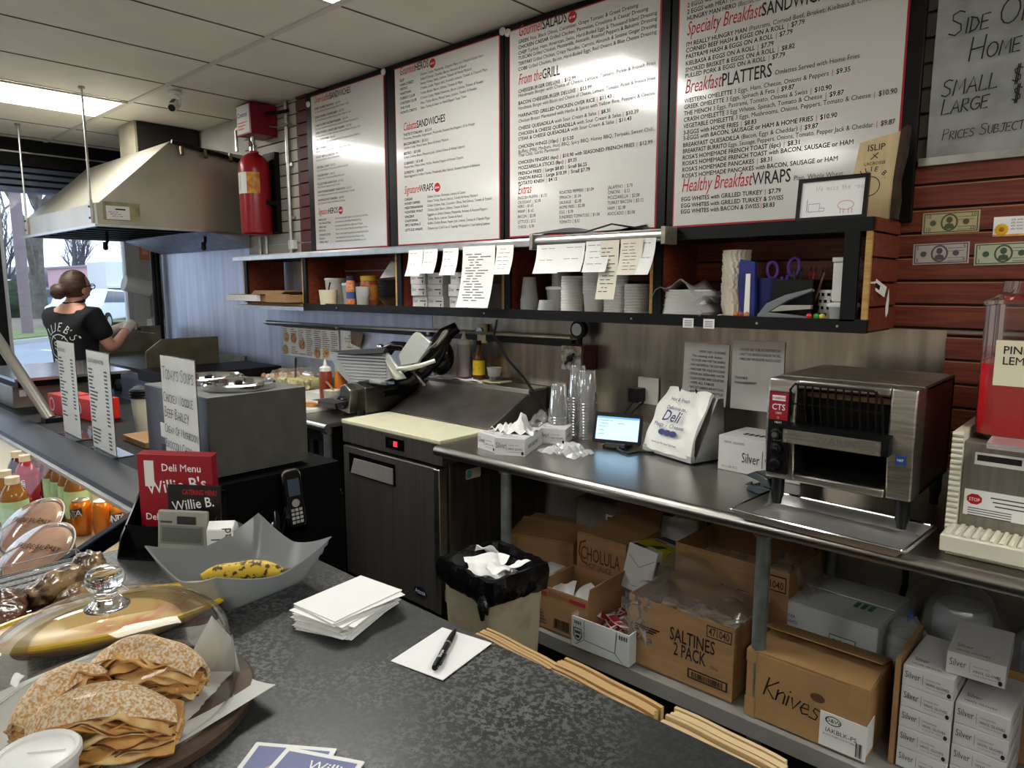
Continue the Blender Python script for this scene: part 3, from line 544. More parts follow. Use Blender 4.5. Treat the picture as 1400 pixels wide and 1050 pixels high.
# pipe beside the steel wall sheet
b = MB(); b.tube([(0, 0, 0), (0, 0, .98)], .028, BLACK, 12); b.tube([(.02, .01, 0), (.06, .01, 0), (.06, .01, .93)], .018, MATTE, 10)
tag(b.build('gas_pipe', loc=(-6.74, -.06, .95)), 'thick black vertical pipe at the left edge of the steel wall sheet', 'pipe')
# white pier items
t = thing('paper_towel_dispenser', 'white paper towel roll on a grey bracket on the pier by the window', 'paper towel', (-7.27, .03, 1.45))
b = MB(); M_ = T(0, 0, .06, 0, 0, PI / 2); b.cyl(0, 0, -.0, .24, .075, PAPERB, 24, M=T(0, .06, .07, 0, PI / 2 - .25, 0)); b.build('paper_roll', t)
b = MB(); b.lathe([(.0, 0), (.022, 0), (.022, .003), (0, .003)], GREYINK, T(0, .06, .07, 0, PI / 2 - .25, 0), 16); b.cyl(0, 0, -.004, -.001, .05, mat('roll end', C(150, 150, 140), .8), 20, M=T(0, .06, .07, 0, PI / 2 - .25, 0)); b.build('roll_core', t)
b = MB(); b.box(-.02, .08, .06, .16, -.20, -.02, ALU); b.cyl(.04, .11, -.22, -.02, .045, CHROME, 16); b.box(-.03, .1, .02, .2, -.29, -.22, WHITE); b.build('bracket', t)
b = MB(); b.box(0, .003, -.045, .055, 0, .19, mat('orange card', C(214, 132, 92), .6)); b.add([(.004, -.02, .05), (.004, .03, .05), (.004, .035, .12), (.004, .005, .16), (.004, -.025, .12)], [(0, 1, 2, 3, 4)], mat('pale orange', C(232, 180, 150), .6))
tag(b.build('window_sticker', loc=(-7.298, .07, 1.80)), 'small orange sign on the white pier right of the window', 'sign')

# fire extinguisher tank, control box, pipes
t = thing('fire_suppression_tank', 'red fire suppression cylinder on the white slat wall beside the hood', 'fire extinguisher', (-4.66, -.15, 1.90))
b = MB(); b.lathe([(.0, 0), (.09, 0), (.102, .012), (.104, .08), (.104, .43), (.098, .48), (.07, .525), (.035, .545), (.035, .56), (0, .56)], mat('extinguisher red', C(150, 10, 26), .28, var=.08), None, 28); b.build('tank', t)
b = MB(); b.cyl(0, 0, .555, .60, .028, CHROME, 14); b.tube([(0, 0, .6), (0, 0, .66)], .014, ALU, 10); b.tube([(.01, -.03, .59), (.05, -.05, .62), (.08, -.05, .58)], .008, ALU, 8); b.build('valve', t)
lm = MB()
for i in range(9):
    a0 = math.radians(-118 + i * 12); a1 = math.radians(-106 + i * 12); r = .1052
    lm.add([(r * math.cos(a0), r * math.sin(a0), .27), (r * math.cos(a1), r * math.sin(a1), .27), (r * math.cos(a1), r * math.sin(a1), .41), (r * math.cos(a0), r * math.sin(a0), .41)], [(0, 1, 2, 3)], PAPER if i < 5 else mat('tank label art', C(206, 160, 60), .5, col2=C(190, 90, 40), scale=30))
for k in range(9):
    a = math.radians(-108); a2 = math.radians(-65); r = .106
    lm.add([(r * math.cos(a), r * math.sin(a), .385 - k * .011), (r * math.cos((a + a2) / 2), r * math.sin((a + a2) / 2), .385 - k * .011), (r * math.cos((a + a2) / 2), r * math.sin((a + a2) / 2), .389 - k * .011), (r * math.cos(a), r * math.sin(a), .389 - k * .011)], [(0, 1, 2, 3)], GREYINK)
lm.build('tank_label', t)
b = MB(); b.box(-.06, .10, .10, .134, .02, .56, BLACK); b.box(-.108, .108, .02, .11, .2, .23, BLACK); b.build('wall_bracket', t)
t = thing('suppression_control_box', 'small red control box with a white label above the fire suppression cylinder', 'control box', (-4.66, -.14, 2.56))
b = MB(); b.box(-.10, .10, -.07, .12, 0, .20, mat('box red', C(128, 18, 34), .4)); b.build('body', t, bev=.004)
b = MB(); b.box(-.085, .085, -.0735, -.0705, .01, .19, PAPER); b.text('Control', .042, mat('blue print', C(40, 60, 140), .6), wallM(-.08, -.0742, .115), 1, maxw=.15, shear=.2)
for i in range(3): b.box(-.07, .05 - .02 * i, -.0742, -.0736, .075 - .02 * i, .083 - .02 * i, mat('orange print', C(214, 110, 60), .6))
b.build('label_plate', t)
for pts_, r_, m_, l in (([(-4.765, -.12, 2.66), (-4.92, -.12, 2.655), (-4.95, -.12, 2.64), (-4.95, -.12, 2.50)], .012, ALU, 'thin metal pipe from the red control box toward the hood'), ([(-4.555, -.10, 2.70), (-4.46, -.07, 2.695), (-4.37, -.045, 2.70)], .011, MATTE, 'upper black pipe from the control box toward the conduit'), ([(-4.555, -.08, 2.62), (-4.46, -.06, 2.605), (-4.37, -.045, 2.62)], .008, ALU, 'lower metal pipe from the control box toward the conduit')):
    b = MB(); b.tube(pts_, r_, m_, 8); tag(b.build('control_pipe'), l, 'pipe', 'pipes at the control box')
b = MB(); b.tube([(-4.42, -.032, 1.77), (-4.42, -.032, 2.77)], .014, ALU, 10)
for z in (2.0, 2.35, 2.6): b.box(-4.425, -4.375, -.03, -.016, z, z + .02, ALU)
b.box(-4.44, -4.37, -.045, -.016, 1.80, 1.86, WHITE)
tag(b.build('electrical_conduit'), 'vertical metal conduit on white slats left of the dark red strip', 'conduit')
for x, l in ((-4.83, 'tall thin steel pipe under the red cylinder, the one nearer the hood'), (-4.74, 'tall thin steel pipe under the red cylinder, the one farther from the hood')):
    b = MB(); b.tube([(0, 0, 0), (0, 0, .15)], .013, ALU, 10); tag(b.build('drain_pipe', loc=(x, -.04, 1.75)), l, 'pipe', 'pipes under the tank')

# ceiling camera
t = thing('security_camera', 'small white security camera hanging from the ceiling grid', 'security camera', (-4.74, -.62, 2.772))
b = MB(); b.cyl(0, 0, -.016, 0, .042, WHITE, 20); b.tube([(0, 0, -.012), (.025, .02, -.04), (.025, .015, -.08)], .009, WHITE, 8); b.build('mount', t)
b = MB(); M_ = T(.0, -.01, -.085, math.radians(50), 0, 0) @ T(0, 0, 0, 0, math.radians(-62), 0); b.M = M_
b.lathe([(0, -.055), (.026, -.052), (.031, -.04), (.031, .045), (.027, .055), (0, .057)], WHITE, None, 18); b.build('housing', t)
b = MB(); b.M = M_; b.box(-.010, .010, -.0335, -.028, -.04, .03, BLACK); b.lathe([(0, -.058), (.022, -.056), (.022, -.052)], BLACK, None, 16); b.build('lens', t)

# stainless rail with electric box on backsplash
b = MB(); b.tube([(-4.82, -.045, 1.285), (-1.99, -.045, 1.315)], .009, ALU, 8); b.box(-4.83, -2.0, -.028, -.006, 1.268, 1.30, BLACK)
for x in (-4.8, -3.9, -3.0): b.tube([(x, -.045, 1.29), (x, -.006, 1.29)], .012, ALU, 8)
tag(b.build('wall_rail'), 'long thin steel rail along the backsplash under the shelf', 'rail')
t = thing('pull_station', 'small square electrical box with dial hanging at the end of the wall rail', 'electrical box', (-1.93, -.008, 1.17))
b = MB(); b.box(-.06, .06, -.10, 0, 0, .115, mat('box maroon', C(70, 22, 26), .5)); b.build('body', t, bev=.003)
b = MB(); b.box(-.062, .05, -.104, -.1005, .003, .112, mat('cast plate', C(176, 172, 160), .5, col2=C(88, 84, 78), scale=40)); b.cyl(0, 0, 0, .012, .014, BLACK, 12, M=T(-.01, -.104, .055, 0, PI / 2)); b.tube([(-.03, -.118, .03), (-.005, -.12, .055), (.02, -.118, .08)], .006, BLACK, 6)
b.text('IN CASE OF', .014, INK, wallM(-.05, -.1046, .096), 1); b.build('face_plate', t)
b = MB(); b.tube([(0, -.05, .112), (0, -.05, .17)], .014, BLACK, 10); b.cyl(0, 0, -.01, .02, .04, BLACK, 18, M=T(0, -.05, .185, 0, PI / 2)); b.lathe([(.014, 0), (.028, 0), (.028, .004), (.014, .004)], ALU, T(0, -.071, .185, 0, PI / 2), 18); b.cyl(0, 0, 0, .006, .007, ALU, 10, M=T(0, -.071, .185, 0, PI / 2)); b.build('pulley', t)

# wall papers
def notice(label, x, z, w, h, lines, tilt=0.0, y=-.009, bold_head=True, name='notice'):
    t = thing(name, label, 'notice', (x, y, z)); t.rotation_euler = (0, tilt, 0)
    b = MB(); b.grid(lambda u, v: (u * w, -.002 - .006 * (1 - v) ** 3, v * h), 2, 6, PAPER, thick=.0006); sh_ = b.build('sheet', t)
    b = MB()
    for i, (s, sx0) in enumerate(lines): b.text(s, .0135 if i else .014, INK, wallM(.03 + sx0, -.0095, h - .04 - i * .0185), 1, maxw=w - .04 - sx0)
    b.build('print', sh_)
notice('left white notice taped on the backsplash with a list of evening duties', -1.43, 1.075, .195, .25, [('OPEN 7AM - 8 HOURS', .04), ('The evening shift duties:', .01), ('- WE SWEEP AND MOP THE DINING', 0), ('- WRAP AND DATE ALL THE COLD MEATS', 0), ('- MAKE SURE THE WALK IN IS CLEAN', 0), ('- STOCK ALL SODA AND WATER', 0), ('- CLEAN SLICERS AND COUNTERS', 0), ('- WIPE ALL TABLES', 0), ('- TAKE OUT GARBAGE AND RECYCLING', 0), ('- REFILL ALL SAUCE BOTTLES', 0), ('- LOCK ALL DOORS', 0)], .02)
notice('right white notice on the backsplash with few lines, behind the toaster', -1.215, 1.072, .205, .27, [('- WE MUST ASK TO BE ON TIME EVERY DAY', .0), ('- WHAT TO DO BEFORE CLOSING OFF THE GRILL', .0), ('- MAKE SURE THE REGISTER BAG IS LOCKED', .0), ('', 0), ('', 0), ('', 0), ('THANKS', -.015), ('MANAGEMENT', -.015)], -.01)
t = thing('menu_poster', 'wide printed menu poster with food photos on the steel wall above the counter', 'poster', (-4.62, -.008, 1.06))
b = MB(); b.grid(lambda u, v: (u * .70, -.003 - .004 * math.sin(u * 9), v * .225), 8, 3, PAPER, thick=.0008); b.build('sheet', t)
b = MB(); rp = [mat('food photo', C(150, 70, 40), .6, col2=C(206, 178, 120), scale=60)]
for c in range(7):
    for r in range(13):
        if (c, r // 3) in ((0, 2), (1, 2), (2, 3)): continue
        b.box(.015 + c * .1, .015 + c * .1 + random.uniform(.04, .085), -.0095, -.0085, .185 - r * .0138, .189 - r * .0138, GREYINK)
b.box(.01, .69, -.0095, -.008, .2, .222, mat('food strip', C(120, 50, 46), .6, col2=C(190, 150, 130), scale=50)); b.build('print', t)
b = MB()
for x, z in ((.05, .11), (.15, .105), (.25, .07), (.03, .02), (.55, .03), (.44, .02)): b.lathe([(0, 0), (.034, 0), (.034, .001), (0, .001)], rp[0], T(x, -.009, z + .02, 0, PI / 2), 16)
b.build('food_photos', t)
notice('small price notice with a brown stain right of the menu poster', -3.9, 1.10, .22, .17, [('HOURS', .06), ('MONDAY TO FRIDAY', .02), ('SATURDAY', .03), ('', 0), ('SUNDAY', .05)], 0)
b = MB(); b.grid(lambda u, v: (u * .16 * (.6 + .4 * v), -.004 - .02 * u * v, v * .09 - .02 * u), 5, 4, mat('brown paper', C(120, 102, 84), .8, var=.3, scale=20), thick=.001); tag(b.build('wrapping_paper', loc=(-3.77, -.018, 1.185)), 'torn brown paper stuck over the corner of the price notice', 'paper')
# money and note on the slats
def bill(label, x, z, rot, num, colr, green):
    colr = mat('bill paper ' + num, colr, .75, var=.08, scale=40); t = thing('dollar_bill', label, 'banknote', (x, -.0185, z), 0, 'banknotes taped to the slats'); t.rotation_euler = (0, -rot, 0)
    b = MB(); b.box(0, .156, -.001, 0, 0, .066, colr); b.build('paper', t)
    b = MB(); g = mat('bill ink ' + num, green, .7)
    for a in ((.004, .152, .003, .006), (.004, .152, .06, .063), (.004, .007, .003, .063), (.149, .152, .003, .063)): b.box(a[0], a[1], -.0016, -.001, a[2], a[3], g)
    b.add([(.075 + .024 * u, -.0016, .033 + .027 * v) for u, v in ring(18)], [tuple(range(18))], g)
    b.add([(.075 + .019 * u, -.0019, .033 + .022 * v) for u, v in ring(18)], [tuple(range(18))], colr)
    b.add([(.075 + .009 * u, -.0022, .041 + .010 * v) for u, v in ring(12)], [tuple(range(12))], g); b.add([(.059, -.0022, .013), (.091, -.0022, .013), (.086, -.0022, .027), (.075, -.0022, .031), (.064, -.0022, .027)], [(0, 1, 2, 3, 4)], g)
    for cx in (.03, .12): b.add([(cx + .009 * u, -.0016, .033 + .009 * v) for u, v in ring(14)], [tuple(range(14))], g)
    for cx, cz, al in ((.009, .048, 'L'), (.147, .048, 'R'), (.009, .008, 'L'), (.147, .008, 'R')): b.text(num, .016, g, wallM(cx, -.0018, cz), 1, align=al)
    for k in range(4): b.box(.098, .142, -.0016, -.001, .048 - .009 * k - (0.012 if k > 1 else 0), .0495 - .009 * k - (.012 if k > 1 else 0), g)
    b.build('engraving', t)
bill('upper banknote taped on the red slats, yellowish with a ten', -.587, 1.715, .01, '10', C(190, 182, 140), C(84, 92, 66))
bill('lower left banknote on the red slats with purple tint and a five', -.607, 1.618, .02, '5', C(190, 184, 176), C(92, 82, 88))
bill('lower right banknote on the red slats, green and cut by the frame edge', -.437, 1.613, .02, '1', C(186, 192, 166), C(70, 88, 66))
t = thing('greeting_note', 'handwritten note card with a yellow flower right of the upper banknote', 'note', (-.395, -.0185, 1.705))
b = MB(); b.box(0, .15, -.001, 0, 0, .052, PAPERB); b.box(0, .15, -.0012, 0, -.006, 0, mat('note stripes', C(220, 120, 80), .7, col2=C(230, 200, 90), scale=60)); b.build('card', t)
b = MB()
for i in range(4): b.hand('ato nisev ranim seto', .006, GREYINK, wallM(.045, -.0016, .04 - .009 * i), .0008)
b.build('writing', t)
b = MB()
for i in range(12): a = i * PI / 6; b.ell((.022 + .012 * math.cos(a), -.003, .014 + .012 * math.sin(a)), (.006, .0015, .006), mat('petal', C(226, 176, 32), .6), 8, 5)
b.ell((.022, -.004, .014), (.007, .003, .007), mat('flower heart', C(176, 106, 20), .7), 8, 5); b.build('flower', t)
# marks on the shelf end
b = MB(); b.box(0, .0015, -.05, .05, -.017, .017, PAPER); b.box(.0015, .002, -.02, .01, -.008, .006, INK); o = b.build('price_tag', loc=(-.648, -.235, 1.548)); o.rotation_euler = (-.35, 0, -.2); tag(o, 'white price tag stuck on the shelf end panel', 'price tag')
b = MB(); b.prism([(-.005, -.045), (.014, -.03), (.016, .01), (.006, .045), (-.004, .02), (-.016, -.01), (-.014, -.035)], 0, .0008, PAPERB, frameM((0, 0, 0), (0, 1, 0), (0, 0, 1))); tag(b.build('torn_sticker', loc=(-.6495, -.115, 1.495)), 'torn white sticker remnant on the red shelf end panel', 'sticker')
for x, l in ((-1.276, 'left of the two small white labels on the shelf front strip'), (-1.195, 'right of the two small white labels on the shelf front strip')):
    b = MB(); b.box(0, .042, -.001, 0, 0, .034, PAPERB)
    for i in range(4): b.box(.006, .036, -.0015, -.001, .006 + .006 * i, .008 + .006 * i, GREYINK)
    tag(b.build('shelf_label', loc=(x, -.303, 1.40)), l, 'label', 'labels on the shelf front')

# ================================================================ GRILL CORNER
GR = mat('greasy steel', C(128, 122, 100), .42, .85, var=.35, scale=6); GRB = mat('stove blue steel', C(128, 136, 158), .35, .7, var=.4, scale=5, stretch=(1, 1, 8))
t = thing('griddle', 'steel griddle with tall splash guards and oven below under the hood', 'griddle', (-5.75, -.45, 0))
ox, oy = -5.75, -.45
b = MB(); b.M = T(-ox, -oy, 0); b.box(-6.6, -5.02, -.82, -.10, .12, .95, GRB)
for i in range(4): b.box(-5.02, -5.005, -.80, -.12, .55 + .1 * i, .61 + .1 * i, GRB)
b.build('body', t, bev=.006)
b = MB(); b.M = T(-ox, -oy, 0); b.box(-6.6, -5.02, -.80, -.12, .95, .98, mat('griddle plate', C(70, 66, 60), .4, .8)); b.build('cooking_plate', t)
b = MB(); b.M = T(-ox, -oy, 0)
b.prism([(-.81, .95), (-.31, .95), (-.31, 1.19), (-.70, 1.19), (-.81, 1.11)], -5.02, -5.005, GR, None, 'x'); b.box(-6.6, -5.0, -.12, -.10, .95, 1.03, GR); b.prism([(-.81, .95), (-.10, .95), (-.10, 1.20), (-.70, 1.20), (-.81, 1.12)], -6.6, -6.585, GR, None, 'x'); b.build('splash_guard', t)
for i in range(5):
    b = MB(); b.M = T(-ox, -oy, 0); b.cyl(0, 0, 0, .035, .026, BLACK, 14, M=T(-6.4 + .3 * i, -.82, .82, 0, PI / 2)); b.build('control_knob', t)
for i in range(4):
    b = MB(); b.M = T(-ox, -oy, 0); b.box(-6.5 + .37 * i, -6.46 + .37 * i, -.78, -.74, 0, .12, BLACK); b.build('leg', t)
# low steel cart with stacked pans beside the griddle
t = thing('equipment_stand', 'bluish steel drawer stand right of the griddle with wide handles', 'stand', (-4.69, -.5, 0))
b = MB(); b.box(-.29, .22, -.38, .38, .10, .93, mat('stand steel', C(88, 92, 106), .38, .9, var=.4, scale=6)); b.build('cabinet', t, bev=.005)
for i in range(4):
    b = MB(); b.box(-.27, .20, -.405, -.38, .14 + .2 * i, .30 + .2 * i, mat('drawer blue', C(136, 144, 166), .32, .9, var=.25)); dw_ = b.build('drawer', t, bev=.003); b = MB(); b.box(-.25, .18, -.43, -.4055, .27 + .2 * i, .295 + .2 * i, ALU); b.build('handle', dw_)
b = MB(); b.box(-.29, .22, -.38, .38, .93, 1.0, MATTE); b.build('worktop', t)
# ================================================================ SHELF CONTENTS
SZ = 1.442
def lid_stack(): pass
DELI = mat('deli plastic', C(196, 198, 194), .35, var=.05); FROST = thin_glass('frosted plastic', (.9, .92, .92, 1), .3, .4, .35, (.86, .88, .88, 1)); LIDW = mat('lid white', C(214, 215, 212), .35)
def tub(name, label, x, y, z, r, h, wallm, fill=None, fillh=.8, lid=None, taper=.85, cat='container', group=None):
    t = thing(name, label, cat, (x, y, z), 0, group)
    b = MB(); b.lathe([(r * taper, 0), (r, h), (r - .002, h), (r * taper - .002, .003), (0, .003)], wallm, None, 22); b.build('tub', t)
    if fill: b = MB(); b.lathe([(r * taper - .004, .004), (r * (taper + (1 - taper) * fillh) - .004, h * fillh), (0, h * fillh + .003)], fill, None, 18); b.build('contents', t)
    if lid: b = MB(); b.lathe([(r + .003, h - .008), (r + .004, h), (r - .002, h + .006), (r - .008, h + .003), (0, h + .003)], lid, None, 22); b.build('lid', t)
    return t
t = thing('cardboard_tray', 'flattened brown cardboard box lying across the left end of the shelf', 'cardboard', (-4.27, -.25, 1.45))
b = MB(); b.box(-.47, .38, -.10, .2, 0, .045, KRAFT, T(0, 0, 0, -.03)); b.build('base', t, bev=.002)
b = MB(); b.box(-.45, .0, -.13, -.105, .003, .042, PAPER, T(0, 0, 0, -.03)); b.box(.12, .38, -.13, -.10, 0, .05, KRAFT, T(0, 0, 0, -.03)); b.prism([(-.1, .046), (.3, .05), (.35, .068), (-.05, .072)], -.12, .1, KRAFT, T(0, 0, 0, -.03), 'y'); b.build('flap', t)
b = MB(); b.lathe([(.03, 0), (.04, .10), (.038, .10), (.028, .003), (0, .003)], WHITE, None, 18); tag(b.build('paper_cup', loc=(-3.93, -.06, SZ)), 'small white cup behind the flattened cardboard in the first cubby', 'cup')
tub('deli_container', 'tall grey lidded deli tubs stacked at the left of the second cubby', -3.70, -.17, SZ, .062, .15, DELI, None, 0, LIDW)
CREAM = mat('cream spread', C(226, 214, 160), .6, var=.15, scale=40)
t = tub('dip_tub', 'small tub of pale yellow spread with a spoon in the second cubby', -3.64, -.262, SZ, .054, .085, mat('tub white', C(214, 208, 180), .4), CREAM, .92)
b = MB(); b.tube([(0, 0, .07), (.01, .01, .13)], .005, BLACK, 6); b.build('spoon', t)
tub('deli_container', 'clear tub of dark spice beside the blue label shaker', -3.52, -.19, SZ, .045, .12, FROST, mat('brown spice', C(96, 62, 40), .8), .5, LIDW)
t = thing('spice_shaker', 'slim shaker with orange sprinkles and a blue label', 'shaker', (-3.44, -.24, SZ)); b = MB(); b.lathe([(.024, 0), (.026, .01), (.026, .13), (.02, .14), (0, .14)], mat('sprinkles', C(198, 96, 44), .6, col2=C(220, 160, 110), scale=80), None, 16); b.build('bottle', t)
b = MB(); b.shell([(.0268, .035), (.0268, .075)], mat('blue label', C(60, 84, 150), .5), None, 16); b.build('label', t); b = MB(); b.cyl(0, 0, .14, .165, .022, mat('navy cap', C(40, 44, 70), .4), 16); b.build('cap', t)
t = thing('condiment_jar', 'large jar with a yellow lid and red yellow label', 'jar', (-3.34, -.18, SZ)); b = MB(); b.lathe([(.05, 0), (.054, .01), (.054, .125), (.046, .14), (0, .14)], mat('jar amber', C(150, 84, 40), .35), None, 20); b.build('jar', t); b = MB(); b.shell([(.0548, .03), (.0548, .115)], mat('jar label', C(206, 160, 60), .5, col2=C(170, 50, 40), scale=12), None, 20); b.build('label', t); b = MB(); b.cyl(0, 0, .138, .165, .052, mat('yellow lid', C(214, 172, 40), .4), 20); b.build('lid', t)
tub('deli_container', 'small clear tub standing in front of the yellow lidded jar', -3.295, -.262, SZ, .038, .105, FROST, mat('pale crumbs', C(180, 160, 130), .8), .45, None)
bw = MB(); bw.lathe([(.05, 0), (.055, .004), (.088, .04), (.094, .05), (.09, .05), (.054, .01), (0, .008)], mat('black bowl', C(26, 25, 26), .4), None, 24)
bo = bw.build('serving_bowl', loc=(-3.10, -.19, SZ)); tag(bo, 'black plastic bowl in the stack, second cubby of the shelf', 'bowl', 'black bowls in the second cubby')
for i in range(1, 7): dup(bo, (-3.10 + random.uniform(-.003, .003), -.19, SZ + .0155 * i))
b = MB(); b.prism([(-.06, 0), (.05, .01), (.06, .085), (-.01, .10)], 0, .003, PAPER, T(0, 0, 0, .4, 0, 0) @ T(0, 0, 0, 0, 1.2)); tag(b.build('folded_napkin', loc=(-3.10, -.22, SZ + .15)), 'white folded paper propped on the black bowls', 'napkin')
# glove boxes
def glove_box(w, d, h, name='glove_box', loc=(0, 0, 0), rz=0, label='', group=None, detail=1):
    t = thing(name, label, 'box', loc, rz, group)
    b = MB(); b.box(0, w, 0, d, 0, h, mat('glove box card', C(206, 206, 206), .55, var=.04, scale=10)); ct_ = b.build('carton', t, bev=.0015)
    b = MB(); s = h * .46
    w1 = b.text('Silver', s, mat('silver print', C(52, 52, 56), .5), wallM(w * .05, -.0008, h * .42), 0, sx=.62)
    if detail:
        b.box(w * .40, w * .405, -.0008, -.0002, h * .25, h * .75, GREYINK); b.text('VINYL GLOVES', h * .17, GREYINK, wallM(w * .46, -.0008, h * .34), 1, maxw=w * .46)
        b.text('POWDER FREE', h * .09, GREYINK, wallM(w * .46, -.0008, h * .58), 0, maxw=w * .4); b.text('100 GLOVES BY WEIGHT', h * .08, GREYINK, wallM(w * .46, -.0008, h * .2), 0, maxw=w * .4)
        b.add([(w * .92 + h * .08 * u, -.0008, h * .18 + h * .11 * v) for u, v in ring(12)], [tuple(range(12))], INK)
        MR = frameM((w + .0008, d * .15, h * .35), (0, 1, 0), (0, 0, 1)); b.text('VINYL GLOVES', h * .3, GREYINK, MR, 1, maxw=d * .6)
        MT = T(w * .12, d * .2, h + .0008); b.text('Silver', s, GREYINK, MT, 0, sx=.6); b.text('VINYL GLOVES', h * .2, GREYINK, MT @ T(0, -.025, 0), 1, maxw=w * .6)
    else: b.box(w * .5, w * .92, -.0008, -.0002, h * .5, h * .6, GREYINK); b.box(w * .8, w * .86, -.0008, -.0002, h * .12, h * .36, INK)
    b.build('print', ct_); return t
gb = None
for c, x in enumerate((-2.865, -2.745, -2.575, -2.455)):
    for r in range(3):
        lb = 'white glove box in the third cubby, %s row, %s from the left' % (('bottom', 'middle', 'top')[r], ('first', 'second', 'third', 'fourth')[c])
        p = (x + random.uniform(-.004, .004), -.262 + random.uniform(-.008, .006), SZ + .0585 * r)
        if gb is None: gb = glove_box(.115, .22, .0575, loc=p, label=lb, group='glove boxes in the third cubby', detail=0)
        else: dup(gb, p, label=lb)
# cups and lids
cm = MB(); cm.lathe([(.026, .10), (.039, .0), (.041, .0), (.041, .006), (.0385, .006), (.028, .102), (0, .102)], FROST, None, 20)
c0 = cm.build('plastic_cup', loc=(-2.08, -.235, SZ)); tag(c0, 'upturned clear cup of the left stack in the fourth cubby', 'cup', 'left cup stack in the fourth cubby')
for i in range(1, 6): dup(c0, (-2.08, -.235, SZ + .009 * i))
c1 = dup(c0, (-1.985, -.13, SZ + .10), label='upturned clear cup of the raised stack behind, in the fourth cubby', group='raised cup stack in the fourth cubby')
for i in range(1, 9): dup(c1, (-1.985, -.13, SZ + .10 + .012 * i))
tub('deli_container', 'clear wide tub under the raised cup stack in the fourth cubby', -1.985, -.13, SZ, .066, .10, FROST, None, 0, LIDW)
tub('deli_container', 'clear wide tub leaning beside the white lids, fourth cubby', -1.90, -.12, SZ, .05, .10, FROST, None, 0, LIDW)
b = MB(); b.lathe([(.028, .045), (.036, 0), (.038, 0), (.03, .047), (0, .047)], FROST, None, 18); tag(b.build('portion_cup', loc=(-1.96, -.262, SZ)), 'small upturned clear portion cup in front of the tubs', 'cup')
lm_ = MB(); lm_.lathe([(.046, 0), (.049, .002), (.0495, .009), (.046, .012), (.041, .012), (.041, .008), (0, .008)], LIDW, None, 24)
l0 = lm_.build('takeout_cover', loc=(-1.845, -.225, SZ)); tag(l0, 'white lid of the first lid stack from the left in the fourth cubby', 'lid', 'first stack of lids in the fourth cubby')
for st, (x, n, lb) in enumerate(((-1.845, 13, None), (-1.625, 13, 'white lid of the middle lid stack in the fourth cubby'), (-1.525, 10, 'white lid of the rightmost lid stack in the fourth cubby'))):
    first = l0
    for i in range(n):
        if st == 0 and i == 0: continue
        dup(l0, (x + random.uniform(-.002, .002), -.225, SZ + .0115 * i), label=lb, group=('lid stack %s in the fourth cubby' % ('in the middle', 'at the right')[st - 1]) if lb else None)
sm = MB(); sm.lathe([(.042, 0), (.05, .075), (.053, .077), (.053, .085), (.049, .085), (.041, .004), (0, .004)], mat('soup cup', C(204, 206, 206), .4), None, 24)
s0 = sm.build('soup_cup', loc=(-1.735, -.215, SZ)); tag(s0, 'white soup cup of the tallest stack in the fourth cubby', 'cup', 'tall soup cup stack in the fourth cubby')
for i in range(1, 14): dup(s0, (-1.735, -.215, SZ + .0125 * i))
# fifth cubby
pt = MB(); pt.prism(rrect(.15, .13, .02), 0, .006, PAPERB); p0 = pt.build('paper_tray', loc=(-1.315, -.215, SZ)); p0.rotation_euler = (0, 0, .2); tag(p0, 'white paper food tray in the bagged stack, fifth cubby', 'paper tray', 'paper trays in the fifth cubby')
for i in range(1, 14): dup(p0, (-1.315 + .002 * i * random.random(), -.215, SZ + .0068 * i))
b = MB(); b.grid(lambda u, v: (-.10 + .21 * u, -.10 + .2 * v, .02 + .10 * (1 - (2 * u - 1) ** 2 * .6) + .015 * math.sin(u * 13 + v * 7)) if True else 0, 10, 8, thin_glass('bag film', (.95, .95, .95, 1), .15, .6, .35), thick=.001); b.grid(lambda u, v: (.10 + .02 * math.sin(v * 9), -.10 + .2 * u, .0 + .09 * v), 8, 6, thin_glass('bag film', (1, 1, 1, 1)), thick=.001)
tag(b.build('plastic_bag', loc=(-1.315, -.205, SZ + .0)), 'clear plastic bag draped over the paper tray stack', 'plastic bag')
fc = MB(); n = 36
fc.shell([(.036, 0)] + [(.047, .04), (.0475, .045)], mat('filter paper', C(222, 214, 196), .8), None, n); fc.add([(.036 * u, .036 * v, 0) for u, v in ring(n)], [tuple(range(n))], mat('filter paper', (1, 1, 1, 1)))
for i, v in enumerate(fc.v):
    k = 1 + (.05 if i % 2 else -.05); fc.v[i] = (v[0] * k, v[1] * k, v[2])
f0 = fc.build('coffee_filter', loc=(-1.128, -.2, SZ)); tag(f0, 'fluted white paper filter in the tall stack, fifth cubby', 'coffee filter', 'paper filters in the fifth cubby')
for i in range(1, 19): dup(f0, (-1.128 + random.uniform(-.002, .002), -.2, SZ + .0105 * i), rz=random.random())
b = MB(); b.prism([(-.02, 0), (.03, 0), (.024, .19), (-.03, .20), (-.035, .12)], -.01, .01, mat('blue foil', C(40, 52, 130), .3, var=.5, scale=12), None, 'y'); b.prism([(-.008, 0), (.012, 0), (.01, .15), (-.006, .15)], -.0115, -.0095, PAPERB, None, 'y'); tag(b.build('snack_bag', loc=(-1.06, -.245, SZ)), 'upright blue and white foil bag beside the paper filters', 'bag')
b = MB(); b.lathe([(.028, 0), (.038, .135), (.036, .135), (.026, .003), (0, .003)], mat('blue cup', C(34, 42, 110), .35, var=.3), None, 20); tag(b.build('blue_cup', loc=(-1.015, -.2, SZ)), 'dark blue cup with white specks left of the pen box', 'cup')
t = thing('pencil_holder', 'black square desk caddy holding scissors and pens', 'pencil holder', (-.925, -.165, SZ))
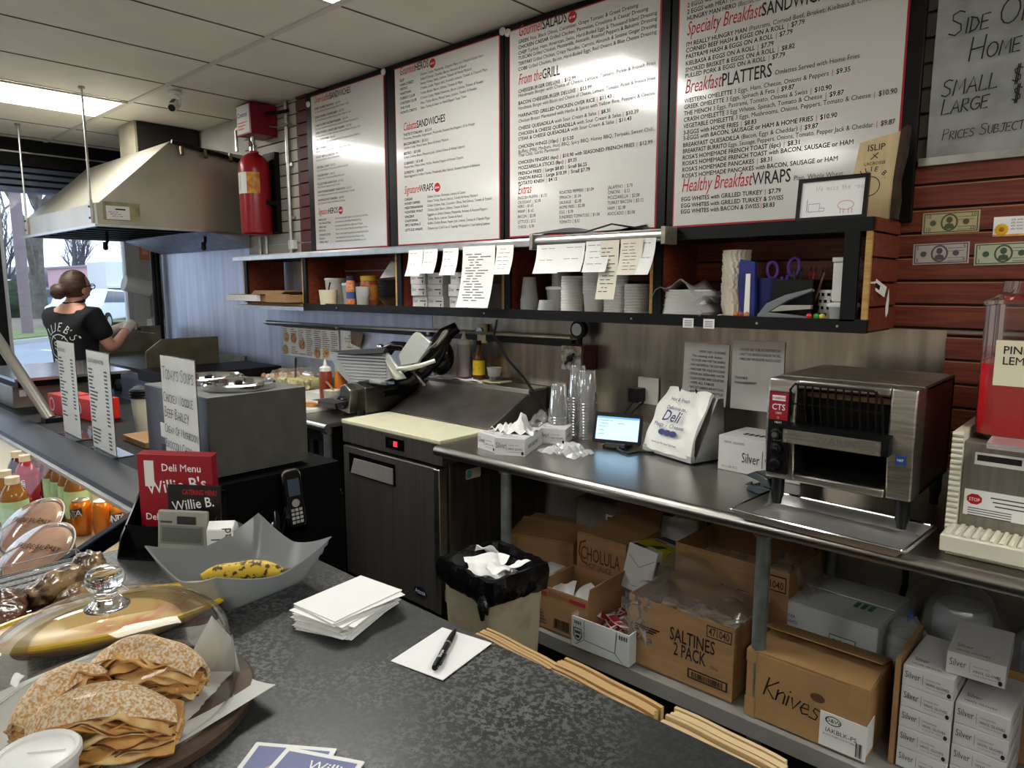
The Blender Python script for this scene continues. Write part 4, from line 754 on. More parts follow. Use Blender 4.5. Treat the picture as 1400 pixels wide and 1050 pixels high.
b = MB(); b.box(-.075, .075, -.055, -.05, 0, .13, BLACK); b.box(-.075, .075, .05, .055, 0, .13, BLACK); b.box(-.075, -.07, -.05, .05, 0, .13, BLACK); b.box(.07, .075, -.05, .05, 0, .13, BLACK); b.box(-.075, .075, -.055, .055, 0, .006, BLACK); b.box(-.002, .002, -.05, .05, 0, .12, BLACK); b.build('box', t, bev=.002)
PURP = mat('purple plastic', C(98, 66, 160), .4)
t = thing('scissors', 'purple handled scissors standing in the black desk caddy', 'scissors', (-.965, -.175, SZ + .02))
b = MB(); b.tube([(.02 + .018 * math.cos(a), 0, .155 + .03 * math.sin(a)) for a in [i * PI / 8 for i in range(16)]], .0055, PURP, 8, True, M=T(0, 0, 0, .2, 0, .07)); b.tube([(.012, 0, .125), (.004, 0, .09)], .006, PURP, 8); b.build('handle', t)
b = MB(); b.tube([(-.03 + .017 * math.cos(a), 0, .145 + .028 * math.sin(a)) for a in [i * PI / 8 for i in range(16)]], .0055, PURP, 8, True, M=T(0, 0, 0, .2, 0, -.07)); b.tube([(-.008, 0, .12), (-.002, 0, .09)], .006, PURP, 8); b.build('handle', t)
b = MB(); b.prism([(-.004, .1), (.008, .1), (.003, .0)], -.001, .001, CHROME, None, 'y'); b.build('blade', t)
for i, (dx, dy, c, tl) in enumerate(((.0, .01, (40, 90, 60), .1), (.02, -.02, (60, 62, 66), -.12), (.035, .02, (150, 30, 36), .05), (.045, -.01, (150, 30, 36), .16), (.055, .015, (30, 30, 34), .2), (.062, -.02, (120, 84, 60), .28), (.012, .03, (20, 20, 22), -.05))):
    b = MB(); b.cyl(0, 0, 0, .15, .004, mat('pen %d' % i, C(*c), .4), 8); b.cyl(0, 0, .15, .165, .0035, BLACK, 8, r2=.002); o = b.build('pen', loc=(-.925 + dx - .005, -.165 + dy, SZ + .008)); o.rotation_euler = (0, tl, 0)
    tag(o, ('dark green pen nearest the scissors in the desk caddy', 'grey pen left of the red markers in the desk caddy', 'upright red marker in the desk caddy', 'slanted red marker in the desk caddy', 'black pen leaning right in the desk caddy', 'brown pencil leaning farthest right in the desk caddy', 'short black pen at the back of the desk caddy')[i], 'pen', 'pens in the desk caddy')
t = thing('stapler', 'grey open stapler lying in front of the black desk caddy', 'stapler', (-.92, -.262, SZ)); GP = mat('grey plastic', C(112, 118, 122), .4)
b = MB(); b.prism([(-.09, 0), (.08, 0), (.085, .008), (-.05, .02), (-.09, .015)], -.016, .016, GP, None, 'y'); b.build('base', t, bev=.002)
b = MB(); b.prism([(-.09, .012), (-.06, .05), (.0, .078), (.085, .1), (.088, .092), (.01, .06), (-.04, .028), (-.07, .01)], -.014, .014, GP, None, 'y'); b.build('top_arm', t, bev=.002)
b = MB(); b.prism([(-.05, .022), (.085, .034), (.085, .046), (-.03, .044)], -.009, .009, ALU, None, 'y'); b.build('magazine', t)
t = thing('patterned_cup', 'white mug with a black square pattern behind the stapler', 'mug', (-.805, -.15, SZ)); b = MB(); b.lathe([(.045, 0), (.047, .005), (.047, .095), (.044, .095), (.043, .006), (0, .006)], WHITE, None, 24); b.build('mug', t)
b = MB()
for r in range(4):
    for i in range(14):
        a = 2 * PI * i / 14 + (r % 2) * .22; c, s_ = math.cos(a), math.sin(a); M_ = T(.0475 * c, .0475 * s_, .014 + .022 * r, a + PI / 2); b.box(-.005, .005, -.0006, .0006, -.005, .005, BLACK, M_)
b.build('pattern', t)
tub('deli_container', 'clear lidded deli tub of pepper at the right end of the shelf', -.745, -.235, SZ, .045, .05, FROST, mat('pepper', C(74, 66, 56), .9), .6, LIDW)
t = thing('label_roll_box', 'tall white handwritten plastic box standing on the pepper tub', 'box', (-.745, -.235, SZ + .058)); b = MB(); b.prism([(-.032, -.022), (.032, -.022), (.036, .022), (-.036, .022)], 0, .125, WHITE); b.build('box', t, bev=.003); b = MB(); b.box(-.036, .036, -.026, .026, .125, .14, LIDW); b.build('lid', t, bev=.003); b = MB(); b.hand('STAPLES', .016, GREYINK, frameM((.004, -.0228, .12), (0, 0, -1), (1, 0, 0)), .0015); b.build('writing', t)
for i, (x, c, l) in enumerate(((-1.09, (190, 120, 70), 'leftmost wrapped candy at the front of the fifth cubby'), (-1.07, (150, 60, 40), 'second wrapped candy at the front of the fifth cubby'), (-1.05, (196, 130, 90), 'third wrapped candy, nearest the desk caddy'), (-.838, (190, 50, 50), 'small red candy right of the stapler'), (-.815, (60, 150, 60), 'small green candy right of the stapler'), (-.797, (200, 190, 60), 'small yellow candy right of the stapler'))):
    b = MB(); b.ell((0, 0, .01), (.010, .008, .010), mat('candy %d' % i, C(*c), .3), 10, 6, f=lump(3, .3, i)); tag(b.build('wrapped_candy', loc=(x, -.272, SZ)), l, 'candy', 'candies in the fifth cubby')
for i, (x, y, l) in enumerate(((-1.36, -.27, 'white napkin scrap under the paper trays bag'), (-1.16, -.275, 'white napkin scrap in front of the paper filters'))):
    b = MB(); b.grid(lambda u, v: (.1 * u, .05 * v + .02 * u, .004 * math.sin(u * 5 + v * 3) + .004), 5, 3, PAPERB, thick=.001); tag(b.build('paper_scrap', loc=(x, y, SZ)), l, 'paper')
# on the shelf top
t = thing('picture_frame', 'black framed crayon drawing leaning on top of the shelf', 'picture frame', (-.80, -.255, 1.758), 0, None, -.12)
b = MB()
for a in ((-.108, .108, 0, .012), (-.108, .108, .126, .138), (-.108, -.096, .012, .126), (.096, .108, .012, .126)): b.box(a[0], a[1], 0, .012, a[2], a[3], BLACK)
b.build('frame', t); b = MB(); b.box(-.097, .097, .004, .008, .011, .127, PAPERB); b.build('drawing_paper', t)
b = MB(); b.hand('We miss the food', .016, mat('grey crayon', C(150, 146, 150), .8), wallM(-.05, .0035, .095), .001)
PK = mat('pink crayon', C(200, 150, 150), .8); b.ribbon([Vector((.045 + .024 * math.cos(a), .045 + .014 * math.sin(a), 0)) for a in [i * PI / 8 for i in range(17)]], .002, PK, wallM(0, .0035, 0))
for x in (.03, .04, .055, .065): b.ribbon([Vector((x, .034, 0)), Vector((x, .02, 0))], .002, PK, wallM(0, .0035, 0))
for pl in ([(-.07, .03), (-.07, .055), (-.035, .055), (-.035, .03), (-.07, .03)], [(-.035, .04), (-.02, .04), (-.02, .03), (-.035, .03)], [(-.075, .07), (-.075, .03)]): b.ribbon([Vector((x, z, 0)) for x, z in pl], .0015, GREYINK, wallM(0, .0035, 0))
b.build('crayon_drawing', t)
t = thing('wood_slab_sign', 'live edge wooden slab sign with burned lettering behind the picture frame', 'wooden sign', (-.715, -.13, 1.758), -.12, None, -.08)
LW = mat('pale wood', C(206, 182, 138), .6, var=.15, scale=7, stretch=(6, 6, 1)); BARK = mat('bark', C(66, 50, 38), .9, var=.5, scale=25, bump=.5)
b = MB(); b.prism([(-.075, 0), (.068, 0), (.066, .12), (.074, .27), (-.05, .25), (-.068, .1)], -.013, .013, LW, None, 'y'); b.build('slab', t)
b = MB(); b.prism([(.067, 0), (.082, 0), (.085, .06), (.078, .12), (.09, .2), (.092, .285), (.073, .272), (.065, .12)], -.016, .016, BARK, None, 'y'); b.build('bark_edge', t)
b = MB(); BURN = mat('burned wood', C(50, 34, 22), .8); b.text('ISLIP', .028, BURN, wallM(.003, -.0136, .22), 1, align='C'); b.text('LACROSSE', .014, BURN, wallM(.003, -.0136, .175), 1, align='C')
b.ribbon([Vector((-.01, .193, 0)), Vector((.012, .212, 0)), Vector((-.004, .208, 0)), Vector((.01, .195, 0))], .003, BURN, wallM(0, -.0136, 0))
for i, c in enumerate("WILLIE B."): a = math.radians(150 - i * 15); b.text(c, .022, BURN, wallM(-.005 + .05 * math.cos(a), -.0136, 0.105 + .05 * math.sin(a)) @ Matrix.Rotation(a - PI / 2, 4, 'Z'), 1, align='C')
b.ribbon([Vector((-.005 + .03 * math.cos(a), .108 + .03 * math.sin(a), 0)) for a in [i * PI / 10 for i in range(21)]], .003, BURN, wallM(0, -.0136, 0)); b.build('burned_lettering', t)
# ================================================================ BENCHES
LEGM = mat('galvanised leg', C(132, 142, 138), .45, .5, var=.35, scale=25); GALV = mat('galvanised sheet', C(168, 168, 162), .5, .4, var=.2, scale=6)
def bench(name, label, x0, x1, y0, h, legs, shelf, grp=None):
    cx = (x0 + x1) / 2; t = thing(name, label, 'work table', (cx, -.38, 0), 0, grp)
    b = MB(); b.M = T(-cx, .38, 0); r = .022
    prof = [(-.03, h), (y0 + r, h)] + [(y0 + r + r * math.cos(math.radians(90 + a)), h - r + r * math.sin(math.radians(90 + a))) for a in range(0, 181, 30)] + [(y0 + .03, h - .044), (y0 + .03, h - .02), (-.03, h - .02)]
    b.prism(prof, x0, x1, STEEL, None, 'x'); b.build('tabletop', t)
    b = MB(); b.M = T(-cx, .38, 0); b.box(x0, x1, -.03, -.008, h - .02, h + .06, STEEL); b.build('backsplash', t)
    for (x, y) in legs:
        b = MB(); b.M = T(-cx, .38, 0); b.tube([(x, y, .05), (x, y, h - .03)], .021, LEGM, 12); b.cyl(x, y, 0, .05, .018, ALU, 10, r2=.024); b.cyl(x, y, h - .06, h - .03, .03, ALU, 12); b.build('leg', t)
    if shelf:
        b = MB(); b.M = T(-cx, .38, 0); b.box(shelf[0], shelf[1], -.74, -.03, .25, .282, GALV); b.box(shelf[0], shelf[1], -.745, -.735, .235, .285, GALV); b.build('undershelf', t)
bench('prep_table', 'long stainless work table carrying the toaster and bag rack', -2.14, 1.1, -.765, .90, [(-1.79, -.70), (-.775, -.70), (.85, -.70), (-1.79, -.09), (-.775, -.09), (.85, -.09)], (-2.1, 1.05))
bench('prep_table', 'stainless work table left of the sandwich fridge, holding the meat slicer', -4.44, -2.885, -.80, .895, [(-4.4, -.74), (-2.95, -.74), (-4.4, -.09), (-2.95, -.09)], None)
b = MB(); b.box(-.76, .74, -.32, .32, 0, .84, MATTE)
for i in range(9): b.box(-.1 + .09 * i, -.06 + .09 * i, -.335, -.32, .45 + .02 * (i % 3), .78, mat('black tub side', C(36, 36, 38), .4))
tag(b.build('storage_cabinet', loc=(-3.66, -.40, 0)), 'black cabinet front under the slicer table', 'cabinet')

# sandwich prep fridge
FS = steel('fridge steel', C(132, 127, 122), .38, (30, 30, .6), .015, .2, 2, .75); FSIDE = steel('fridge side', C(104, 98, 94), .42, (20, 20, 1), .03, .4, 2, .7)
t = thing('prep_fridge', 'stainless sandwich prep fridge with cream cutting board and sloped lid', 'fridge', (-2.51, -.36, 0)); fx, fy = -2.51, -.36
b = MB(); b.M = T(-fx, -fy, 0); b.box(-2.87, -2.157, -.66, -.02, .12, .80, FSIDE); b.build('cabinet', t, bev=.003)
b = MB(); b.M = T(-fx, -fy, 0); b.box(-2.875, -2.152, -.705, -.02, .80, .892, FS); b.build('top_rim', t, bev=.004)
d = MB(); d.M = T(-fx, -fy, 0); d.box(-2.865, -2.165, -.71, -.665, .14, .785, FS); d.box(-2.20, -2.163, -.714, -.668, .14, .785, ALU); dr = d.build('door', t, bev=.004)
b = MB(); b.M = T(-fx, -fy, 0); b.box(-2.815, -2.46, -.7125, -.71, .655, .755, GLOSSB); b.prism([(-2.77, .735), (-2.475, .735), (-2.475, .66), (-2.80, .66)], -.716, -.712, mat('handle plate', C(205, 200, 196), .4, .6, var=.1, scale=20, bump=.2, bscale=8), None, 'y'); b.build('recessed_handle', dr)
b = MB(); b.M = T(-fx, -fy, 0); b.add([(-2.30 + .05 * u, -.7125, .205 + .025 * v) for u, v in ring(24)], [tuple(range(24))[::-1]], ALU); b.add([(-2.30 + .046 * u, -.713, .205 + .021 * v) for u, v in ring(24)], [tuple(range(24))[::-1]], mat('badge blue', C(24, 30, 60), .3)); b.text('Atosa', .03, PAPERB, wallM(-2.30, -.7136, .196), 1, align='C'); b.build('badge', dr)
b = MB(); b.M = T(-fx, -fy, 0); b.box(-2.53, -2.40, -.7085, -.7045, .825, .875, GLOSSB); b.box(-2.47, -2.445, -.7115, -.708, .838, .862, mat('rocker red', C(214, 24, 40), .35, emit=((1, .05, .08, 1), .6))); b.box(-2.505, -2.48, -.7105, -.708, .84, .86, BLACK); b.build('control_panel', t)
CB = mat('cutting board', C(214, 212, 182), .5, var=.07, scale=14)
b = MB(); b.M = T(-fx, -fy, 0); b.box(-2.872, -2.155, -.712, -.425, .893, .912, CB); b.build('cutting_board', t, bev=.004)
LIDS = steel('scratched lid', C(128, 122, 118), .36, (2, 2, 2), .02, .35, 4, .8)
b = MB(); b.M = T(-fx, -fy, 0)
b.prism([(-.42, .895), (-.42, .915), (-.135, 1.055), (-.02, 1.055), (-.02, .895)], -2.87, -2.155, LIDS, None, 'x'); b.box(-2.872, -2.153, -.145, -.02, 1.055, 1.066, ALU); b.box(-2.872, -2.153, -.155, -.142, 1.035, 1.066, ALU)
b.build('sloped_lid', t, bev=.002)
b = MB(); b.M = T(-fx, -fy, 0); b.prism(rrect(.09, .045, .008), 0, .0015, mat('sticker cream', C(214, 212, 196), .5), frameM((-2.1555, -.52, .735), (0, 1, 0), (0, .05, 1))); b.add([(-.026 + .018 * u, .018 * v, .002) for u, v in ring(16)], [tuple(range(16))], mat('sticker green', C(96, 168, 150), .5), frameM((-2.1555, -.52, .735), (0, 1, 0), (0, .05, 1))); b.build('safety_sticker', t)
for x, y in ((-2.83, -.62), (-2.2, -.62), (-2.83, -.08), (-2.2, -.08)): b = MB(); b.M = T(-fx, -fy, 0); b.cyl(x, y, 0, .12, .025, BLACK, 12); b.build('caster', t)
# on the fridge
b = MB(); b.grid(lambda u, v: (-.32 + .36 * u, -.055 + .10 * v, .005 + .004 * math.sin(u * 17 + v * 4)), 16, 6, PAPERB, thick=.004); b.grid(lambda u, v: (.02 + .14 * u, -.05 + .09 * v, .009 + .003 * math.sin(u * 9)), 6, 4, mat('tan cloth', C(184, 170, 140), .9), thick=.005)
tag(b.build('folded_towel', loc=(-2.52, -.08, 1.067)), 'folded white towel along the top of the sandwich fridge', 'towel')
t = thing('squeeze_bottle', 'clear squeeze bottle half filled with purple dressing on the fridge top', 'squeeze bottle', (-2.665, -.085, 1.078))
VIN = mat('purple dressing', C(128, 48, 84), .3); OIL = mat('amber oil', C(138, 96, 60), .3)
b = MB(); b.shell([(.0365, .0), (.038, .01), (.038, .16), (.03, .175)], FROST, None, 22); b.build('bottle', t)
b = MB(); b.lathe([(.036, .002), (.0365, .01), (.0365, .075), (0, .075)], VIN, None, 20); b.lathe([(0, .075), (.0365, .075), (.0365, .10), (0, .10)], OIL, None, 20); b.build('dressing', t)
b = MB(); b.lathe([(.033, .17), (.033, .19), (.014, .198), (.009, .215), (.005, .235), (0, .235)], WHITE, None, 18); b.build('nozzle_cap', t)
t = thing('mustard_bottle', 'brown glass mustard bottle with a yellow label on the fridge top', 'bottle', (-2.555, -.085, 1.078)); b = MB(); b.lathe([(.03, 0), (.031, .01), (.031, .10), (.024, .125), (.013, .15), (.0125, .175), (.0, .175)], mat('brown glass', C(84, 52, 20), .15), None, 20); b.build('bottle', t); b = MB(); b.shell([(.0316, .02), (.0316, .095)], mat('mustard label', C(214, 180, 40), .5, col2=C(90, 70, 60), scale=26, cr=(.3, .42)), None, 20); b.build('label', t); b = MB(); b.cyl(0, 0, .173, .195, .0145, BLACK, 16); b.build('cap', t)
b = MB(); b.lathe([(.026, 0), (.026, .02), (.03, .022), (.036, .055), (.038, .065), (.034, .065), (.027, .024), (0, .024)], FROST, None, 18); b.lathe([(.0262, .001), (.0262, .03), (0, .03)], mat('spice brown', C(90, 80, 72), .7), None, 16); tag(b.build('spice_cup', loc=(-2.445, -.085, 1.078)), 'small clear cup stacked on a dark one beside the mustard bottle', 'cup')
t = thing('wall_thermostat', 'cream round dial thermostat behind the mustard bottle', 'thermostat', (-2.59, -.012, 1.305)); b = MB(); b.box(-.03, .03, -.02, 0, -.05, .05, mat('aged cream', C(200, 188, 150), .5)); b.build('plate', t, bev=.003); b = MB(); b.cyl(0, 0, 0, .014, .022, ALU, 18, M=T(0, -.02, .01, 0, PI / 2)); b.build('dial', t)
b = MB(); b.tube([(-2.19, -.33, 1.40), (-2.2, -.34, 1.33), (-2.15, -.30, 1.22), (-2.08, -.27, 1.14), (-2.0, -.27, 1.06), (-1.93, -.28, .99), (-1.9, -.27, .95), (-1.9, -.2, .908)], .006, BLACK, 8)
tag(b.build('power_cable'), 'black power cord hanging from the shelf down past the fridge lid', 'cord')

# ================================================================ ON THE LONG BENCH
BZ = .9005
t = glove_box(.118, .21, .066, loc=(-1.985, -.66, BZ), rz=-.16, label='leftmost open glove box on the bench, next to the fridge corner')
g2 = glove_box(.125, .24, .068, loc=(-1.853, -.70, BZ), rz=.42, label='middle open glove box on the bench with a tall tuft of glove')
g3 = glove_box(.118, .12, .064, loc=(-1.86, -.43, BZ), rz=.42, label='rearmost glove box on the bench, behind the tufted one')
TIS = mat('white glove film', C(222, 222, 220), .5)
def tuft(label, x, y, z, w, h, sd):
    b = MB(); b.grid(lambda u, v: ((u - .5) * w * (1 + .2 * math.sin(v * 9 + sd)), (v - .5) * w * .8, h * max(0, 1 - 2.0 * math.hypot(u - .5, v - .5)) * (1 + .3 * math.sin(u * 11 + sd)) + .008 * math.sin(u * 17 + v * 13 + sd) + .008), 12, 12, TIS, thick=.001)
    return b
for g, x, y, w, h, l in ((t, .06, .10, .10, .03, 0), (g2, .07, .12, .11, .075, 1)):
    b = tuft('', 0, 0, 0, w, h, l); o = b.build('glove_tuft', g, loc=(x, y, .066))
b = MB(); b.grid(lambda u, v: (.14 * (u - .5) * (1.2 - .3 * v), .12 * (v - .5) + .02 * math.sin(7 * u), .05 + .06 * math.sin(PI * u) * math.sin(PI * v) + .012 * math.sin(23 * u + 9 * v)), 14, 12, FILM); b.grid(lambda u, v: (.15 * (u - .5), -.06 - .012 * math.sin(u * 15), .0 + .07 * v), 10, 5, FILM); b.grid(lambda u, v: (.08, -.06 + .12 * u, .005 + .06 * v + .01 * math.sin(u * 20)), 8, 5, FILM)
tag(b.build('plastic_bag', loc=(-1.93, -.32, BZ)), 'crinkled clear plastic bag behind the glove boxes', 'plastic bag')
b = MB(); b.grid(lambda u, v: ((u - .5) * .19, (v - .5) * .13, .004 + .042 * abs(noise.noise(Vector((u * 5, v * 5, 2)))) * (1.4 - abs(2 * u - 1)) + .016 * math.sin(PI * u) * math.sin(PI * v)), 24, 18, thin_glass('wrinkled film', (.96, .96, .96, 1), .15, .6, .45), thick=.0006)
tag(b.build('plastic_wrap', loc=(-1.66, -.50, BZ)), 'crumpled white plastic wrap on the bench before the tablet', 'plastic wrap')
CUPC = thin_glass('cup plastic', (.96, .97, .98, 1), .06, .75, .12)
cu = MB(); cu.shell([(.03, .145), (.0315, .143), (.044, .006), (.046, .005), (.046, 0), (.0435, 0), (.031, .138)], CUPC, None, 22); cu.add([(.03 * u, .03 * v, .145) for u, v in ring(22)], [tuple(range(22))], CUPC)
pc = cu.build('plastic_cup', loc=(-1.855, -.30, BZ)); tag(pc, 'clear plastic cup in the shortest of the three bench cup towers', 'cup', 'short tower of clear cups')
for i in range(1, 9): dup(pc, (-1.855, -.30, BZ + .0115 * i))
for n, (x, y, k, l) in enumerate(((-1.845, -.18, 14, 'clear plastic cup in the tallest bench cup tower, below the pull box'), (-1.765, -.215, 13, 'clear plastic cup in the cup tower nearest the tablet'))):
    for i in range(k): dup(pc, (x, y, BZ + .0125 * i), label=l, group=('tall tower of clear cups', 'tower of clear cups by the tablet')[n])
# tablet
t = thing('tablet', 'black tablet with a lit blue white screen on a small stand', 'tablet', (-1.565, -.29, BZ), .30, None, 0)
MT = T(0, .0, .018, 0, -.30, 0)
b = MB(); b.prism(rrect(.20, .125, .008), -.005, .005, BLACK, MT @ T(0, 0, .0625, 0, PI / 2)); tb_ = b.build('body', t)
SCR = mat('lit screen', C(150, 190, 220), .3, emit=((.42, .66, .92, 1), .75)); DIM = mat('screen bar', C(90, 140, 190), .3, emit=((.16, .36, .6, 1), .5))
b = MB(); b.box(-.088, .088, -.0062, -.0052, .014, .108, SCR, MT); b.box(-.088, .088, -.0068, -.006, .1, .108, DIM, MT)
for i, (x0, x1, z) in enumerate(((-.08, -.02, .09), (-.08, -.04, .078), (-.08, -.05, .066), (.03, .08, .103), (0, .03, .08), (-.08, -.055, .05), (-.08, -.055, .035))): b.box(x0, x1, -.0068, -.006, z, z + .003, DIM, MT)
b.build('screen', tb_)
b = MB(); b.box(-.05, .05, -.02, .09, 0, .012, BLACK); b.prism([(-.005, .01), (.012, .01), (.055, .075), (.045, .08)], -.03, .03, BLACK, None, 'x'); b.box(-.04, .04, -.025, -.005, .008, .022, mat('bracket dark', C(60, 60, 60), .4)); b.build('stand', t)
# charger and cables
t = thing('power_adapter', 'black power adapter plugged into the wall socket behind the bag rack', 'power adapter', (-1.60, -.012, 1.075)); b = MB(); b.box(-.05, .0, -.07, -.006, -.02, .04, BLACK); b.build('plug', t, bev=.004); b = MB(); b.box(-.04, .06, -.006, 0, -.03, .085, WHITE); b.build('socket_plate', t)
b = MB(); b.tube([(-1.63, -.06, 1.06), (-1.66, -.10, 1.0), (-1.67, -.16, .93), (-1.62, -.26, .908), (-1.58, -.27, .915)], .003, BLACK, 6); tag(b.build('charging_cable'), 'thin black cable from the adapter down to the tablet', 'cable')
b = MB(); b.tube([(-1.585, -.06, 1.06), (-1.60, -.12, 1.02), (-1.585, -.2, .95), (-1.53, -.33, .908), (-1.46, -.36, .906), (-1.45, -.30, .906), (-1.38, -.26, .906)], .0045, BLACK, 6); tag(b.build('charging_cable'), 'thicker black cable curling along the left edge of the bag rack', 'cable')
# deli bag rack
t = thing('bag_rack', 'sloped grey rack with dark base for white deli bags', 'rack', (-1.33, -.275, BZ), -.31)
b = MB(); b.box(-.135, .135, -.005, .16, 0, .006, MATTE); b.prism([(0, .006), (.15, .006), (.135, .235), (.105, .235)], .128, .134, ALU, None, 'x'); b.prism([(0, .006), (.15, .006), (.135, .235), (.105, .235)], -.134, -.128, ALU, None, 'x'); b.prism([(0.0, .006), (.004, .006), (.112, .235), (.106, .235)], -.128, .128, ALU, None, 'x'); b.box(-.135, .135, -.02, .0, 0.006, .03, mat('rack lip', C(180, 182, 184), .4, .3)); b.build('frame', t)
for x in (-.045, .045): b = MB(); b.tube([(x, .10, .24), (x, .08, .262), (x, .088, .235)], .003, BLACK, 6); b.build('peg', t)
t2 = thing('deli_bag', 'pad of white plastic deli bags with blue print on the sloped rack', 'bags', (-1.33, -.275, BZ + .004), -.31)
BAGW = mat('white bag plastic', C(226, 226, 220), .35, bump=.35, bscale=22, sss=0); BLUEP = mat('blue bag print', C(44, 52, 110), .5)
def bagp(u, v): return ((u - .5) * (.258 - .02 * v + (.01 * math.sin(v * 12))), -.022 + .118 * v - .016 * math.sin(PI * v) - .008 * math.sin(PI * u) + .004 * math.sin(u * 21 + v * 15), .016 + .232 * v + .006 * math.sin(u * 9) * v)
b = MB(); b.grid(lambda u, v: bagp(u, v), 18, 16, BAGW, thick=.014); b.build('bag_pad', t2)
b = MB(); MBg = T(0, -.04, 0, 0, math.atan2(.232, .10), 0)
nrm = Vector((0, -.232, .118)).normalized() * .013
def onbag(x, v): p = bagp(.5, v); return frameM((x, p[1] + nrm.y, p[2] + nrm.z), (1, 0, 0), (0, .1, .232))
b.text('Deli', .062, BLUEP, onbag(-.005, .50), 1, align='C', shear=.3, sx=.9); b.text('Delicious to...', .02, BLUEP, onbag(0, .68), 1, align='C', shear=.2); b.text('Hot & Fresh', .02, BLUEP, onbag(-.0, .82), 1, align='C', shear=.2); b.text('Meats  -  Cheeses', .022, BLUEP, onbag(0, .40), 1, align='C'); b.text('thank you for your business', .012, BLUEP, onbag(0, .12), 1, align='C')
for x in (-.03, .0, .03): b.add([(x + .02 * u, .012 * v, 0) for u, v in ring(12)], [tuple(range(12))], BLUEP, onbag(0, .31))
b.build('bag_print', t2)
# silver carton
t = thing('carton', 'white foodservice carton on the bench behind the toaster', 'carton', (-1.115, -.31, BZ), -.06)
b = MB(); b.box(0, .30, 0, .20, 0, .125, KRAFTW); b.build('box', t, bev=.002)
b = MB(); b.text('Silver', .05, INK, wallM(.09, -.001, .04), 0, sx=.6); b.box(.165, .1665, -.001, 0, .03, .09, INK); b.text('FOODSERVICE', .016, INK, wallM(.175, -.001, .055), 1, sx=.9); b.text('VINYL GLOVES', .012, INK, wallM(.02, -.001, .1), 0); b.text('10 x 100 PCS', .011, INK, wallM(.015, -.001, .012), 0); b.build('print', t)
b = MB()
for i in range(11): b.box(.06 + .02 * i, .072 + .02 * i, .06, .09, .1255, .1262, INK)
b.build('top_print', t)
# claw clip
t = thing('claw_clip', 'dark teal plastic claw clip lying at the corner of the tray', 'hair clip', (-.865, -.50, BZ), -.5); TEAL = mat('teal plastic', C(12, 34, 40), .3)
b = MB(); b.prism([(-.07, .045), (-.02, .07), (.04, .06), (.06, .035), (.03, .03), (.0, .042)], -.022, .022, TEAL, None, 'y'); b.build('jaw', t, bev=.004)
b = MB(); b.prism([(-.06, .0), (-.05, .02), (.02, .03), (.06, .03), (.05, .005), (0, .0)], -.022, .022, TEAL, None, 'y')
for i in range(3): b.prism([(-.075 + .01 * i, .012), (-.04 + .02 * i, .032), (-.035 + .02 * i, .018)], -.02 + .014 * i, -.012 + .014 * i, TEAL, None, 'y')
b.build('jaw', t, bev=.003)
# conveyor toaster
t = thing('conveyor_toaster', 'stainless conveyor toaster with red and black control panel on the bench', 'toaster', (-.612, -.42, BZ + .018)); 
TS = steel('toaster steel', C(176, 172, 164), .36, (2, 2, 30), .04, .35, 5); tb = MB(); o_ = (-.612, -.42, .918); tb.M = T(-o_[0], -o_[1], -o_[2])
def fr(b, x0, x1, z0, z1, yo=0.0):    # slightly faceted front slab between heights
    yf = lambda z: -.645 - .018 * (1 - abs((z - 1.16) / .16)) - yo
    b.prism([(yf(z0), z0), (yf((z0 + z1) / 2), (z0 + z1) / 2), (yf(z1), z1), (-.56, z1), (-.56, z0)], x0, x1, TS, None, 'x')
b = MB(); b.M = tb.M
b.box(-.80, -.79, -.60, -.22, 1.0, 1.285, mat('toaster side', C(96, 58, 52), .3, .8, var=.4)); b.box(-.435, -.425, -.60, -.22, 1.0, 1.285, mat('toaster side', (1, 1, 1, 1))); b.box(-.80, -.425, -.24, -.22, 1.0, 1.285, TS); b.box(-.80, -.425, -.58, -.22, 1.28, 1.292, TS); b.box(-.80, -.425, -.62, -.22, .998, 1.008, MATTE); b.box(-.79, -.435, -.30, -.24, 1.01, 1.28, MATTE); b.build('housing', t)
b = MB(); b.M = tb.M
fr(b, -.805, -.722, .998, 1.29); fr(b, -.485, -.423, .998, 1.29); b.box(-.722, -.485, -.65, -.56, 1.265, 1.29, TS); b.box(-.722, -.485, -.652, -.60, .998, 1.022, TS); b.build('front_frame', t, bev=.005)
b = MB(); b.M = tb.M; b.box(-.722, -.485, -.56, -.54, 1.15, 1.262, MATTE); b.box(-.722, -.485, -.575, -.555, 1.235, 1.25, mat('tan bar', C(160, 130, 90), .5)); b.box(-.722, -.485, -.6, -.3, 1.0, 1.01, mat('crumb tray', C(26, 24, 22), .7, col2=C(70, 60, 50), scale=90, cr=(.2, .35)))  # plain tan bar across the upper opening
b.box(-.715, -.49, -.63, -.42, 1.135, 1.15, MATTE)
for i in range(12): b.box(-.71 + .018 * i, -.703 + .018 * i, -.63, -.45, 1.150, 1.156, mat('belt wire', C(60, 58, 54), .4, .7))
b.build('conveyor', t)
b = MB(); b.M = tb.M; b.prism([(-.735, 1.175), (-.728, 1.185), (-.725, 1.128), (-.735, 1.12)], -.70, -.63, BLACK, T(0, 0, 0), 'y') if False else None
b.prism([(-.69, 1.118), (-.69, 1.155), (-.66, 1.17), (-.6, 1.165), (-.6, 1.12)], -.745, -.472, BLACK, None, 'x'); b.box(-.74, -.49, -.694, -.690, 1.118, 1.155, TS); b.text('WARING', .03, mat('embossed', C(150, 148, 142), .3, 1.0), wallM(-.655, -.6945, 1.128), 1, sx=1.1)
for x in (-.732, -.498):
    for z in (1.125, 1.148): b.cyl(0, 0, 0, .002, .004, ALU, 8, M=T(x, -.694, z, 0, PI / 2))
b.build('feed_hood', t)
b = MB(); b.M = tb.M; RED2 = mat('panel red', C(150, 22, 40), .4)
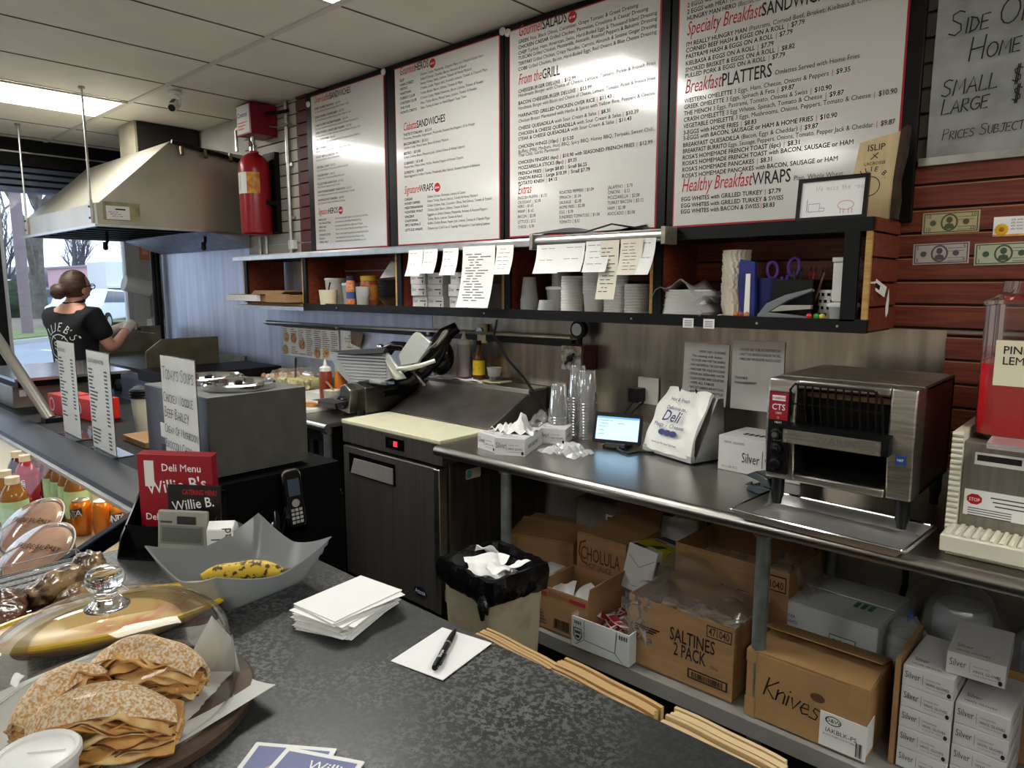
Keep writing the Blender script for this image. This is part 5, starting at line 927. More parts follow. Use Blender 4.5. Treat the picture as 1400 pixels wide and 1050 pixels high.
b.box(-.792, -.735, -.672, -.655, 1.02, 1.255, BLACK); b.box(-.79, -.737, -.6745, -.671, 1.175, 1.253, RED2); b.box(-.782, -.745, -.676, -.674, 1.23, 1.245, PAPERB); b.text('WARING', .010, RED2, wallM(-.7635, -.6765, 1.234), 1, align='C'); b.text('CTS', .024, PAPERB, wallM(-.7635, -.6755, 1.204), 1, align='C', sx=.9); b.text('1000', .009, PAPERB, wallM(-.7635, -.6755, 1.192), 0, align='C'); b.add([(-.7635 + .004 * u, -.6755, 1.182 + .004 * v) for u, v in ring(10)], [tuple(range(10))], mat('lamp dot', C(230, 90, 60), .3)); b.text('HEAT', .008, PAPERB, wallM(-.7635, -.673, 1.165), 0, align='C'); b.text('SPEED', .008, PAPERB, wallM(-.7635, -.673, 1.115), 0, align='C'); cp_ = b.build('control_panel', t)
for z, m_ in ((1.135, CHROME), (1.092, CHROME), (1.048, BLACK)): b = MB(); b.M = tb.M; b.lathe([(.019, 0), (.017, .012), (.012, .014), (.011, .022), (0, .022)], BLACK, T(-.7635, -.672, z, 0, PI / 2), 18); b.lathe([(.009, .022), (.008, .025), (0, .025)], m_, T(-.7635, -.672, z, 0, PI / 2), 14); b.build('knob', cp_)
b = MB(); b.M = tb.M; W_ = mat('black wire', C(36, 30, 26), .4, .6)
b.tube([(-.735, -.66, 1.19), (-.735, -.67, 1.265), (-.72, -.68, 1.282), (-.52, -.68, 1.282), (-.50, -.675, 1.265), (-.495, -.66, 1.165)], .0035, W_, 6)
for i in range(11): x = -.712 + .02 * i; b.tube([(x, -.68, 1.282), (x, -.672, 1.22), (x, -.655, 1.172)], .0026, W_, 6)
b.tube([(-.735, -.667, 1.225), (-.497, -.667, 1.225)], .0026, W_, 6); b.build('wire_guard', t)
b = MB(); b.M = tb.M; b.box(-.462, -.438, -.664, -.660, 1.095, 1.122, mat('label blue', C(36, 70, 140), .4)); b.text('NSF', .009, PAPERB, wallM(-.45, -.6645, 1.106), 1, align='C'); b.build('sticker', t)
for (x, y) in ((-.775, -.62), (-.445, -.62), (-.775, -.26), (-.445, -.26)):
    b = MB(); b.M = tb.M; b.lathe([(.012, .919 if y < -.5 else .902), (.013, .93), (.018, .945), (.018, 1.0), (0, 1.0)], BLACK, T(x, y, 0), 14); b.build('leg', t)
# sheet pan
t = thing('sheet_pan', 'aluminium sheet pan under the toaster front legs, overhanging the bench edge', 'tray', (-.608, -.685, BZ), -.055); PAN = steel('pan aluminium', C(206, 206, 204), .3, (3, 3, 3), .02, .12, 10, .8)
b = MB(); w, d, h = .45, .25, .026
ring4 = lambda k, z: [((k[0]) * u / 2, (k[1]) * v / 2, z) for u, v in ((-1, -1), (1, -1), (1, 1), (-1, 1))]
L = [ring4((w - .045, d - .045), .0015), ring4((w - .006, d - .006), h), ring4((w + .004, d + .004), h + .003), ring4((w + .008, d + .008), h - .003)]
vs = sum(L, []); fs = [(0, 1, 2, 3)] + [(4 * j + i, 4 * j + (i + 1) % 4, 4 * j + 4 + (i + 1) % 4, 4 * j + 4 + i) for j in range(3) for i in range(4)]; b.add(vs, fs, PAN); b.build('pan', t, solid=.0015); b = MB(); b.tube([(w / 2 * u, d / 2 * v, h + .002) for u, v in rrect(2, 2, .06, 3)], .0045, CHROME, 8, True); b.build('rolled_rim', t)
# lemonade dispenser
CRW = mat('cream plastic', C(214, 210, 192), .45); LS = steel('dispenser steel', C(150, 146, 138), .42, (30, 30, 1), .03, .2, 3, .7)
t = thing('drink_dispenser', 'pink lemonade dispenser with a clear tank at the right edge of the bench', 'drink dispenser', (-.13, -.40, BZ)); lx, ly, lz = -.13, -.40, .9005
b = MB(); b.M = T(-lx, -ly, -lz); b.box(-.325, .08, -.60, -.15, .905, 1.17, LS); b.build('housing', t, bev=.004)
for sx_, x0 in (('l', -.345), ('r', .08)):
    b = MB(); b.M = T(-lx, -ly, -lz); b.box(x0, x0 + .02, -.62, -.14, .91, 1.195, CRW)
    for i in range(20): b.cyl(0, 0, x0 - .002, x0 + .022, .007, CRW, 8, M=T(0, -.622, .925 + .0138 * i, 0, 0, PI / 2))
    b.build('ribbed_side', t)
b = MB(); b.M = T(-lx, -ly, -lz); b.box(-.34, .10, -.715, -.60, .915, .955, CRW); b.box(-.33, .09, -.69, -.14, .9015, .916, CRW)
for i in range(24): b.box(-.332 + .018 * i, -.322 + .018 * i, -.705, -.61, .955, .962, CRW)
b.build('drip_tray', t, bev=.003)
b = MB(); b.M = T(-lx, -ly, -lz); b.box(-.30, -.20, -.6035, -.60, 1.115, 1.145, PAPERB); b.box(-.295, -.205, -.604, -.6034, 1.125, 1.14, INK); b.box(-.315, -.165, -.6035, -.60, .985, 1.05, PAPERB)
b.add([(-.293 + .017 * math.cos(a + PI / 8), -.604, 1.027 + .014 * math.sin(a + PI / 8)) for a in [-i * PI / 4 for i in range(8)]], [tuple(range(8))[::-1]], RED); b.text('STOP', .012, PAPERB, wallM(-.293, -.6045, 1.022), 1, align='C', sx=.8)
for i in range(3): b.box(-.26 + .005 * i, -.175, -.604, -.6036, 1.035 - .01 * i, 1.038 - .01 * i, GREYINK)
for i in range(4): b.box(-.305, -.215, -.604, -.6036, 1.003 - .006 * i, 1.005 - .006 * i, GREYINK)
b.build('stickers', t)
b = MB(); b.M = T(-lx, -ly, -lz); b.prism([(-.62, 1.165), (-.665, 1.17), (-.665, 1.183), (-.60, 1.19)], -.27, .02, thin_glass('spout clear', (.95, .9, .9, 1), .1, .6, .2), None, 'x'); b.build('spout', t)
LEM = mat('pink lemonade', C(226, 14, 26), .15, coat=.3)
b = MB(); b.M = T(-lx, -ly, -lz); b.prism(rrect(.385, .29, .05, 5), 1.185, 1.36, LEM, T(-.125, -.42, 0)); b.build('lemonade', t)
TANK = thin_glass('tank plastic', (.97, .92, .92, 1), .05, .5, .03, (.8, .6, .6, 1))
def rshell(b, w, d, r, z0, z1, m, w2=None, d2=None, M=None):
    p = rrect(w, d, r, 5); q = rrect(w2 or w, d2 or d, r, 5); n = len(p); b.add([(x, y, z0) for x, y in p] + [(x, y, z1) for x, y in q], [(i, (i + 1) % n, n + (i + 1) % n, n + i) for i in range(n)], m, M)
b = MB(); b.M = T(-lx, -ly, -lz) @ T(-.125, -.42, 0); rshell(b, .39, .295, .05, 1.18, 1.50, TANK); rshell(b, .40, .305, .05, 1.50, 1.512, TANK); b.build('tank', t)
b = MB(); b.M = T(-lx, -ly, -lz) @ T(-.125, -.42, 0); rshell(b, .40, .305, .05, 1.512, 1.53, TANK, .34, .25); p = rrect(.34, .25, .05, 5); rshell(b, .34, .25, .05, 1.53, 1.562, TANK, .33, .24); p = rrect(.33, .24, .05, 5); b.add([(x, y, 1.562) for x, y in p], [tuple(range(len(p)))], TANK); b.build('tank_lid', t)
b = MB(); b.M = T(-lx, -ly, -lz); b.box(-.283, -.02, -.5705, -.568, 1.31, 1.42, mat('cream label', C(226, 220, 190), .6)); b.text('PINK', .027, INK, wallM(-.268, -.5712, 1.388), 1, sx=.95); b.text('LEMONADE', .027, INK, wallM(-.268, -.5712, 1.362), 1, sx=.95); b.build('tank_label', t)
# hanging cords beneath
b = MB(); b.tube([(-.76, -.10, .845), (-.79, -.12, .75), (-.82, -.12, .62)], .009, BLACK, 8); tag(b.build('power_cable'), 'left black cord hanging under the bench behind the white cartons', 'cord')
b = MB(); b.tube([(-.66, -.10, .845), (-.60, -.08, .74), (-.545, -.07, .66), (-.54, -.08, .56), (-.55, -.08, .5)], .010, BLACK, 8); tag(b.build('power_cable'), 'right black cord curving down the wall under the toaster', 'cord')
# ================================================================ SLICER AND LEFT TABLE
SL = steel('slicer aluminium', C(150, 147, 138), .36, (2, 2, 2), .02, .15, 6); SLD = steel('slicer body', C(104, 100, 96), .34, (1, 1, 12), .03, .25, 4)
t = thing('meat_slicer', 'aluminium meat slicer with ribbed gauge plate and black arm left of the fridge', 'meat slicer', (-2.98, -.38, .897)); sx, sy, sz = -2.98, -.38, .897
b = MB(); b.M = T(-sx, -sy, -sz); b.prism([(-3.06, .93), (-2.895, .91), (-2.895, 1.045), (-2.98, 1.065), (-3.04, 1.03)], -.55, -.06, SLD, None, 'y'); b.box(-2.897, -2.888, -.44, -.12, .985, 1.015, GLOSSB); b.box(-3.02, -2.9, -.545, -.08, .905, .93, BLACK); b.build('base', t, bev=.008)
b = MB(); b.M = T(-sx, -sy, -sz); b.box(-3.22, -3.06, -.62, -.30, .925, .955, SLD); b.prism([(-3.25, .955), (-3.02, .962), (-2.97, .975), (-3.05, .985), (-3.2, .965)], -.64, -.34, mat('tray grey', C(120, 116, 122), .35, .7), None, 'y'); b.build('receiving_tray', t)
b = MB(); b.M = T(-sx, -sy, -sz); b.prism([(-3.07, .92), (-2.97, .91), (-2.955, 1.03), (-3.0, 1.06), (-3.04, 1.045)], -.60, -.545, SL, None, 'y'); b.build('gauge_housing', t, bev=.006)
b = MB(); b.M = T(-sx, -sy, -sz); b.lathe([(.035, 0), (.035, .02), (.028, .03), (0, .03)], BLACK, T(-3.01, -.60, .965, 0, PI / 2), 20); b.build('gauge_knob', t)
gp = [(-3.40, 1.155), (-3.385, 1.185), (-3.15, 1.214), (-2.90, 1.23), (-2.92, 1.177), (-2.83, 1.085), (-2.92, 1.05), (-3.117, 1.028), (-3.18, 1.024), (-3.32, 1.09)]
TILT = Matrix.Translation((0, -.42, 1.1)) @ Matrix.Rotation(-.25, 4, 'X') @ Matrix.Translation((0, .42, -1.1))
b = MB(); b.M = T(-sx, -sy, -sz) @ TILT; b.prism(gp[::-1], -.43, -.415, SL, None, 'y')
for i in range(11):
    z = 1.045 + .0155 * i; x0 = -3.14 - (z - 1.03) * 1.35 if z < 1.15 else -3.33; x1 = -2.86 - (z - 1.04) * .35
    b.tube([(max(x0, -3.33), -.431, z - .008), (x1, -.431, z + .008)], .0032, mat('rib dark', C(96, 94, 88), .3, .9), 6)
b.build('gauge_plate', t)
b = MB(); b.M = T(-sx, -sy, -sz) @ TILT; b.prism([(-3.38, 1.186), (-2.88, 1.232), (-2.90, 1.205), (-3.2, 1.178)], -.46, -.40, mat('plate lip', C(60, 56, 54), .4, .6), None, 'y'); b.build('plate_lip', t)
WSL = mat('slicer guard', C(196, 198, 188), .32, .35)
b = MB(); b.M = T(-sx, -sy, -sz); b.prism([(-2.955, 1.178), (-2.905, 1.218), (-2.755, 1.09), (-2.83, 1.075), (-2.90, 1.11)][::-1], -.41, -.395, WSL, None, 'y'); b.build('blade_cover', t, bev=.003)
b = MB(); b.M = T(-sx, -sy, -sz); b.prism([(-2.834, 1.199), (-2.80, 1.235), (-2.715, 1.315), (-2.695, 1.325), (-2.673, 1.322), (-2.586, 1.28), (-2.60, 1.255), (-2.688, 1.172), (-2.809, 1.148)][::-1], -.385, -.37, WSL, None, 'y'); b.build('meat_pusher', t, bev=.003)
b = MB(); b.M = T(-sx, -sy, -sz); b.tube([(-2.785, -.43, 1.139), (-2.69, -.43, 1.15), (-2.62, -.41, 1.168), (-2.58, -.36, 1.19)], [.012, .013, .012, .01], WSL, 10); b.build('pusher_handle', t)
b = MB(); b.M = T(-sx, -sy, -sz)
b.tube([(-2.90, -.34, 1.06), (-2.83, -.3, 1.08), (-2.76, -.28, 1.14), (-2.69, -.26, 1.23), (-2.65, -.22, 1.31), (-2.61, -.18, 1.345)], [.045, .05, .055, .055, .04, .028], GLOSSB, 14); b.tube([(-2.70, -.32, 1.05), (-2.77, -.34, 1.12), (-2.72, -.33, 1.20), (-2.655, -.28, 1.26), (-2.62, -.24, 1.33)], [.012, .016, .014, .014, .012], CHROME, 8); b.ell((-2.78, -.15, 1.18), (.09, .06, .10), GLOSSB, 18, 10); b.build('carriage_arm', t)
b = MB(); b.M = T(-sx, -sy, -sz); b.tube([(-3.04, -.32, 1.215), (-2.98, -.30, 1.235), (-2.90, -.29, 1.235), (-2.84, -.30, 1.20)], [.016, .026, .026, .018], GLOSSB, 12); b.ell((-3.055, -.33, 1.225), (.022, .022, .018), CHROME, 12, 8); b.build('sharpener_knob', t)
b = MB(); b.M = T(-sx, -sy, -sz); b.box(-3.02, -2.80, -.50, -.40, 1.045, 1.062, GLOSSB); b.box(-2.97, -2.87, -.47, -.43, 1.062, 1.07, WSL); b.build('carriage_rail', t)
for x, y in ((-3.05, -.56), (-2.92, -.56), (-3.05, -.1), (-2.92, -.1)): b = MB(); b.M = T(-sx, -sy, -sz); b.cyl(x, y, .8975, .93, .02, BLACK, 12); b.build('foot', t)
# table items
b = MB(); b.box(-.36, .30, -.155, .2, 0, .02, mat('white board', C(214, 214, 204), .5, var=.05)); tag(b.build('cutting_board', loc=(-3.50, -.55, .896), bev=.004), 'white cutting board beside the meat slicer on the left table', 'cutting board')
AMB = mat('amber sauce', C(124, 56, 36), .25); ORG = mat('orange sauce', C(206, 116, 42), .3)
for x, y, m_, l in ((-3.42, -.44, AMB, 'squeeze bottle of dark red sauce on the left table'), (-3.36, -.38, ORG, 'squeeze bottle of orange sauce behind the dark red one')):
    t = thing('squeeze_bottle', l, 'squeeze bottle', (x, y, .917), 0, 'sauce bottles by the slicer'); b = MB(); b.lathe([(.034, 0), (.036, .01), (.036, .15), (.03, .165), (0, .165)], m_, None, 20); b.build('bottle', t); b = MB(); b.lathe([(.032, .16), (.032, .18), (.012, .19), (.005, .225), (0, .225)], WHITE, None, 16); b.build('nozzle_cap', t)
t = tub('butter_tub', 'clear square tub of yellow butter spread beside the slicer tray', -3.27, -.50, .917, .045, .075, FROST, CREAM, .95)
b = MB(); b.tube([(-.16, .06, .10), (-.05, .02, .085), (.02, 0, .06)], .006, mat('wood handle', C(150, 100, 60), .6), 8); b.tube([(-.20, .075, .107), (-.16, .06, .10)], .007, WHITE, 8); tag(b.build('spatula', loc=(-3.27, -.50, .925)), 'small brush with a wooden handle resting in the butter tub', 'spatula')
b = MB(); b.tube([(.06 * math.cos(a), .035 * math.sin(a), 0) for a in [i * PI / 10 for i in range(20)]], .006, mat('orange strap', C(190, 120, 40), .5), 8, True); b.tube([(-.06, 0, 0), (-.16, -.01, .0)], .006, WHITE, 8); tag(b.build('knife', loc=(-3.30, -.62, .923)), 'knife with an orange looped handle on the white cutting board', 'knife')
b = MB()
for i in range(2): b.grid(lambda u, v: (.26 * (u - .5) + .03 * i, .22 * (v - .5), .003 + .006 * i + .012 * math.sin(PI * u) * (v)), 6, 5, PAPERB, T(0, 0, 0, .2 * i), thick=.0008)
tag(b.build('deli_paper', loc=(-3.75, -.30, .897)), 'white deli paper sheets on the left table beside the sauce bottles', 'paper')
t = thing('food_tub', 'clear plastic tub of yellow chopped egg with a black handle spoon', 'tub', (-3.98, -.30, .897)); b = MB(); rshell(b, .26, .20, .03, 0, .09, CLEAR, .30, .24); b.build('tub', t)
b = MB(); b.grid(lambda u, v: (.25 * (u - .5), .19 * (v - .5), .075 + .03 * noise.noise(Vector((u * 8, v * 8, 1)))), 18, 14, mat('egg yellow', C(214, 196, 96), .6, col2=C(228, 222, 190), scale=30), thick=.06); b.build('contents', t); b = MB(); b.tube([(0, 0, .08), (-.04, .03, .20)], .007, BLACK, 8); b.build('spoon', t)
b = MB(); b.grid(lambda u, v: (.26 * (u - .5), .22 * (v - .5), .10 + .04 * math.sin(PI * u) + .012 * noise.noise(Vector((u * 9, v * 9, 4)))), 12, 10, FILM); tag(b.build('plastic_wrap', loc=(-3.98, -.30, .90)), 'clear plastic wrap bunched over the tub of chopped egg', 'plastic wrap')
t = thing('egg_tray', 'grey pulp tray of eggs on the left table against the steel wall', 'egg tray', (-4.20, -.2, .897))
b = MB(); b.grid(lambda u, v: (.34 * (u - .5), .30 * (v - .5), .03 + .010 * math.cos(u * 6 * 2 * PI) * math.cos(v * 5 * 2 * PI)), 24, 20, mat('pulp', C(120, 112, 104), .9), thick=.008); b.build('tray', t); b = MB(); b.box(-.165, .165, -.145, .145, 0, .022, mat('pulp', (1, 1, 1, 1))); b.build('tray_base', t)
eg = [mat('brown egg', C(186, 128, 90), .5), mat('white egg', C(220, 204, 186), .5)]
e0 = [None, None]
for i in range(6):
    for j in range(5):
        k = 1 if (i + j * 2) % 3 else 0
        p = (-4.20 - .142 + .057 * i, -.2 - .12 + .06 * j, .953)
        if e0[k] is None:
            b = MB(); b.ell((0, 0, 0), (.021, .021, .028), eg[k], 14, 9, f=lambda d: 1 - .08 * d.z); e0[k] = b.build('egg', loc=p); tag(e0[k], ('brown egg', 'pale egg')[k] + ' sitting in the grey egg tray', 'egg', ('brown eggs in the tray', 'pale eggs in the tray')[k])
        else: dup(e0[k], p)
# black bin with liner in the gap by the fridge
t = thing('trash_can', 'black trash can with a black liner between the soup counter and fridge', 'trash can', (-2.80, -1.0, 0)); b = MB(); b.prism(rrect(.34, .30, .05), 0, .62, MATTE); b.build('can', t)
LIN = mat('black liner', C(14, 14, 16), .22, bump=.6, bscale=26)
b = MB(); n = 40
def linr(z, k, amp, sd): return [((.17 + .02 * k + amp * noise.noise(Vector((math.cos(a) * 4, math.sin(a) * 4, z * 20 + sd)))) * math.cos(a) * 1.05, (.15 + .02 * k + amp * noise.noise(Vector((math.cos(a) * 4, math.sin(a) * 4, z * 20 + sd)))) * math.sin(a) * 1.05, z + amp * noise.noise(Vector((math.cos(a) * 3, math.sin(a) * 3, sd)))) for a in [2 * PI * i / n for i in range(n)]]
R_ = [linr(.45, .9, .02, 1), linr(.55, 1.2, .03, 2), linr(.64, .8, .04, 3), linr(.655, .2, .03, 4), linr(.60, -1, .03, 5), linr(.5, -2, .02, 6)]
b.add(sum(R_, []), [(j * n + i, j * n + (i + 1) % n, (j + 1) * n + (i + 1) % n, (j + 1) * n + i) for j in range(5) for i in range(n)], LIN); b.build('liner', t)
# ================================================================ UNDER THE BENCH
UZ = .287
TAPE = mat('parcel tape', C(170, 136, 92), .3, var=.1); REDP = mat('red box print', C(160, 44, 40), .7); MAROON = mat('maroon print', C(104, 34, 34), .7)
def closed_box(name, label, loc, rz, w, d, h, m=KRAFT, lift=(0, 0), tapec=TAPE, group=None, rx=0.0, ry=0.0):
    """carton standing on its base, front-left corner at the origin"""
    t = thing(name, label, 'box', loc, rz, group, rx, ry)
    b = MB(); b.box(0, w, 0, d, 0, h - .002, m); b.build('walls', t, bev=.003)
    for s, (y0, y1) in enumerate(((0, d * .497), (d * .503, d))):
        b = MB(); a = lift[s]
        if s == 0: b.prism([(y0, h), (y1, h + a), (y1, h + a + .004), (y0, h + .004)], .001, w - .001, m, None, 'x')
        else: b.prism([(y0, h + a), (y1, h), (y1, h + .004), (y0, h + a + .004)], .001, w - .001, m, None, 'x')
        b.build('flap', t)
    return t
def open_box(name, label, loc, rz, w, d, h, m=KRAFT, mi=KRAFTD, flaps=(), th=.004, hb=None):
    t = thing(name, label, 'box', loc, rz); hb = hb or h
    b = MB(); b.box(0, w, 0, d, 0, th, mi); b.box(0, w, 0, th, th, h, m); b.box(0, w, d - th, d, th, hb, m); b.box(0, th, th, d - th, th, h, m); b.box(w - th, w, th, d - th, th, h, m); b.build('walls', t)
    for side, ln, ang in flaps:
        b = MB(); q = math.radians(ang); c, s = math.cos(q) * ln, math.sin(q) * ln
        if side == 'L': b.prism([(0, h), (-c, h + s), (-c + th, h + s), (th, h)], .004, d - .004, m, None, 'y')
        if side == 'R': b.prism([(w - th, h), (w + c - th, h + s), (w + c, h + s), (w, h)], .004, d - .004, m, None, 'y')
        if side == 'B': b.prism([(d - th, hb), (d + c - th, hb + s), (d + c, hb + s), (d, hb)], .004, w - .004, m, None, 'x')
        if side == 'F': b.prism([(0, h), (-c, h + s), (-c + th, h + s), (th, h)], .004, w - .004, m, None, 'x')
        b.build('flap', t)
    return t
def barcode(b, x, z, w, h, M0, m=INK, dense=14):
    random.seed(int(x * 1000))
    for i in range(dense):
        k = x + w * i / dense; b.box(k, k + w / dense * random.choice((.3, .5, .7)), -.0012, -.0002, z, z + h, m, M0)
ID = Matrix.Identity(4)
# trash bin
BEIGE = mat('soiled beige plastic', C(172, 164, 138), .5, col2=C(120, 104, 74), scale=7, cr=(.22, .5))
t = thing('trash_bin', 'soiled beige trash bin with black liner full of paper beside the fridge', 'trash bin', (-1.585, -.985, 0), -.12)
b = MB(); b.prism(rrect(.22, .20, .03), 0, .02, BEIGE); rshell(b, .22, .20, .03, .02, .60, BEIGE, .272, .242); rshell(b, .278, .248, .03, .60, .62, BEIGE); b.build('bin', t)
n = 56
def lin2(z, k, amp, sd):
    out = []
    for i in range(n):
        a = 2 * PI * i / n; c, s = math.cos(a), math.sin(a); q = 1 / max(abs(c) / .138, abs(s) / .124) * .93 + .012 * min(abs(c), abs(s)); nz = amp * noise.noise(Vector((c * 8, s * 8, sd)))
        out.append(((q + k + nz) * c, (q + k + nz) * s, z + amp * 1.2 * noise.noise(Vector((c * 4, s * 4, sd + 9)))))
    return out
R_ = [lin2(.545, .010, .008, 1), lin2(.565, .020, .016, 2), lin2(.60, .024, .016, 3), lin2(.632, .014, .009, 4), lin2(.63, -.004, .009, 5), lin2(.58, -.012, .008, 6), lin2(.48, -.02, .006, 7)]
b = MB(); b.add(sum(R_, []), [(j * n + i, j * n + (i + 1) % n, (j + 1) * n + (i + 1) % n, (j + 1) * n + i) for j in range(6) for i in range(n)], LIN); b.tube([(.115, -.135, .58), (.125, -.147, .55), (.13, -.15, .51)], [.012, .016, .006], LIN, 8); b.tube([(.115, -.135, .58), (.135, -.138, .56), (.145, -.142, .53)], [.01, .012, .004], LIN, 8); b.build('liner', t)
b = MB(); b.box(-.10, .10, -.09, .09, .45, .575, mat('bin litter', C(206, 204, 198), .7, var=.2, scale=30)); b.build('litter', t)
for i, (x, y, sz, tl) in enumerate(((-.04, .0, .13, .5), (.05, .03, .11, -.7), (.0, -.04, .12, .2), (-.08, .05, .08, .9), (.08, -.05, .08, -.3))):
    b = MB(); b.M = T(-1.585 + x, -.985 + y, .60 + .010 * i, i * 1.3, tl * .6, -.2); b.grid(lambda u, v: ((u - .5) * sz, (v - .5) * sz, .022 * noise.noise(Vector((u * 2.4, v * 2.4, i * 3.1)))), 12, 12, PAPERB, thick=.001)
    tag(b.build('crumpled_paper'), ('large folded white paper at the left of the trash in the bin', 'peaked white paper standing up in the trash bin', 'white wrapper at the front of the trash bin', 'small crumpled paper at the back left of the bin', 'small crumpled paper at the right of the bin')[i], 'paper', 'papers in the trash bin')
# brown cartons
t = closed_box('cardboard_box', 'closed brown carton between the fridge and the hot sauce carton', (-1.99, -.47, UZ), .30, .30, .30, .20, KRAFT, (.02, .01))
b = MB(); b.box(-.0005, .03, -.0012, -.0002, 0, .2, TAPE); b.box(.0, .30, .14, .17, .2265, .2275, TAPE); b.build('tape', t)
t = closed_box('hot_sauce_box', 'brown hot sauce carton with maroon lettering and a raised rear flap', (-1.635, -.45, UZ), -.02, .235, .25, .29, KRAFT, (-.03, -.01))
b = MB(); b.text('CHOLULA', .078, MAROON, wallM(.02, -.001, .185), 1, maxw=.19); b.text('HOT SAUCE', .03, MAROON, wallM(.05, -.001, .155), 1, maxw=.12)
for i in range(2): b.box(.04 + .02 * i, .2 - .01 * i, -.0012, -.0004, .12 + .018 * i, .13 + .018 * i, MAROON)
b.ribbon([Vector((.045, .262, 0)), Vector((.02, .25, 0)), Vector((.012, .21, 0)), Vector((.03, .175, 0)), Vector((.05, .17, 0))], .008, MAROON, wallM(0, -.0012, 0)); b.build('print', t)
b = MB(); b.prism([(.245, .29), (.26, .36), (.265, .36), (.252, .29)], .01, .23, KRAFTD, None, 'x'); b.build('raised_flap', t)
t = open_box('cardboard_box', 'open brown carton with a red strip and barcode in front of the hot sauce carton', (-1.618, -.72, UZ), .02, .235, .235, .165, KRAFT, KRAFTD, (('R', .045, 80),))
b = MB(); b.box(.155, .225, -.0012, -.0002, .135, .15, REDP); b.box(.005, .05, -.0012, -.0002, .13, .145, REDP); b.text('fresh foods', .03, REDP, wallM(.06, -.001, .135), 0, maxw=.09); barcode(b, .085, .02, .07, .035, ID); b.box(.08, .16, -.0006, -.0002, .016, .018, INK)
for i in range(5): b.box(.01, .05 - .006 * i, -.0012, -.0002, .02 + .012 * i, .024 + .012 * i, GREYINK)
b.build('print', t)
for i, (x, y, tl, l) in enumerate(((-1.57, -.64, .3, 'white wrapper sticking up inside the open brown carton, left end'), (-1.50, -.60, -.4, 'white wrapper inside the open brown carton, near its red strip'))):
    b = MB(); b.M = T(x, y, UZ + .08, tl, .6, 0); b.grid(lambda u, v: ((u - .5) * .09, (v - .2) * .11, .02 * math.sin(u * 5 + v * 3)), 6, 6, PAPERB, thick=.003); tag(b.build('paper_wrapper'), l, 'wrapper', 'wrappers in the open carton')
b = MB(); b.box(-.04, .04, -.04, .04, 0, .16, KRAFTW); tag(b.build('small_box', loc=(-1.68, -.55, UZ), bev=.003), 'small white box squeezed between the bin and the open carton', 'box')
# ketchup packet tray
t = open_box('packet_tray', 'white and brown tray carton of ketchup packets beside the saltines carton', (-1.425, -.755, UZ), .04, .235, .26, .115, mat('white tray card', C(196, 202, 202), .6), KRAFTD, (), hb=.15)
b = MB(); b.box(0, .235, .256, .2605, .11, .155, KRAFT); b.box(-.001, .003, 0, .26, .0, .118, KRAFT); OUT = mat('tray seam', C(90, 92, 92), .8)
for pl in ([(.055, .11), (.055, .04), (.02, .015)], [(.055, .04), (.18, .035), (.21, .01)], [(.18, .035), (.185, .11)]): b.ribbon([Vector((x, z, 0)) for x, z in pl], .0025, OUT, wallM(0, -.001, 0))
KS = [(.012, .075), (.043, .075), (.046, .05), (.038, .035), (.03, .03), (.02, .035), (.011, .05)]; b.ribbon([Vector((x, z, 0)) for x, z in KS + KS[:1]], .004, INK, wallM(0, -.0012, 0)); b.add([(.018, -.0011, .05), (.037, -.0011, .05), (.034, -.0011, .04), (.022, -.0011, .04)], [(0, 1, 2, 3)], INK); b.box(.016, .04, -.0014, -.0004, .056, .066, GREYINK)
for i in range(4): b.box(.014 + .008 * i, .018 + .008 * i, -.0012, -.0004, .09, .102, GREYINK); b.box(.195 + .009 * i, .2 + .009 * i, -.0012, -.0004, .09, .105, GREYINK)
b.build('print', t)
PK = [mat('packet white', C(214, 206, 202), .35), mat('packet red', C(150, 24, 38), .35)]
pm = MB(); pm.grid(lambda u, v: ((u - .5) * .06, (v - .5) * .036, .005 * math.sin(PI * u) * math.sin(PI * v)), 4, 3, PK[0], thick=.003); pm.grid(lambda u, v: ((u - .5) * .034, (v - .5) * .0362, .0008 + .005 * math.sin(PI * (.22 + .56 * u)) * math.sin(PI * v)), 3, 3, PK[1]); p0 = None
random.seed(5)
for i in range(46):
    x = -1.425 + random.uniform(.05, .2); y = -.755 + random.uniform(.05, .22); z = UZ + .03 + random.uniform(0, .055) + .06 * max(0, (x + 1.425 - .06) / .2)
    r = (random.uniform(-.6, .9), random.uniform(-.6, .6), random.uniform(0, 6))
    if p0 is None: o = p0 = pm.build('ketchup_packet'); tag(o, 'red and white ketchup packet in the packet tray', 'ketchup packet', 'ketchup packets in the tray')
    else: o = dup(p0)
    o.location = (x, y, z); o.rotation_euler = r
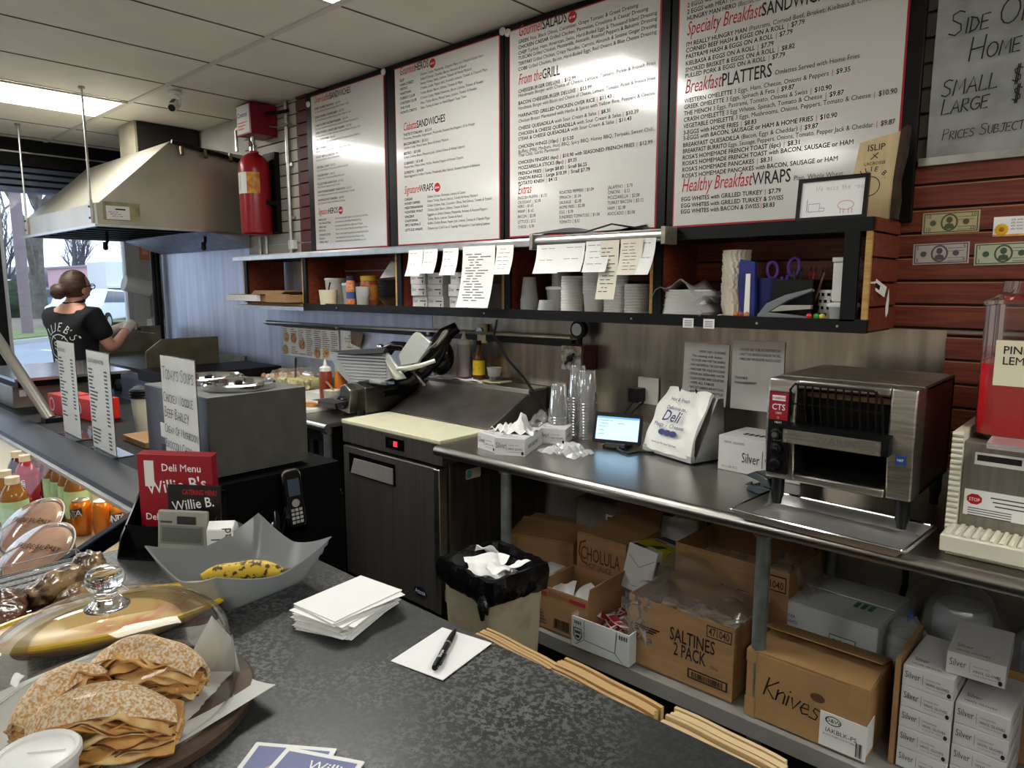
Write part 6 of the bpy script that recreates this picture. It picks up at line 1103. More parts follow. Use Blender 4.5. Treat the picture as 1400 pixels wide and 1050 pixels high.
# saltines cartons
def saltines(label, loc, rz, w, d, h, hb, flaps):
    t = open_box('saltines_box', label, loc, rz, w, d, h, KRAFT, KRAFTD, flaps, hb=hb)
    b = MB(); b.text('SALTINES', .062, INK, wallM(w * .42, -.001, h * .56), 1, maxw=w * .42); b.text('2 PACK', .062, INK, wallM(w * .46, -.001, h * .36), 1, maxw=w * .30)
    b.box(w * .76, w * .98, -.0012, -.0008, h * .78, h * .945, INK); b.box(w * .768, w * .972, -.0016, -.001, h * .795, h * .93, KRAFT); b.text('471040', .036, INK, wallM(w * .78, -.0018, h * .815), 1, maxw=w * .18)
    b.box(w * .60, w * .96, -.0012, -.0008, h * .115, h * .25, INK); b.box(w * .615, w * .945, -.0016, -.001, h * .135, h * .23, KRAFT); barcode(b, w * .64, h * .145, w * .28, h * .075, T(0, -.0012, 0), INK, 26)
    for i in range(3): b.box(w * .07, w * (.26 + .03 * i), -.0012, -.0004, h * (.52 + .035 * i), h * (.54 + .035 * i), INK)
    b.text('Zesta', .03, GREYINK, wallM(w * .07, -.001, h * .38), 1); b.text('12oz', .014, INK, wallM(w * .80, -.001, h * .36), 0)
    MR = frameM((w + .001, d * .3, h * .5), (0, 1, 0), (0, 0, 1)); b.text('SALTINES', .05, INK, MR, 1, maxw=d * .5); b.text('2 PACK', .05, INK, MR @ T(.01, -.06, 0), 1, maxw=d * .4)
    b.build('print', t); return t
t = saltines('front saltines carton with bold black lettering and cling film over its top', (-1.225, -.70, UZ), .0, .375, .27, .238, .24, ())
CR = mat('cracker wrap', C(176, 146, 100), .35, col2=C(226, 214, 184), scale=26)
b = MB(); b.box(.006, .368, .006, .262, .004, .12, CR); b.build('inner_pack', t)
cp = MB(); cp.grid(lambda u, v: ((u - .5) * .075, (v - .5) * .05, .010 * math.sin(PI * u) * math.sin(PI * v)), 5, 4, CR, thick=.008); c0_ = None
for i in range(26):
    x = -1.225 + random.uniform(.05, .33); y = -.70 + random.uniform(.04, .235); z = UZ + .13 + random.uniform(0, .05)
    if c0_ is None: o = c0_ = cp.build('cracker_packet'); tag(o, 'wrapped saltine packet in the front saltines carton', 'cracker packet', 'cracker packets in the carton')
    else: o = dup(c0_)
    o.location = (x, y, z); o.rotation_euler = (random.uniform(-.5, .5), random.uniform(-.5, .5), random.uniform(0, 6))
b = MB(); b.grid(lambda u, v: (-.012 + .10 * u + .01 * math.sin(v * 14), -.012 - .006 * math.sin(u * 13 + v * 9), .252 - .15 * v * (1 + .15 * math.sin(u * 9))), 10, 12, FILM)
b.grid(lambda u, v: (-.01 + .40 * u, -.01 + .28 * v, .25 + .035 * noise.noise(Vector((u * 7, v * 7, 3))) + .06 * max(0, v - .4) * (1 + math.sin(u * 6))), 26, 18, FILM); tag(b.build('plastic_wrap', loc=(-1.225, -.70, UZ)), 'crinkled clear cling film over the front saltines carton', 'plastic wrap')
t = saltines('rear saltines carton, half hidden, with torn open top', (-1.225, -.395, UZ), -.02, .42, .28, .335, .335, (('B', .1, 70),))
b = MB(); b.box(.006, .412, .006, .272, .004, .25, CR); b.build('inner_pack', t)
b = MB(); b.grid(lambda u, v: (.34 + .14 * u, .02 + .2 * v, .33 + .05 * math.sin(PI * u) + .035 * noise.noise(Vector((u * 8, v * 8, 5))) - .12 * u * u), 14, 12, FILM); tag(b.build('plastic_wrap', loc=(-1.225, -.395, UZ)), 'clear plastic spilling from the rear saltines carton behind the bench leg', 'plastic wrap')
b = MB(); b.box(0, .16, 0, .12, 0, .14, MATTE); b.prism([(0, .14), (.16, .14), (.12, .19), (.03, .185)], .01, .11, MATTE, None, 'y'); tag(b.build('black_bag', loc=(-.96, -.105, UZ + .0)), 'dark bundle against the wall behind the rear saltines carton', 'bag')
# yellow cartons
YEL = mat('yellow box print', C(206, 190, 34), .45); NAVY = mat('navy box print', C(40, 36, 110), .45); LBLUE = mat('faded navy', C(34, 36, 64), .5)
def yellow_box(label, loc, rot, w, d, h, base=KRAFTW):
    t = thing('glove_carton', label, 'box', loc, 0, 'yellow striped cartons'); t.rotation_euler = rot
    b = MB(); b.box(0, w, 0, d, 0, h, base); b.build('carton', t, bev=.003)
    b = MB(); e = .0008
    b.box(-e, w + e, d * .13, d * .62, -e, h + e, YEL); b.box(-e, w + e, d * .74, d * .98, -e, h + e, LBLUE)
    b.prism([(w * .45, d * .20), (w * .75, d * .18), (w * .80, d * .40), (w * .62, d * .40)], h + .0012, h + .002, NAVY); b.prism([(d * .18, h * .06), (d * .5, h * .06), (d * .5, h * .22), (d * .22, h * .28)], w + .001, w + .002, NAVY, None, 'x'); b.prism([(d * .02, h * .5), (d * .10, h * .5), (d * .10, h * .8), (d * .02, h * .8)], w + .001, w + .0016, GREYINK, None, 'x')
    for i in range(3): b.box(w * .1, w * .5, d * (.58 + .04 * i), d * (.595 + .04 * i), h + .001, h + .0016, INK)
    barcode(b, .02, .0, .05, .03, T(0, d * .1, h + .002, 0, PI / 2), INK, 10)
    b.ribbon([Vector((.01, h * .75, 0)), Vector((w * .5, h * .55, 0)), Vector((w * .95, h * .8, 0))], .002, GREYINK, wallM(0, -.001, 0)); b.build('print', t); return t
yellow_box('tilted white and yellow carton in the middle under the bench', (-1.395, -.50, UZ + .15), (-.2, .10, -.02), .125, .27, .17)
b = MB(); b.box(0, .13, 0, .20, 0, .115, KRAFT); tag(b.build('cardboard_box', loc=(-1.375, -.44, UZ), bev=.002), 'small brown carton under the tilted white and yellow carton', 'box')
yellow_box('darker navy and white carton lying behind the tilted yellow carton', (-1.43, -.17, UZ), (0, 0, 0), .17, .12, .345, KRAFTW)
t = yellow_box('yellow carton standing against the wall at the back, under the grey one', (-1.82, -.215, UZ), (0, 0, 0), .25, .16, .20)
t = closed_box('cardboard_box', 'greyish carton on top of the rear yellow carton by the wall', (-1.83, -.20, UZ + .203), 0, .27, .15, .13, mat('grey carton', C(128, 122, 112), .8, var=.15), (0, 0))
b = MB(); b.box(.16, .21, -.0012, -.0003, .03, .09, PAPER); b.box(.17, .2, -.0016, -.001, .04, .08, INK); b.build('print', t)
# knives carton, white carton
t = closed_box('knives_box', 'worn brown carton marked in marker on the shelf beside the bench leg', (-.80, -.735, UZ - .03), .0, .335, .22, .205, mat('worn card', C(168, 132, 86), .75, var=.18, scale=7, bump=.08, bscale=24), (.006, .03))
t.location = (-.80, -.72, UZ)
b = MB(); b.hand('Knives', .058, INK, wallM(.055, -.0012, .085) @ Matrix.Rotation(-.12, 4, 'Z'), .0045, .09, .12); b.build('handwriting', t)
b = MB(); b.box(.215, .336, -.0016, -.0004, .005, .105, PAPER); b.box(.3352, .3364, 0, .06, .02, .11, PAPER); b.ribbon([Vector((.25 + .02 * math.cos(a), .085 + .012 * math.sin(a), 0)) for a in [i * PI / 10 for i in range(21)]], .0025, INK, wallM(0, -.002, 0)); b.text('D&W', .016, INK, wallM(.25, -.0022, .08), 1, align='C'); b.text('IAKBLK-PS', .018, INK, wallM(.23, -.0022, .05), 0, maxw=.09); b.text('BLACK KNIFE POLYSTYRENE', .007, GREYINK, wallM(.225, -.0022, .04), 0); barcode(b, .31, .01, .018, .04, T(0, -.001, 0), INK, 6); b.build('sticker', t)
b = MB(); b.box(-.0012, .03, -.0012, -.0003, 0, .06, TAPE); b.box(.285, .3362, -.0012, -.0003, .15, .205, TAPE); b.box(-.0012, .03, -.0014, -.0003, .17, .206, TAPE); b.add([(.205 + .02 * u, -.0011, .135 + .013 * v) for u, v in ring(14)], [tuple(range(14))], mat('oil stain', C(92, 64, 38), .6)); b.build('tape', t)
GRN = mat('green print', C(60, 120, 84), .6)
t = closed_box('white_carton', 'white carton with green print behind the worn brown knives carton', (-.84, -.40, UZ), -.05, .31, .30, .24, mat('white carton card', C(186, 190, 192), .6, var=.05), (0, .008))
b = MB(); b.box(.17, .25, -.0012, -.0004, .135, .18, GRN); b.box(.173, .247, -.0018, -.001, .138, .177, KRAFTW); b.text('FIRST', .028, INK, wallM(.178, -.0022, .148), 1); b.add([(.21 + .045 * u, -.001, .11 + .014 * v) for u, v in ring(18)], [tuple(range(18))], GRN); b.text('MASTER', .014, mat('blue box text', C(50, 60, 140), .6), wallM(.01, -.001, .19), 1); b.text('GUARD', .014, mat('blue box text', C(50, 60, 140), .6), wallM(.02, -.001, .172), 1)
for (x, y, c) in ((.20, .10, GRN), (.06, .20, INK)):
    for i in range(3): b.box(x + .022 * i, x + .014 + .022 * i, y, y + .045, .2452, .2458, c)
b.build('print', t)
# glove box stacks
col_names = ('left', 'right')
for c, (x, n_) in enumerate(((-.405, 5), (-.285, 4))):
    for r in range(n_):
        glove_box(.116, .22, .056, loc=(x, -.665 + .01 * c, UZ + .0575 * r), rz=-.02, label='white vinyl glove box in the %s stack under the bench, %s' % (col_names[c], ('lowest', 'second from the bottom', 'third from the bottom', 'fourth from the bottom', 'topmost')[r]), group='vinyl glove boxes under the bench')
glove_box(.125, .22, .058, loc=(-.315, -.64, UZ + .0575 * 5 + .001), rz=.05, label='white vinyl glove box lying across both stacks under the bench', group='vinyl glove boxes under the bench')
b = MB(); b.box(-.012, 0, -.01, .23, 0, .30, KRAFT); b.box(-.012, .26, .225, .233, 0, .25, KRAFT); tag(b.build('carton_wall', loc=(-.41, -.66, UZ)), 'torn brown carton wall standing behind the glove box stacks', 'cardboard')
for i, (x, y, r, h, l) in enumerate(((-.47, -.33, .075, .27, 'left clear bag of nested lids standing behind the glove boxes'), (-.36, -.16, .11, .36, 'taller clear bag of nested lids with a blue tie by the wall'), (-.13, -.17, .105, .31, 'right clear bag of nested lids behind the topmost glove box'))):
    t = thing('lid_bag', l, 'bag', (x, y, UZ), 0, 'bags of nested lids'); b = MB(); b.ell((0, 0, h * .5), (r, r * .9, h * .5), thin_glass('lid bag film', (.93, .94, .95, 1), .12, .8, .22), 22, 14, f=lump(5, .14, i * 3.0)); b.build('bag', t)
    b = MB(); b.lathe([(r * .7, .02), (r * .72, h * .72), (r * .6, h * .8), (0, h * .82)], mat('nested lids', C(170, 176, 180), .35, var=.2, scale=6, stretch=(1, 1, 30)), None, 20); b.build('lids', t)
    b = MB(); b.tube([(0, 0, h * .95), (.01, -.01, h + .02)], .006, mat('blue tie', C(50, 80, 170), .5), 6); b.build('tie', t)
# ================================================================ FRONT COUNTER
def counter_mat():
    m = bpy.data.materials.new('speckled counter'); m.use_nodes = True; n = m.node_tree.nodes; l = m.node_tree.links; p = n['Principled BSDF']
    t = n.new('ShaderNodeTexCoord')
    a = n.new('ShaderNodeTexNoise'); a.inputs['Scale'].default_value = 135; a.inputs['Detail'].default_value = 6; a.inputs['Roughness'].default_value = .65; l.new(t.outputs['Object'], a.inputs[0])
    r = n.new('ShaderNodeValToRGB'); r.color_ramp.elements[0].position = .47; r.color_ramp.elements[0].color = C(10, 11, 12); r.color_ramp.elements[1].position = .56; r.color_ramp.elements[1].color = C(98, 101, 100); l.new(a.outputs[0], r.inputs[0])  # pale specks: counter pattern and scuffs, with ceiling glare painted in
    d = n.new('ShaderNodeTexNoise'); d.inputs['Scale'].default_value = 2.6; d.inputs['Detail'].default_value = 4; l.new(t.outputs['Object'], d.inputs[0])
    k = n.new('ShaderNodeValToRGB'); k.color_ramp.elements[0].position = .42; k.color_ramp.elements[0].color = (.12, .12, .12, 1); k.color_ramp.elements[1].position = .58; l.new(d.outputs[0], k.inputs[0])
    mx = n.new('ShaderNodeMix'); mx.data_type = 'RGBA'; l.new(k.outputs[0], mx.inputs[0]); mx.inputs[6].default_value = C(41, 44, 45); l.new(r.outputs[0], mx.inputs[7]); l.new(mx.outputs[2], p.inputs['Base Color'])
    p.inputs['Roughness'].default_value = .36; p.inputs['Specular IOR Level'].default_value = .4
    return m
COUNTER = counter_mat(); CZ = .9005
t = thing('service_counter', 'dark speckled stone service counter in the foreground', 'counter', (-.5, -2.2, 0))
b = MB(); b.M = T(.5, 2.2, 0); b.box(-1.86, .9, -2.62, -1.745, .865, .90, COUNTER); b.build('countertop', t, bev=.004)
b = MB(); b.M = T(.5, 2.2, 0); b.box(-1.84, .88, -2.56, -2.54, 0, .865, MATTE); b.box(-1.84, -1.82, -2.54, -1.80, 0, .865, MATTE); b.box(.86, .88, -2.54, -1.80, 0, .865, MATTE); b.box(-1.82, .86, -2.54, -1.60, .62, .64, MATTE); b.box(-1.82, .86, -2.54, -1.56, .08, .10, MATTE); b.build('cabinet', t)
# paper bags on the shelf under the counter
PB = mat('paper bag kraft', C(196, 160, 110), .75, var=.14, scale=9, bump=.05, bscale=30); PB2 = mat('paper bag light', C(212, 186, 142), .75, var=.1, scale=9)
def bag_stack(label, x0, x1, y1, top, n, m, grp, rz, h):
    """folded paper bags standing on edge side by side"""
    b = MB(); w = x1 - x0
    b.grid(lambda u, v: (w * u, .004 * math.sin(PI * u) + .0015 * math.sin(u * 9), -h * v), 10, 3, m, thick=.0075); o = b.build('paper_bag', loc=(x0, y1, top)); o.rotation_euler = (0, 0, rz); tag(o, label, 'paper bag', grp)
    for i in range(1, n): dup(o, (x0 + random.uniform(-.006, .006), y1 - .0105 * i, top + random.uniform(-.006, .003)), rz=rz + random.uniform(-.008, .008))
bag_stack('folded brown paper bag in the small bundle nearest the trash bin', -1.03, -.82, -1.575, .80, 4, PB, 'small bundle of paper bags', -.06, .15)
bag_stack('folded brown paper bag in the middle bundle along the counter edge', -.825, -.59, -1.555, .80, 14, PB, 'middle bundle of paper bags', -.07, .15)
bag_stack('folded light paper bag in the thick bundle below the knives carton', -.575, -.37, -1.555, .80, 18, PB2, 'thick bundle of light paper bags', -.05, .15)
# slips of paper
b = MB(); b.grid(lambda u, v: ((u - .5) * .125, (v - .5) * .17, .0012 * u), 4, 3, PAPERB, thick=.0012); sh = b.build('note_paper'); tag(sh, 'white note sheet in the untidy stack on the counter', 'paper', 'stack of note sheets')
random.seed(11)
sx0, sy0 = -1.13, -1.868
for i in range(18):
    o = sh if i == 0 else dup(sh)
    o.location = (sx0 + random.uniform(-.006, .006), sy0 + random.uniform(-.006, .006), CZ + .0016 + .0021 * i); o.rotation_euler = (0, 0, .30 + random.uniform(-.10, .10) - (.0 if i < 14 else .2))
o = dup(sh, label='single white note sheet under the black pen', group='single sheets'); o.location = (-.887, -1.836, CZ + .0014); o.rotation_euler = (0, 0, .17); o.scale = (.92, .85, 1)
t = thing('pen', 'black marker pen with white lettering lying on the single note sheet', 'pen', (-.883, -1.833, CZ + .0085), math.radians(122))
b = MB(); R90 = T(0, 0, 0, 0, 0, PI / 2); b.M = R90; b.lathe([(0, -.066), (.005, -.066), (.0058, -.06), (.0058, .02), (.0052, .022), (0, .022)], BLACK, None, 14); b.build('barrel', t)
b = MB(); b.M = R90; b.lathe([(.0062, .018), (.0062, .03), (.005, .055), (.003, .068), (0, .069)], BLACK, None, 14); b.lathe([(.0064, .014), (.0064, .018)], ALU, None, 14); b.build('cap', t)
b = MB(); b.box(-.055, -.02, -.0085, -.006, -.001, .002, BLACK); b.build('clip', t)
b = MB(); b.text('Sharpie', .008, PAPERB, T(-.04, -.003, .0060), 1); b.build('lettering', t)
# flyers bottom edge
for i, (x, y, r, l) in enumerate(((-.80, -2.215, .62, 'lower blue and white flyer cut by the bottom edge of the photo'), (-.76, -2.205, .48, 'upper blue and white flyer on the counter, at the bottom edge'))):
    t = thing('flyer', l, 'flyer', (x, y, CZ + .001 + .002 * i), r, 'flyers at the counter front'); b = MB(); b.prism(rrect(.12, .16, .002), 0, .0014, PAPERB); b.build('card', t)
    b = MB(); b.prism(rrect(.105, .145, .001), .0014, .0017, mat('flyer blue', C(96, 104, 150), .5)); b.text('Willie', .026, PAPERB, T(-.012, .045, .002), 1); b.add([(.0 + .025 * u, .02 + .02 * v, .0019) for u, v in ring(16)], [tuple(range(16))], mat('flyer tan', C(190, 160, 130), .5)); b.build('print', t)
# ---------------- glass dome of pastries
DX, DY = -1.111, -2.298
t = thing('serving_board', 'round dark wooden board with bark edge under the glass dome', 'board', (DX, DY, CZ))
b = MB(); b.lathe([(.18, 0), (.197, .004), (.199, .018), (.195, .022), (0, .022)], mat('dark bark board', C(88, 70, 54), .7, var=.55, scale=18, bump=.4, bscale=30), None, 48); b.build('board', t)
PARCH = mat('parchment', C(206, 208, 204), .7, var=.05)
b = MB(); rot = T(0, 0, 0, .18)
b.grid(lambda u, v: ((u - .5) * .35, (v - .5) * .31, .0235 + .006 * max(0, abs(u - .5) * 2 - .8) * 5 * (1 if u > .5 else .3) + .002 * math.sin(9 * u + 4 * v)), 16, 14, PARCH, rot, thick=.0006); tag(b.build('parchment_sheet', loc=(DX, DY, CZ)), 'white parchment sheet under the pastries on the round board', 'parchment')
b = MB(); b.add([(-.04, 0, 0), (.05, 0, 0), (.035, .01, .05), (.0, .012, .088), (-.025, .005, .04)], [(0, 1, 2, 3, 4)], PARCH); o = b.build('parchment_scrap', loc=(DX + .02, DY + .135, CZ + .024), solid=.0008); o.rotation_euler = (-.1, 0, .75); tag(o, 'upturned pointed parchment corner behind the pastries', 'parchment')
DG = thin_glass('dome glass clear', (.985, .99, .985, 1), .015, .3, 0)
prof = [(.170, .0), (.171, .01), (.171, .055), (.168, .085), (.158, .108), (.138, .127), (.105, .142), (.06, .151), (.02, .155)]
t = thing('cake_dome', 'clear glass dome with knob covering the pastries', 'cake dome', (DX, DY, CZ + .0245))
def smooth(P, k=4):
    out = []
    for i in range(len(P) - 1):
        p0 = P[max(i - 1, 0)]; p1 = P[i]; p2 = P[i + 1]; p3 = P[min(i + 2, len(P) - 1)]
        for j in range(k):
            s = j / k; out.append(tuple(.5 * (2 * p1[a] + (p2[a] - p0[a]) * s + (2 * p0[a] - 5 * p1[a] + 4 * p2[a] - p3[a]) * s * s + (3 * p1[a] - p0[a] - 3 * p2[a] + p3[a]) * s ** 3) for a in (0, 1)))
    return out + [P[-1]]
b = MB(); b.shell(smooth(prof, 3), DG, None, 72); b.build('dome', t, ang=80)
b = MB(); b.shell([(.1735, .002), (.1735, -.003), (.168, -.003), (.168, .003)], mat('glass rim', C(190, 200, 200), .08, trans=.9, ior=1.45), None, 64); b.build('rim', t)
KG = mat('solid glass', C(250, 252, 250), .02, trans=1.0, ior=1.5)
b = MB(); b.lathe(smooth([(.0, .152), (.03, .153), (.024, .160), (.0155, .170), (.0165, .178), (.024, .186), (.027, .198), (.022, .210), (.01, .216), (0, .2165)], 3), KG, None, 32); b.build('knob', t, ang=80)
# pastries
PUFF = mat('puff pastry', C(214, 166, 96), .6, col2=C(168, 106, 52), scale=30, bump=.35, bscale=60, cr=(.3, .6)); PUFF2 = mat('puff pastry pale', C(236, 208, 150), .65, col2=C(206, 152, 86), scale=30, bump=.3, bscale=60); SUG = mat('sugar dust', C(238, 226, 204), .9, col2=C(208, 158, 96), scale=240, cr=(.40, .60), bump=.4, bscale=60)
BROWNE = mat('baked edge', C(112, 58, 26), .6, var=.4, scale=20)
def turnover(label, x, y, z, rz, L, Wd, H, sd, nl=9):
    """puff pastry: bulging dusted top over a fan of thin baked leaves that opens along the front edge"""
    t = thing('pastry', label, 'pastry', (x, y, z), rz, 'pastries under the dome')
    def prof(u, v):                      # u along the length, v from the open front edge (0) over the top to the back (1)
        a = PI * (.06 + .94 * v); w = (math.sin(PI * (.08 + .84 * u))) ** .5
        r = 1 + .07 * noise.noise(Vector((u * 4 + sd, v * 4, sd)))
        return ((u - .5) * L + .006 * math.sin(v * 5 + sd), -math.cos(a) * Wd * .5 * w * r, .008 + math.sin(a) * H * w * r)
    b = MB(); b.grid(lambda u, v: prof(u, .22 + .78 * v), 34, 20, SUG, thick=.005); b.build('sugar_top', t, ang=75)
    b = MB(); b.ell((0, .004, H * .40), (L * .46, Wd * .40, H * .40), PUFF2, 26, 14); b.build('crumb', t, ang=75)
    for k in range(nl):
        q = k / (nl - 1); m_ = (PUFF, PUFF2)[k % 2]
        def leaf(u, v, q=q, k=k):
            c = prof(u, .24 + .04 * q); w = (math.sin(PI * (.06 + .88 * u))) ** .6
            z1 = .006 + H * (.06 + .74 * q) * w + .005 * math.sin(u * 9 + k * 1.7 + sd) + .003 * math.sin(u * 23 + k); y1 = -Wd * .5 * (1.02 - .22 * q) * w - .009 * math.sin(u * 7 + k * 2.3 + sd) - .006 * noise.noise(Vector((u * 8, k * 1.3, sd)))
            return ((u - .5) * L * (1 + .03 * math.sin(k * 2.1)), y1 + (Wd * .34) * v, z1 + H * .16 * v * (1 - q) + .004 * math.sin(v * 4 + k))
        b = MB(); b.grid(leaf, 30, 5, m_, thick=.0025); o = b.build('flaky_layer', t, ang=75)
        if k % 3 == 0:
            e_ = MB(); e_.tube([leaf(i / 22, 0) for i in range(23)], [.0006 + .001 * abs(math.sin(i * 1.9 + k)) for i in range(23)], BROWNE, 6); e_.build('baked_edge', o, ang=75)
turnover('large flaky turnover in front under the glass dome', -1.0, -2.345, CZ + .025, .95, .185, .125, .085, 1.2, 12)
turnover('sugar dusted turnover behind the large one under the dome', -1.095, -2.255, CZ + .025, .62, .175, .085, .088, 4.5)
turnover('folded pastry at the left, leaning on the others under the dome', -1.10, -2.365, CZ + .025, 2.0, .14, .08, .082, 8.1)
# yellow platter seen behind through the dome
t = thing('serving_platter', 'yellow rimmed flower patterned platter behind the glass dome', 'platter', (-1.385, -2.21, CZ), 1.32)
PLAT = mat('painted platter', C(206, 178, 120), .3, col2=C(188, 110, 70), scale=9, cr=(.35, .5)); YR = mat('yellow glaze', C(206, 172, 50), .25)
b = MB(); b.lathe([(.10, 0), (.13, .006), (.20, .035), (.207, .042), (.203, .045), (.13, .012), (0, .010)], PLAT, None, 48, .45); b.build('dish', t)
b = MB(); b.tube([(.206 * math.cos(a), .206 * .45 * math.sin(a), .043) for a in [i * PI / 24 for i in range(48)]], .006, YR, 8, True); b.build('rim', t)
FOIL = mat('wrapped bun', C(158, 130, 94), .28, col2=C(56, 36, 24), scale=34, bump=1.0, bscale=30, cr=(.38, .6), coat=1.0); FOILD = mat('wrapped dark cake', C(112, 72, 48), .28, col2=C(42, 25, 18), scale=30, bump=1.0, bscale=26, cr=(.4, .62), coat=1.0)
# wire rack with wrapped cakes
t = thing('wire_rack', 'thin wire rack holding wrapped cakes left of the dome', 'rack', (-1.69, -2.26, CZ))
b = MB()
for z in (.008, .028): b.tube([(-.16, -.20, z), (.18, -.20, z), (.18, .12, z), (-.16, .12, z)], .0016, CHROME, 6, True)
for x, y in ((-.16, -.2), (.18, -.2), (.18, .12), (-.16, .12), (0, .12), (0, -.2), (.18, -.04)): b.tube([(x, y, 0), (x, y, .028)], .0018, CHROME, 6)
for i in range(10): b.tube([(-.15 + .034 * i, -.2, .008), (-.15 + .034 * i, .12, .008)], .0016, CHROME, 6)
b.build('wire_frame', t)
WR = [((-1.62, -2.18, CZ + .052), (.036, .034, .042), FOIL, 'wrapped round cake nearest the display case, upright'), ((-1.595, -2.25, CZ + .046), (.066, .036, .032), FOIL, 'long wrapped loaf in the middle of the wire rack'), ((-1.535, -2.225, CZ + .036), (.05, .028, .026), FOIL, 'wrapped cake lying in front of the long loaf'), ((-1.60, -2.335, CZ + .038), (.04, .038, .028), FOILD, 'dark wrapped cake at the left edge of the photo, upper one'), ((-1.545, -2.355, CZ + .036), (.045, .04, .026), FOILD, 'dark wrapped cake at the left edge of the photo, lower one'), ((-1.565, -2.17, CZ + .038), (.03, .028, .028), FOIL, 'small wrapped bun just behind the dome knob')]
for i, (p, r, m_, l) in enumerate(WR):
    b = MB(); b.ell((0, 0, 0), r, m_, 40, 24, f=lambda d: 1 + .14 * noise.noise(Vector((d.x * 3 + i * 5, d.y * 3, d.z * 3))) + .11 * noise.noise(Vector((d.x * 9 + i, d.y * 9, d.z * 9)))); o = b.build('wrapped_cake', loc=p, ang=80); o.rotation_euler = (.2 * (i % 3), -.45 if i in (1, 2) else 0, 1.0); tag(o, l, 'cake', 'wrapped cakes on the rack')
# white cup with lid
t = thing('takeout_cup', 'white takeout cup with lid at the bottom left corner', 'cup', (-.935, -2.437, CZ))
b = MB(); b.lathe([(.035, 0), (.043, .092), (0, .092)], WHITE, None, 32); b.build('cup', t)
b = MB(); b.lathe([(.044, .088), (.0465, .09), (.0468, .098), (.044, .101), (.040, .099), (.039, .096), (.03, .096), (.029, .0965), (0, .0965)], mat('cup lid', C(226, 228, 226), .35), None, 40); b.build('lid', t)
b = MB(); b.box(-.012, .03, .004, .005, .0966, .099, PAPERB, T(0, 0, 0, .9)); b.build('lid_tab', t)
# plastic dish with banana
t = thing('plastic_dish', 'square translucent grey plastic dish with raised corners on the counter', 'dish', (-1.415, -1.945, CZ), .10)
BINM = thin_glass('smoky plastic', (.55, .57, .58, 1), .22, .9, .62, (.42, .44, .45, 1))
def dish(u, v):
    x, y = 2 * u - 1, 2 * v - 1; e = max(abs(x), abs(y)); k = max(0, (e - .62) / .38); s = .62 if e < .62 else e
    w = .085 + .05 * k ** .8; f = (e / .62 if e < .62 else 1)
    corner = (abs(x) * abs(y) / (e * e + 1e-6)) ** 1.5 if e > 0 else 0
    sc = (w / .135) * .135 * f / max(e, 1e-6)
    return (x * sc, y * sc, .003 + (.060 + .042 * corner) * k)
b = MB(); b.grid(dish, 30, 30, BINM, thick=.003); b.build('dish', t, ang=60)
BAN = mat('banana skin', C(206, 174, 50), .5, col2=C(66, 42, 22), scale=75, cr=(.40, .47), detail=5)
t = thing('banana', 'ripe yellow banana with brown spots in the plastic dish', 'banana', (-1.425, -1.935, CZ + .028), .95)
b = MB(); pts = [(-.085 + .17 * i / 12, .022 * (1 - ((i - 6) / 6) ** 2) - .011, .002 * math.sin(i)) for i in range(13)]; b.tube(pts, [.007, .013, .018, .020, .021, .021, .021, .021, .020, .019, .017, .013, .006], BAN, 12); b.build('skin', t, ang=70)
b = MB(); b.tube([(.085, -.011, 0), (.105, -.018, .004)], [.006, .005], mat('banana stem', C(90, 74, 34), .7), 8); b.build('stem', t)
# menu holder group
ux = Vector((.82, .57, 0)).normalized()
RZM = math.atan2(.57, .82)
t = thing('brochure_holder', 'black acrylic holder at the end of the counter with menus', 'holder', (-1.735, -1.945, CZ), RZM)
b = MB(); b.box(-.115, .115, -.075, .03, 0, .006, GLOSSB); b.box(-.115, .115, .025, .03, .006, .15, GLOSSB); b.prism([(-.075, .006), (.03, .006), (.03, .15), (-.06, .05)], -.115, -.111, GLOSSB, None, 'x'); b.prism([(-.075, .006), (.03, .006), (.03, .15), (-.06, .05)], .111, .115, GLOSSB, None, 'x'); b.box(-.111, .111, -.045, -.041, .006, .075, GLOSSB); b.build('holder', t)
MR_ = mat('menu red', C(146, 14, 34), .35); MK = mat('menu black', C(22, 18, 20), .35)
mm = thing('menu_brochure', 'red folded deli menu at the front of the pack in the black holder', 'menu', (-1.735, -1.945, CZ + .0065), RZM, 'red deli menus')
b = MB(); b.box(-.098, .098, -.002, 0, 0, .235, MR_); b.build('brochure', mm)
b = MB(); MT = wallM(0, -.0026, 0); b.text('Deli Menu', .026, PAPERB, wallM(-.035, -.0026, .195), 1, maxw=.105); b.text("Willie B's", .045, PAPERB, wallM(-.075, -.0026, .135) @ Matrix.Rotation(.12, 4, 'Z'), 1, maxw=.16); b.text('Delivery', .024, PAPERB, wallM(-.085, -.0026, .07), 1); b.text('Award', .018, PAPERB, wallM(-.085, -.0026, .028), 1); b.text('Gourmet', .018, PAPERB, wallM(-.085, -.0026, .01), 1); b.box(-.08, -.055, -.003, -.0022, .155, .22, PAPER, T(0, 0, 0, 0, 0, .0)); b.build('print', mm)
mback = MB(); mback.box(-.098, .098, 0, .0022, 0, .235, MR_); mback.box(-.0975, .0975, .0022, .0028, .0005, .2345, PAPERB); m0 = None
for i in range(7):
    p = (-1.735 - .57 * -.0 - math.sin(RZM) * (.001 + .0032 * i), -1.945 + math.cos(RZM) * (.001 + .0032 * i), CZ + .0065 + .0008 * i)
    if m0 is None: m0 = mback.build('menu_brochure', loc=p); m0.rotation_euler = (0, 0, RZM); tag(m0, 'red deli menu in the pack behind the front menu', 'menu', 'red deli menus behind')
    else: dup(m0, p, rz=RZM)
def front(dx, dy, dz=0.0065): return (-1.735 + dx * math.cos(RZM) - dy * math.sin(RZM), -1.945 + dx * math.sin(RZM) + dy * math.cos(RZM), CZ + dz)
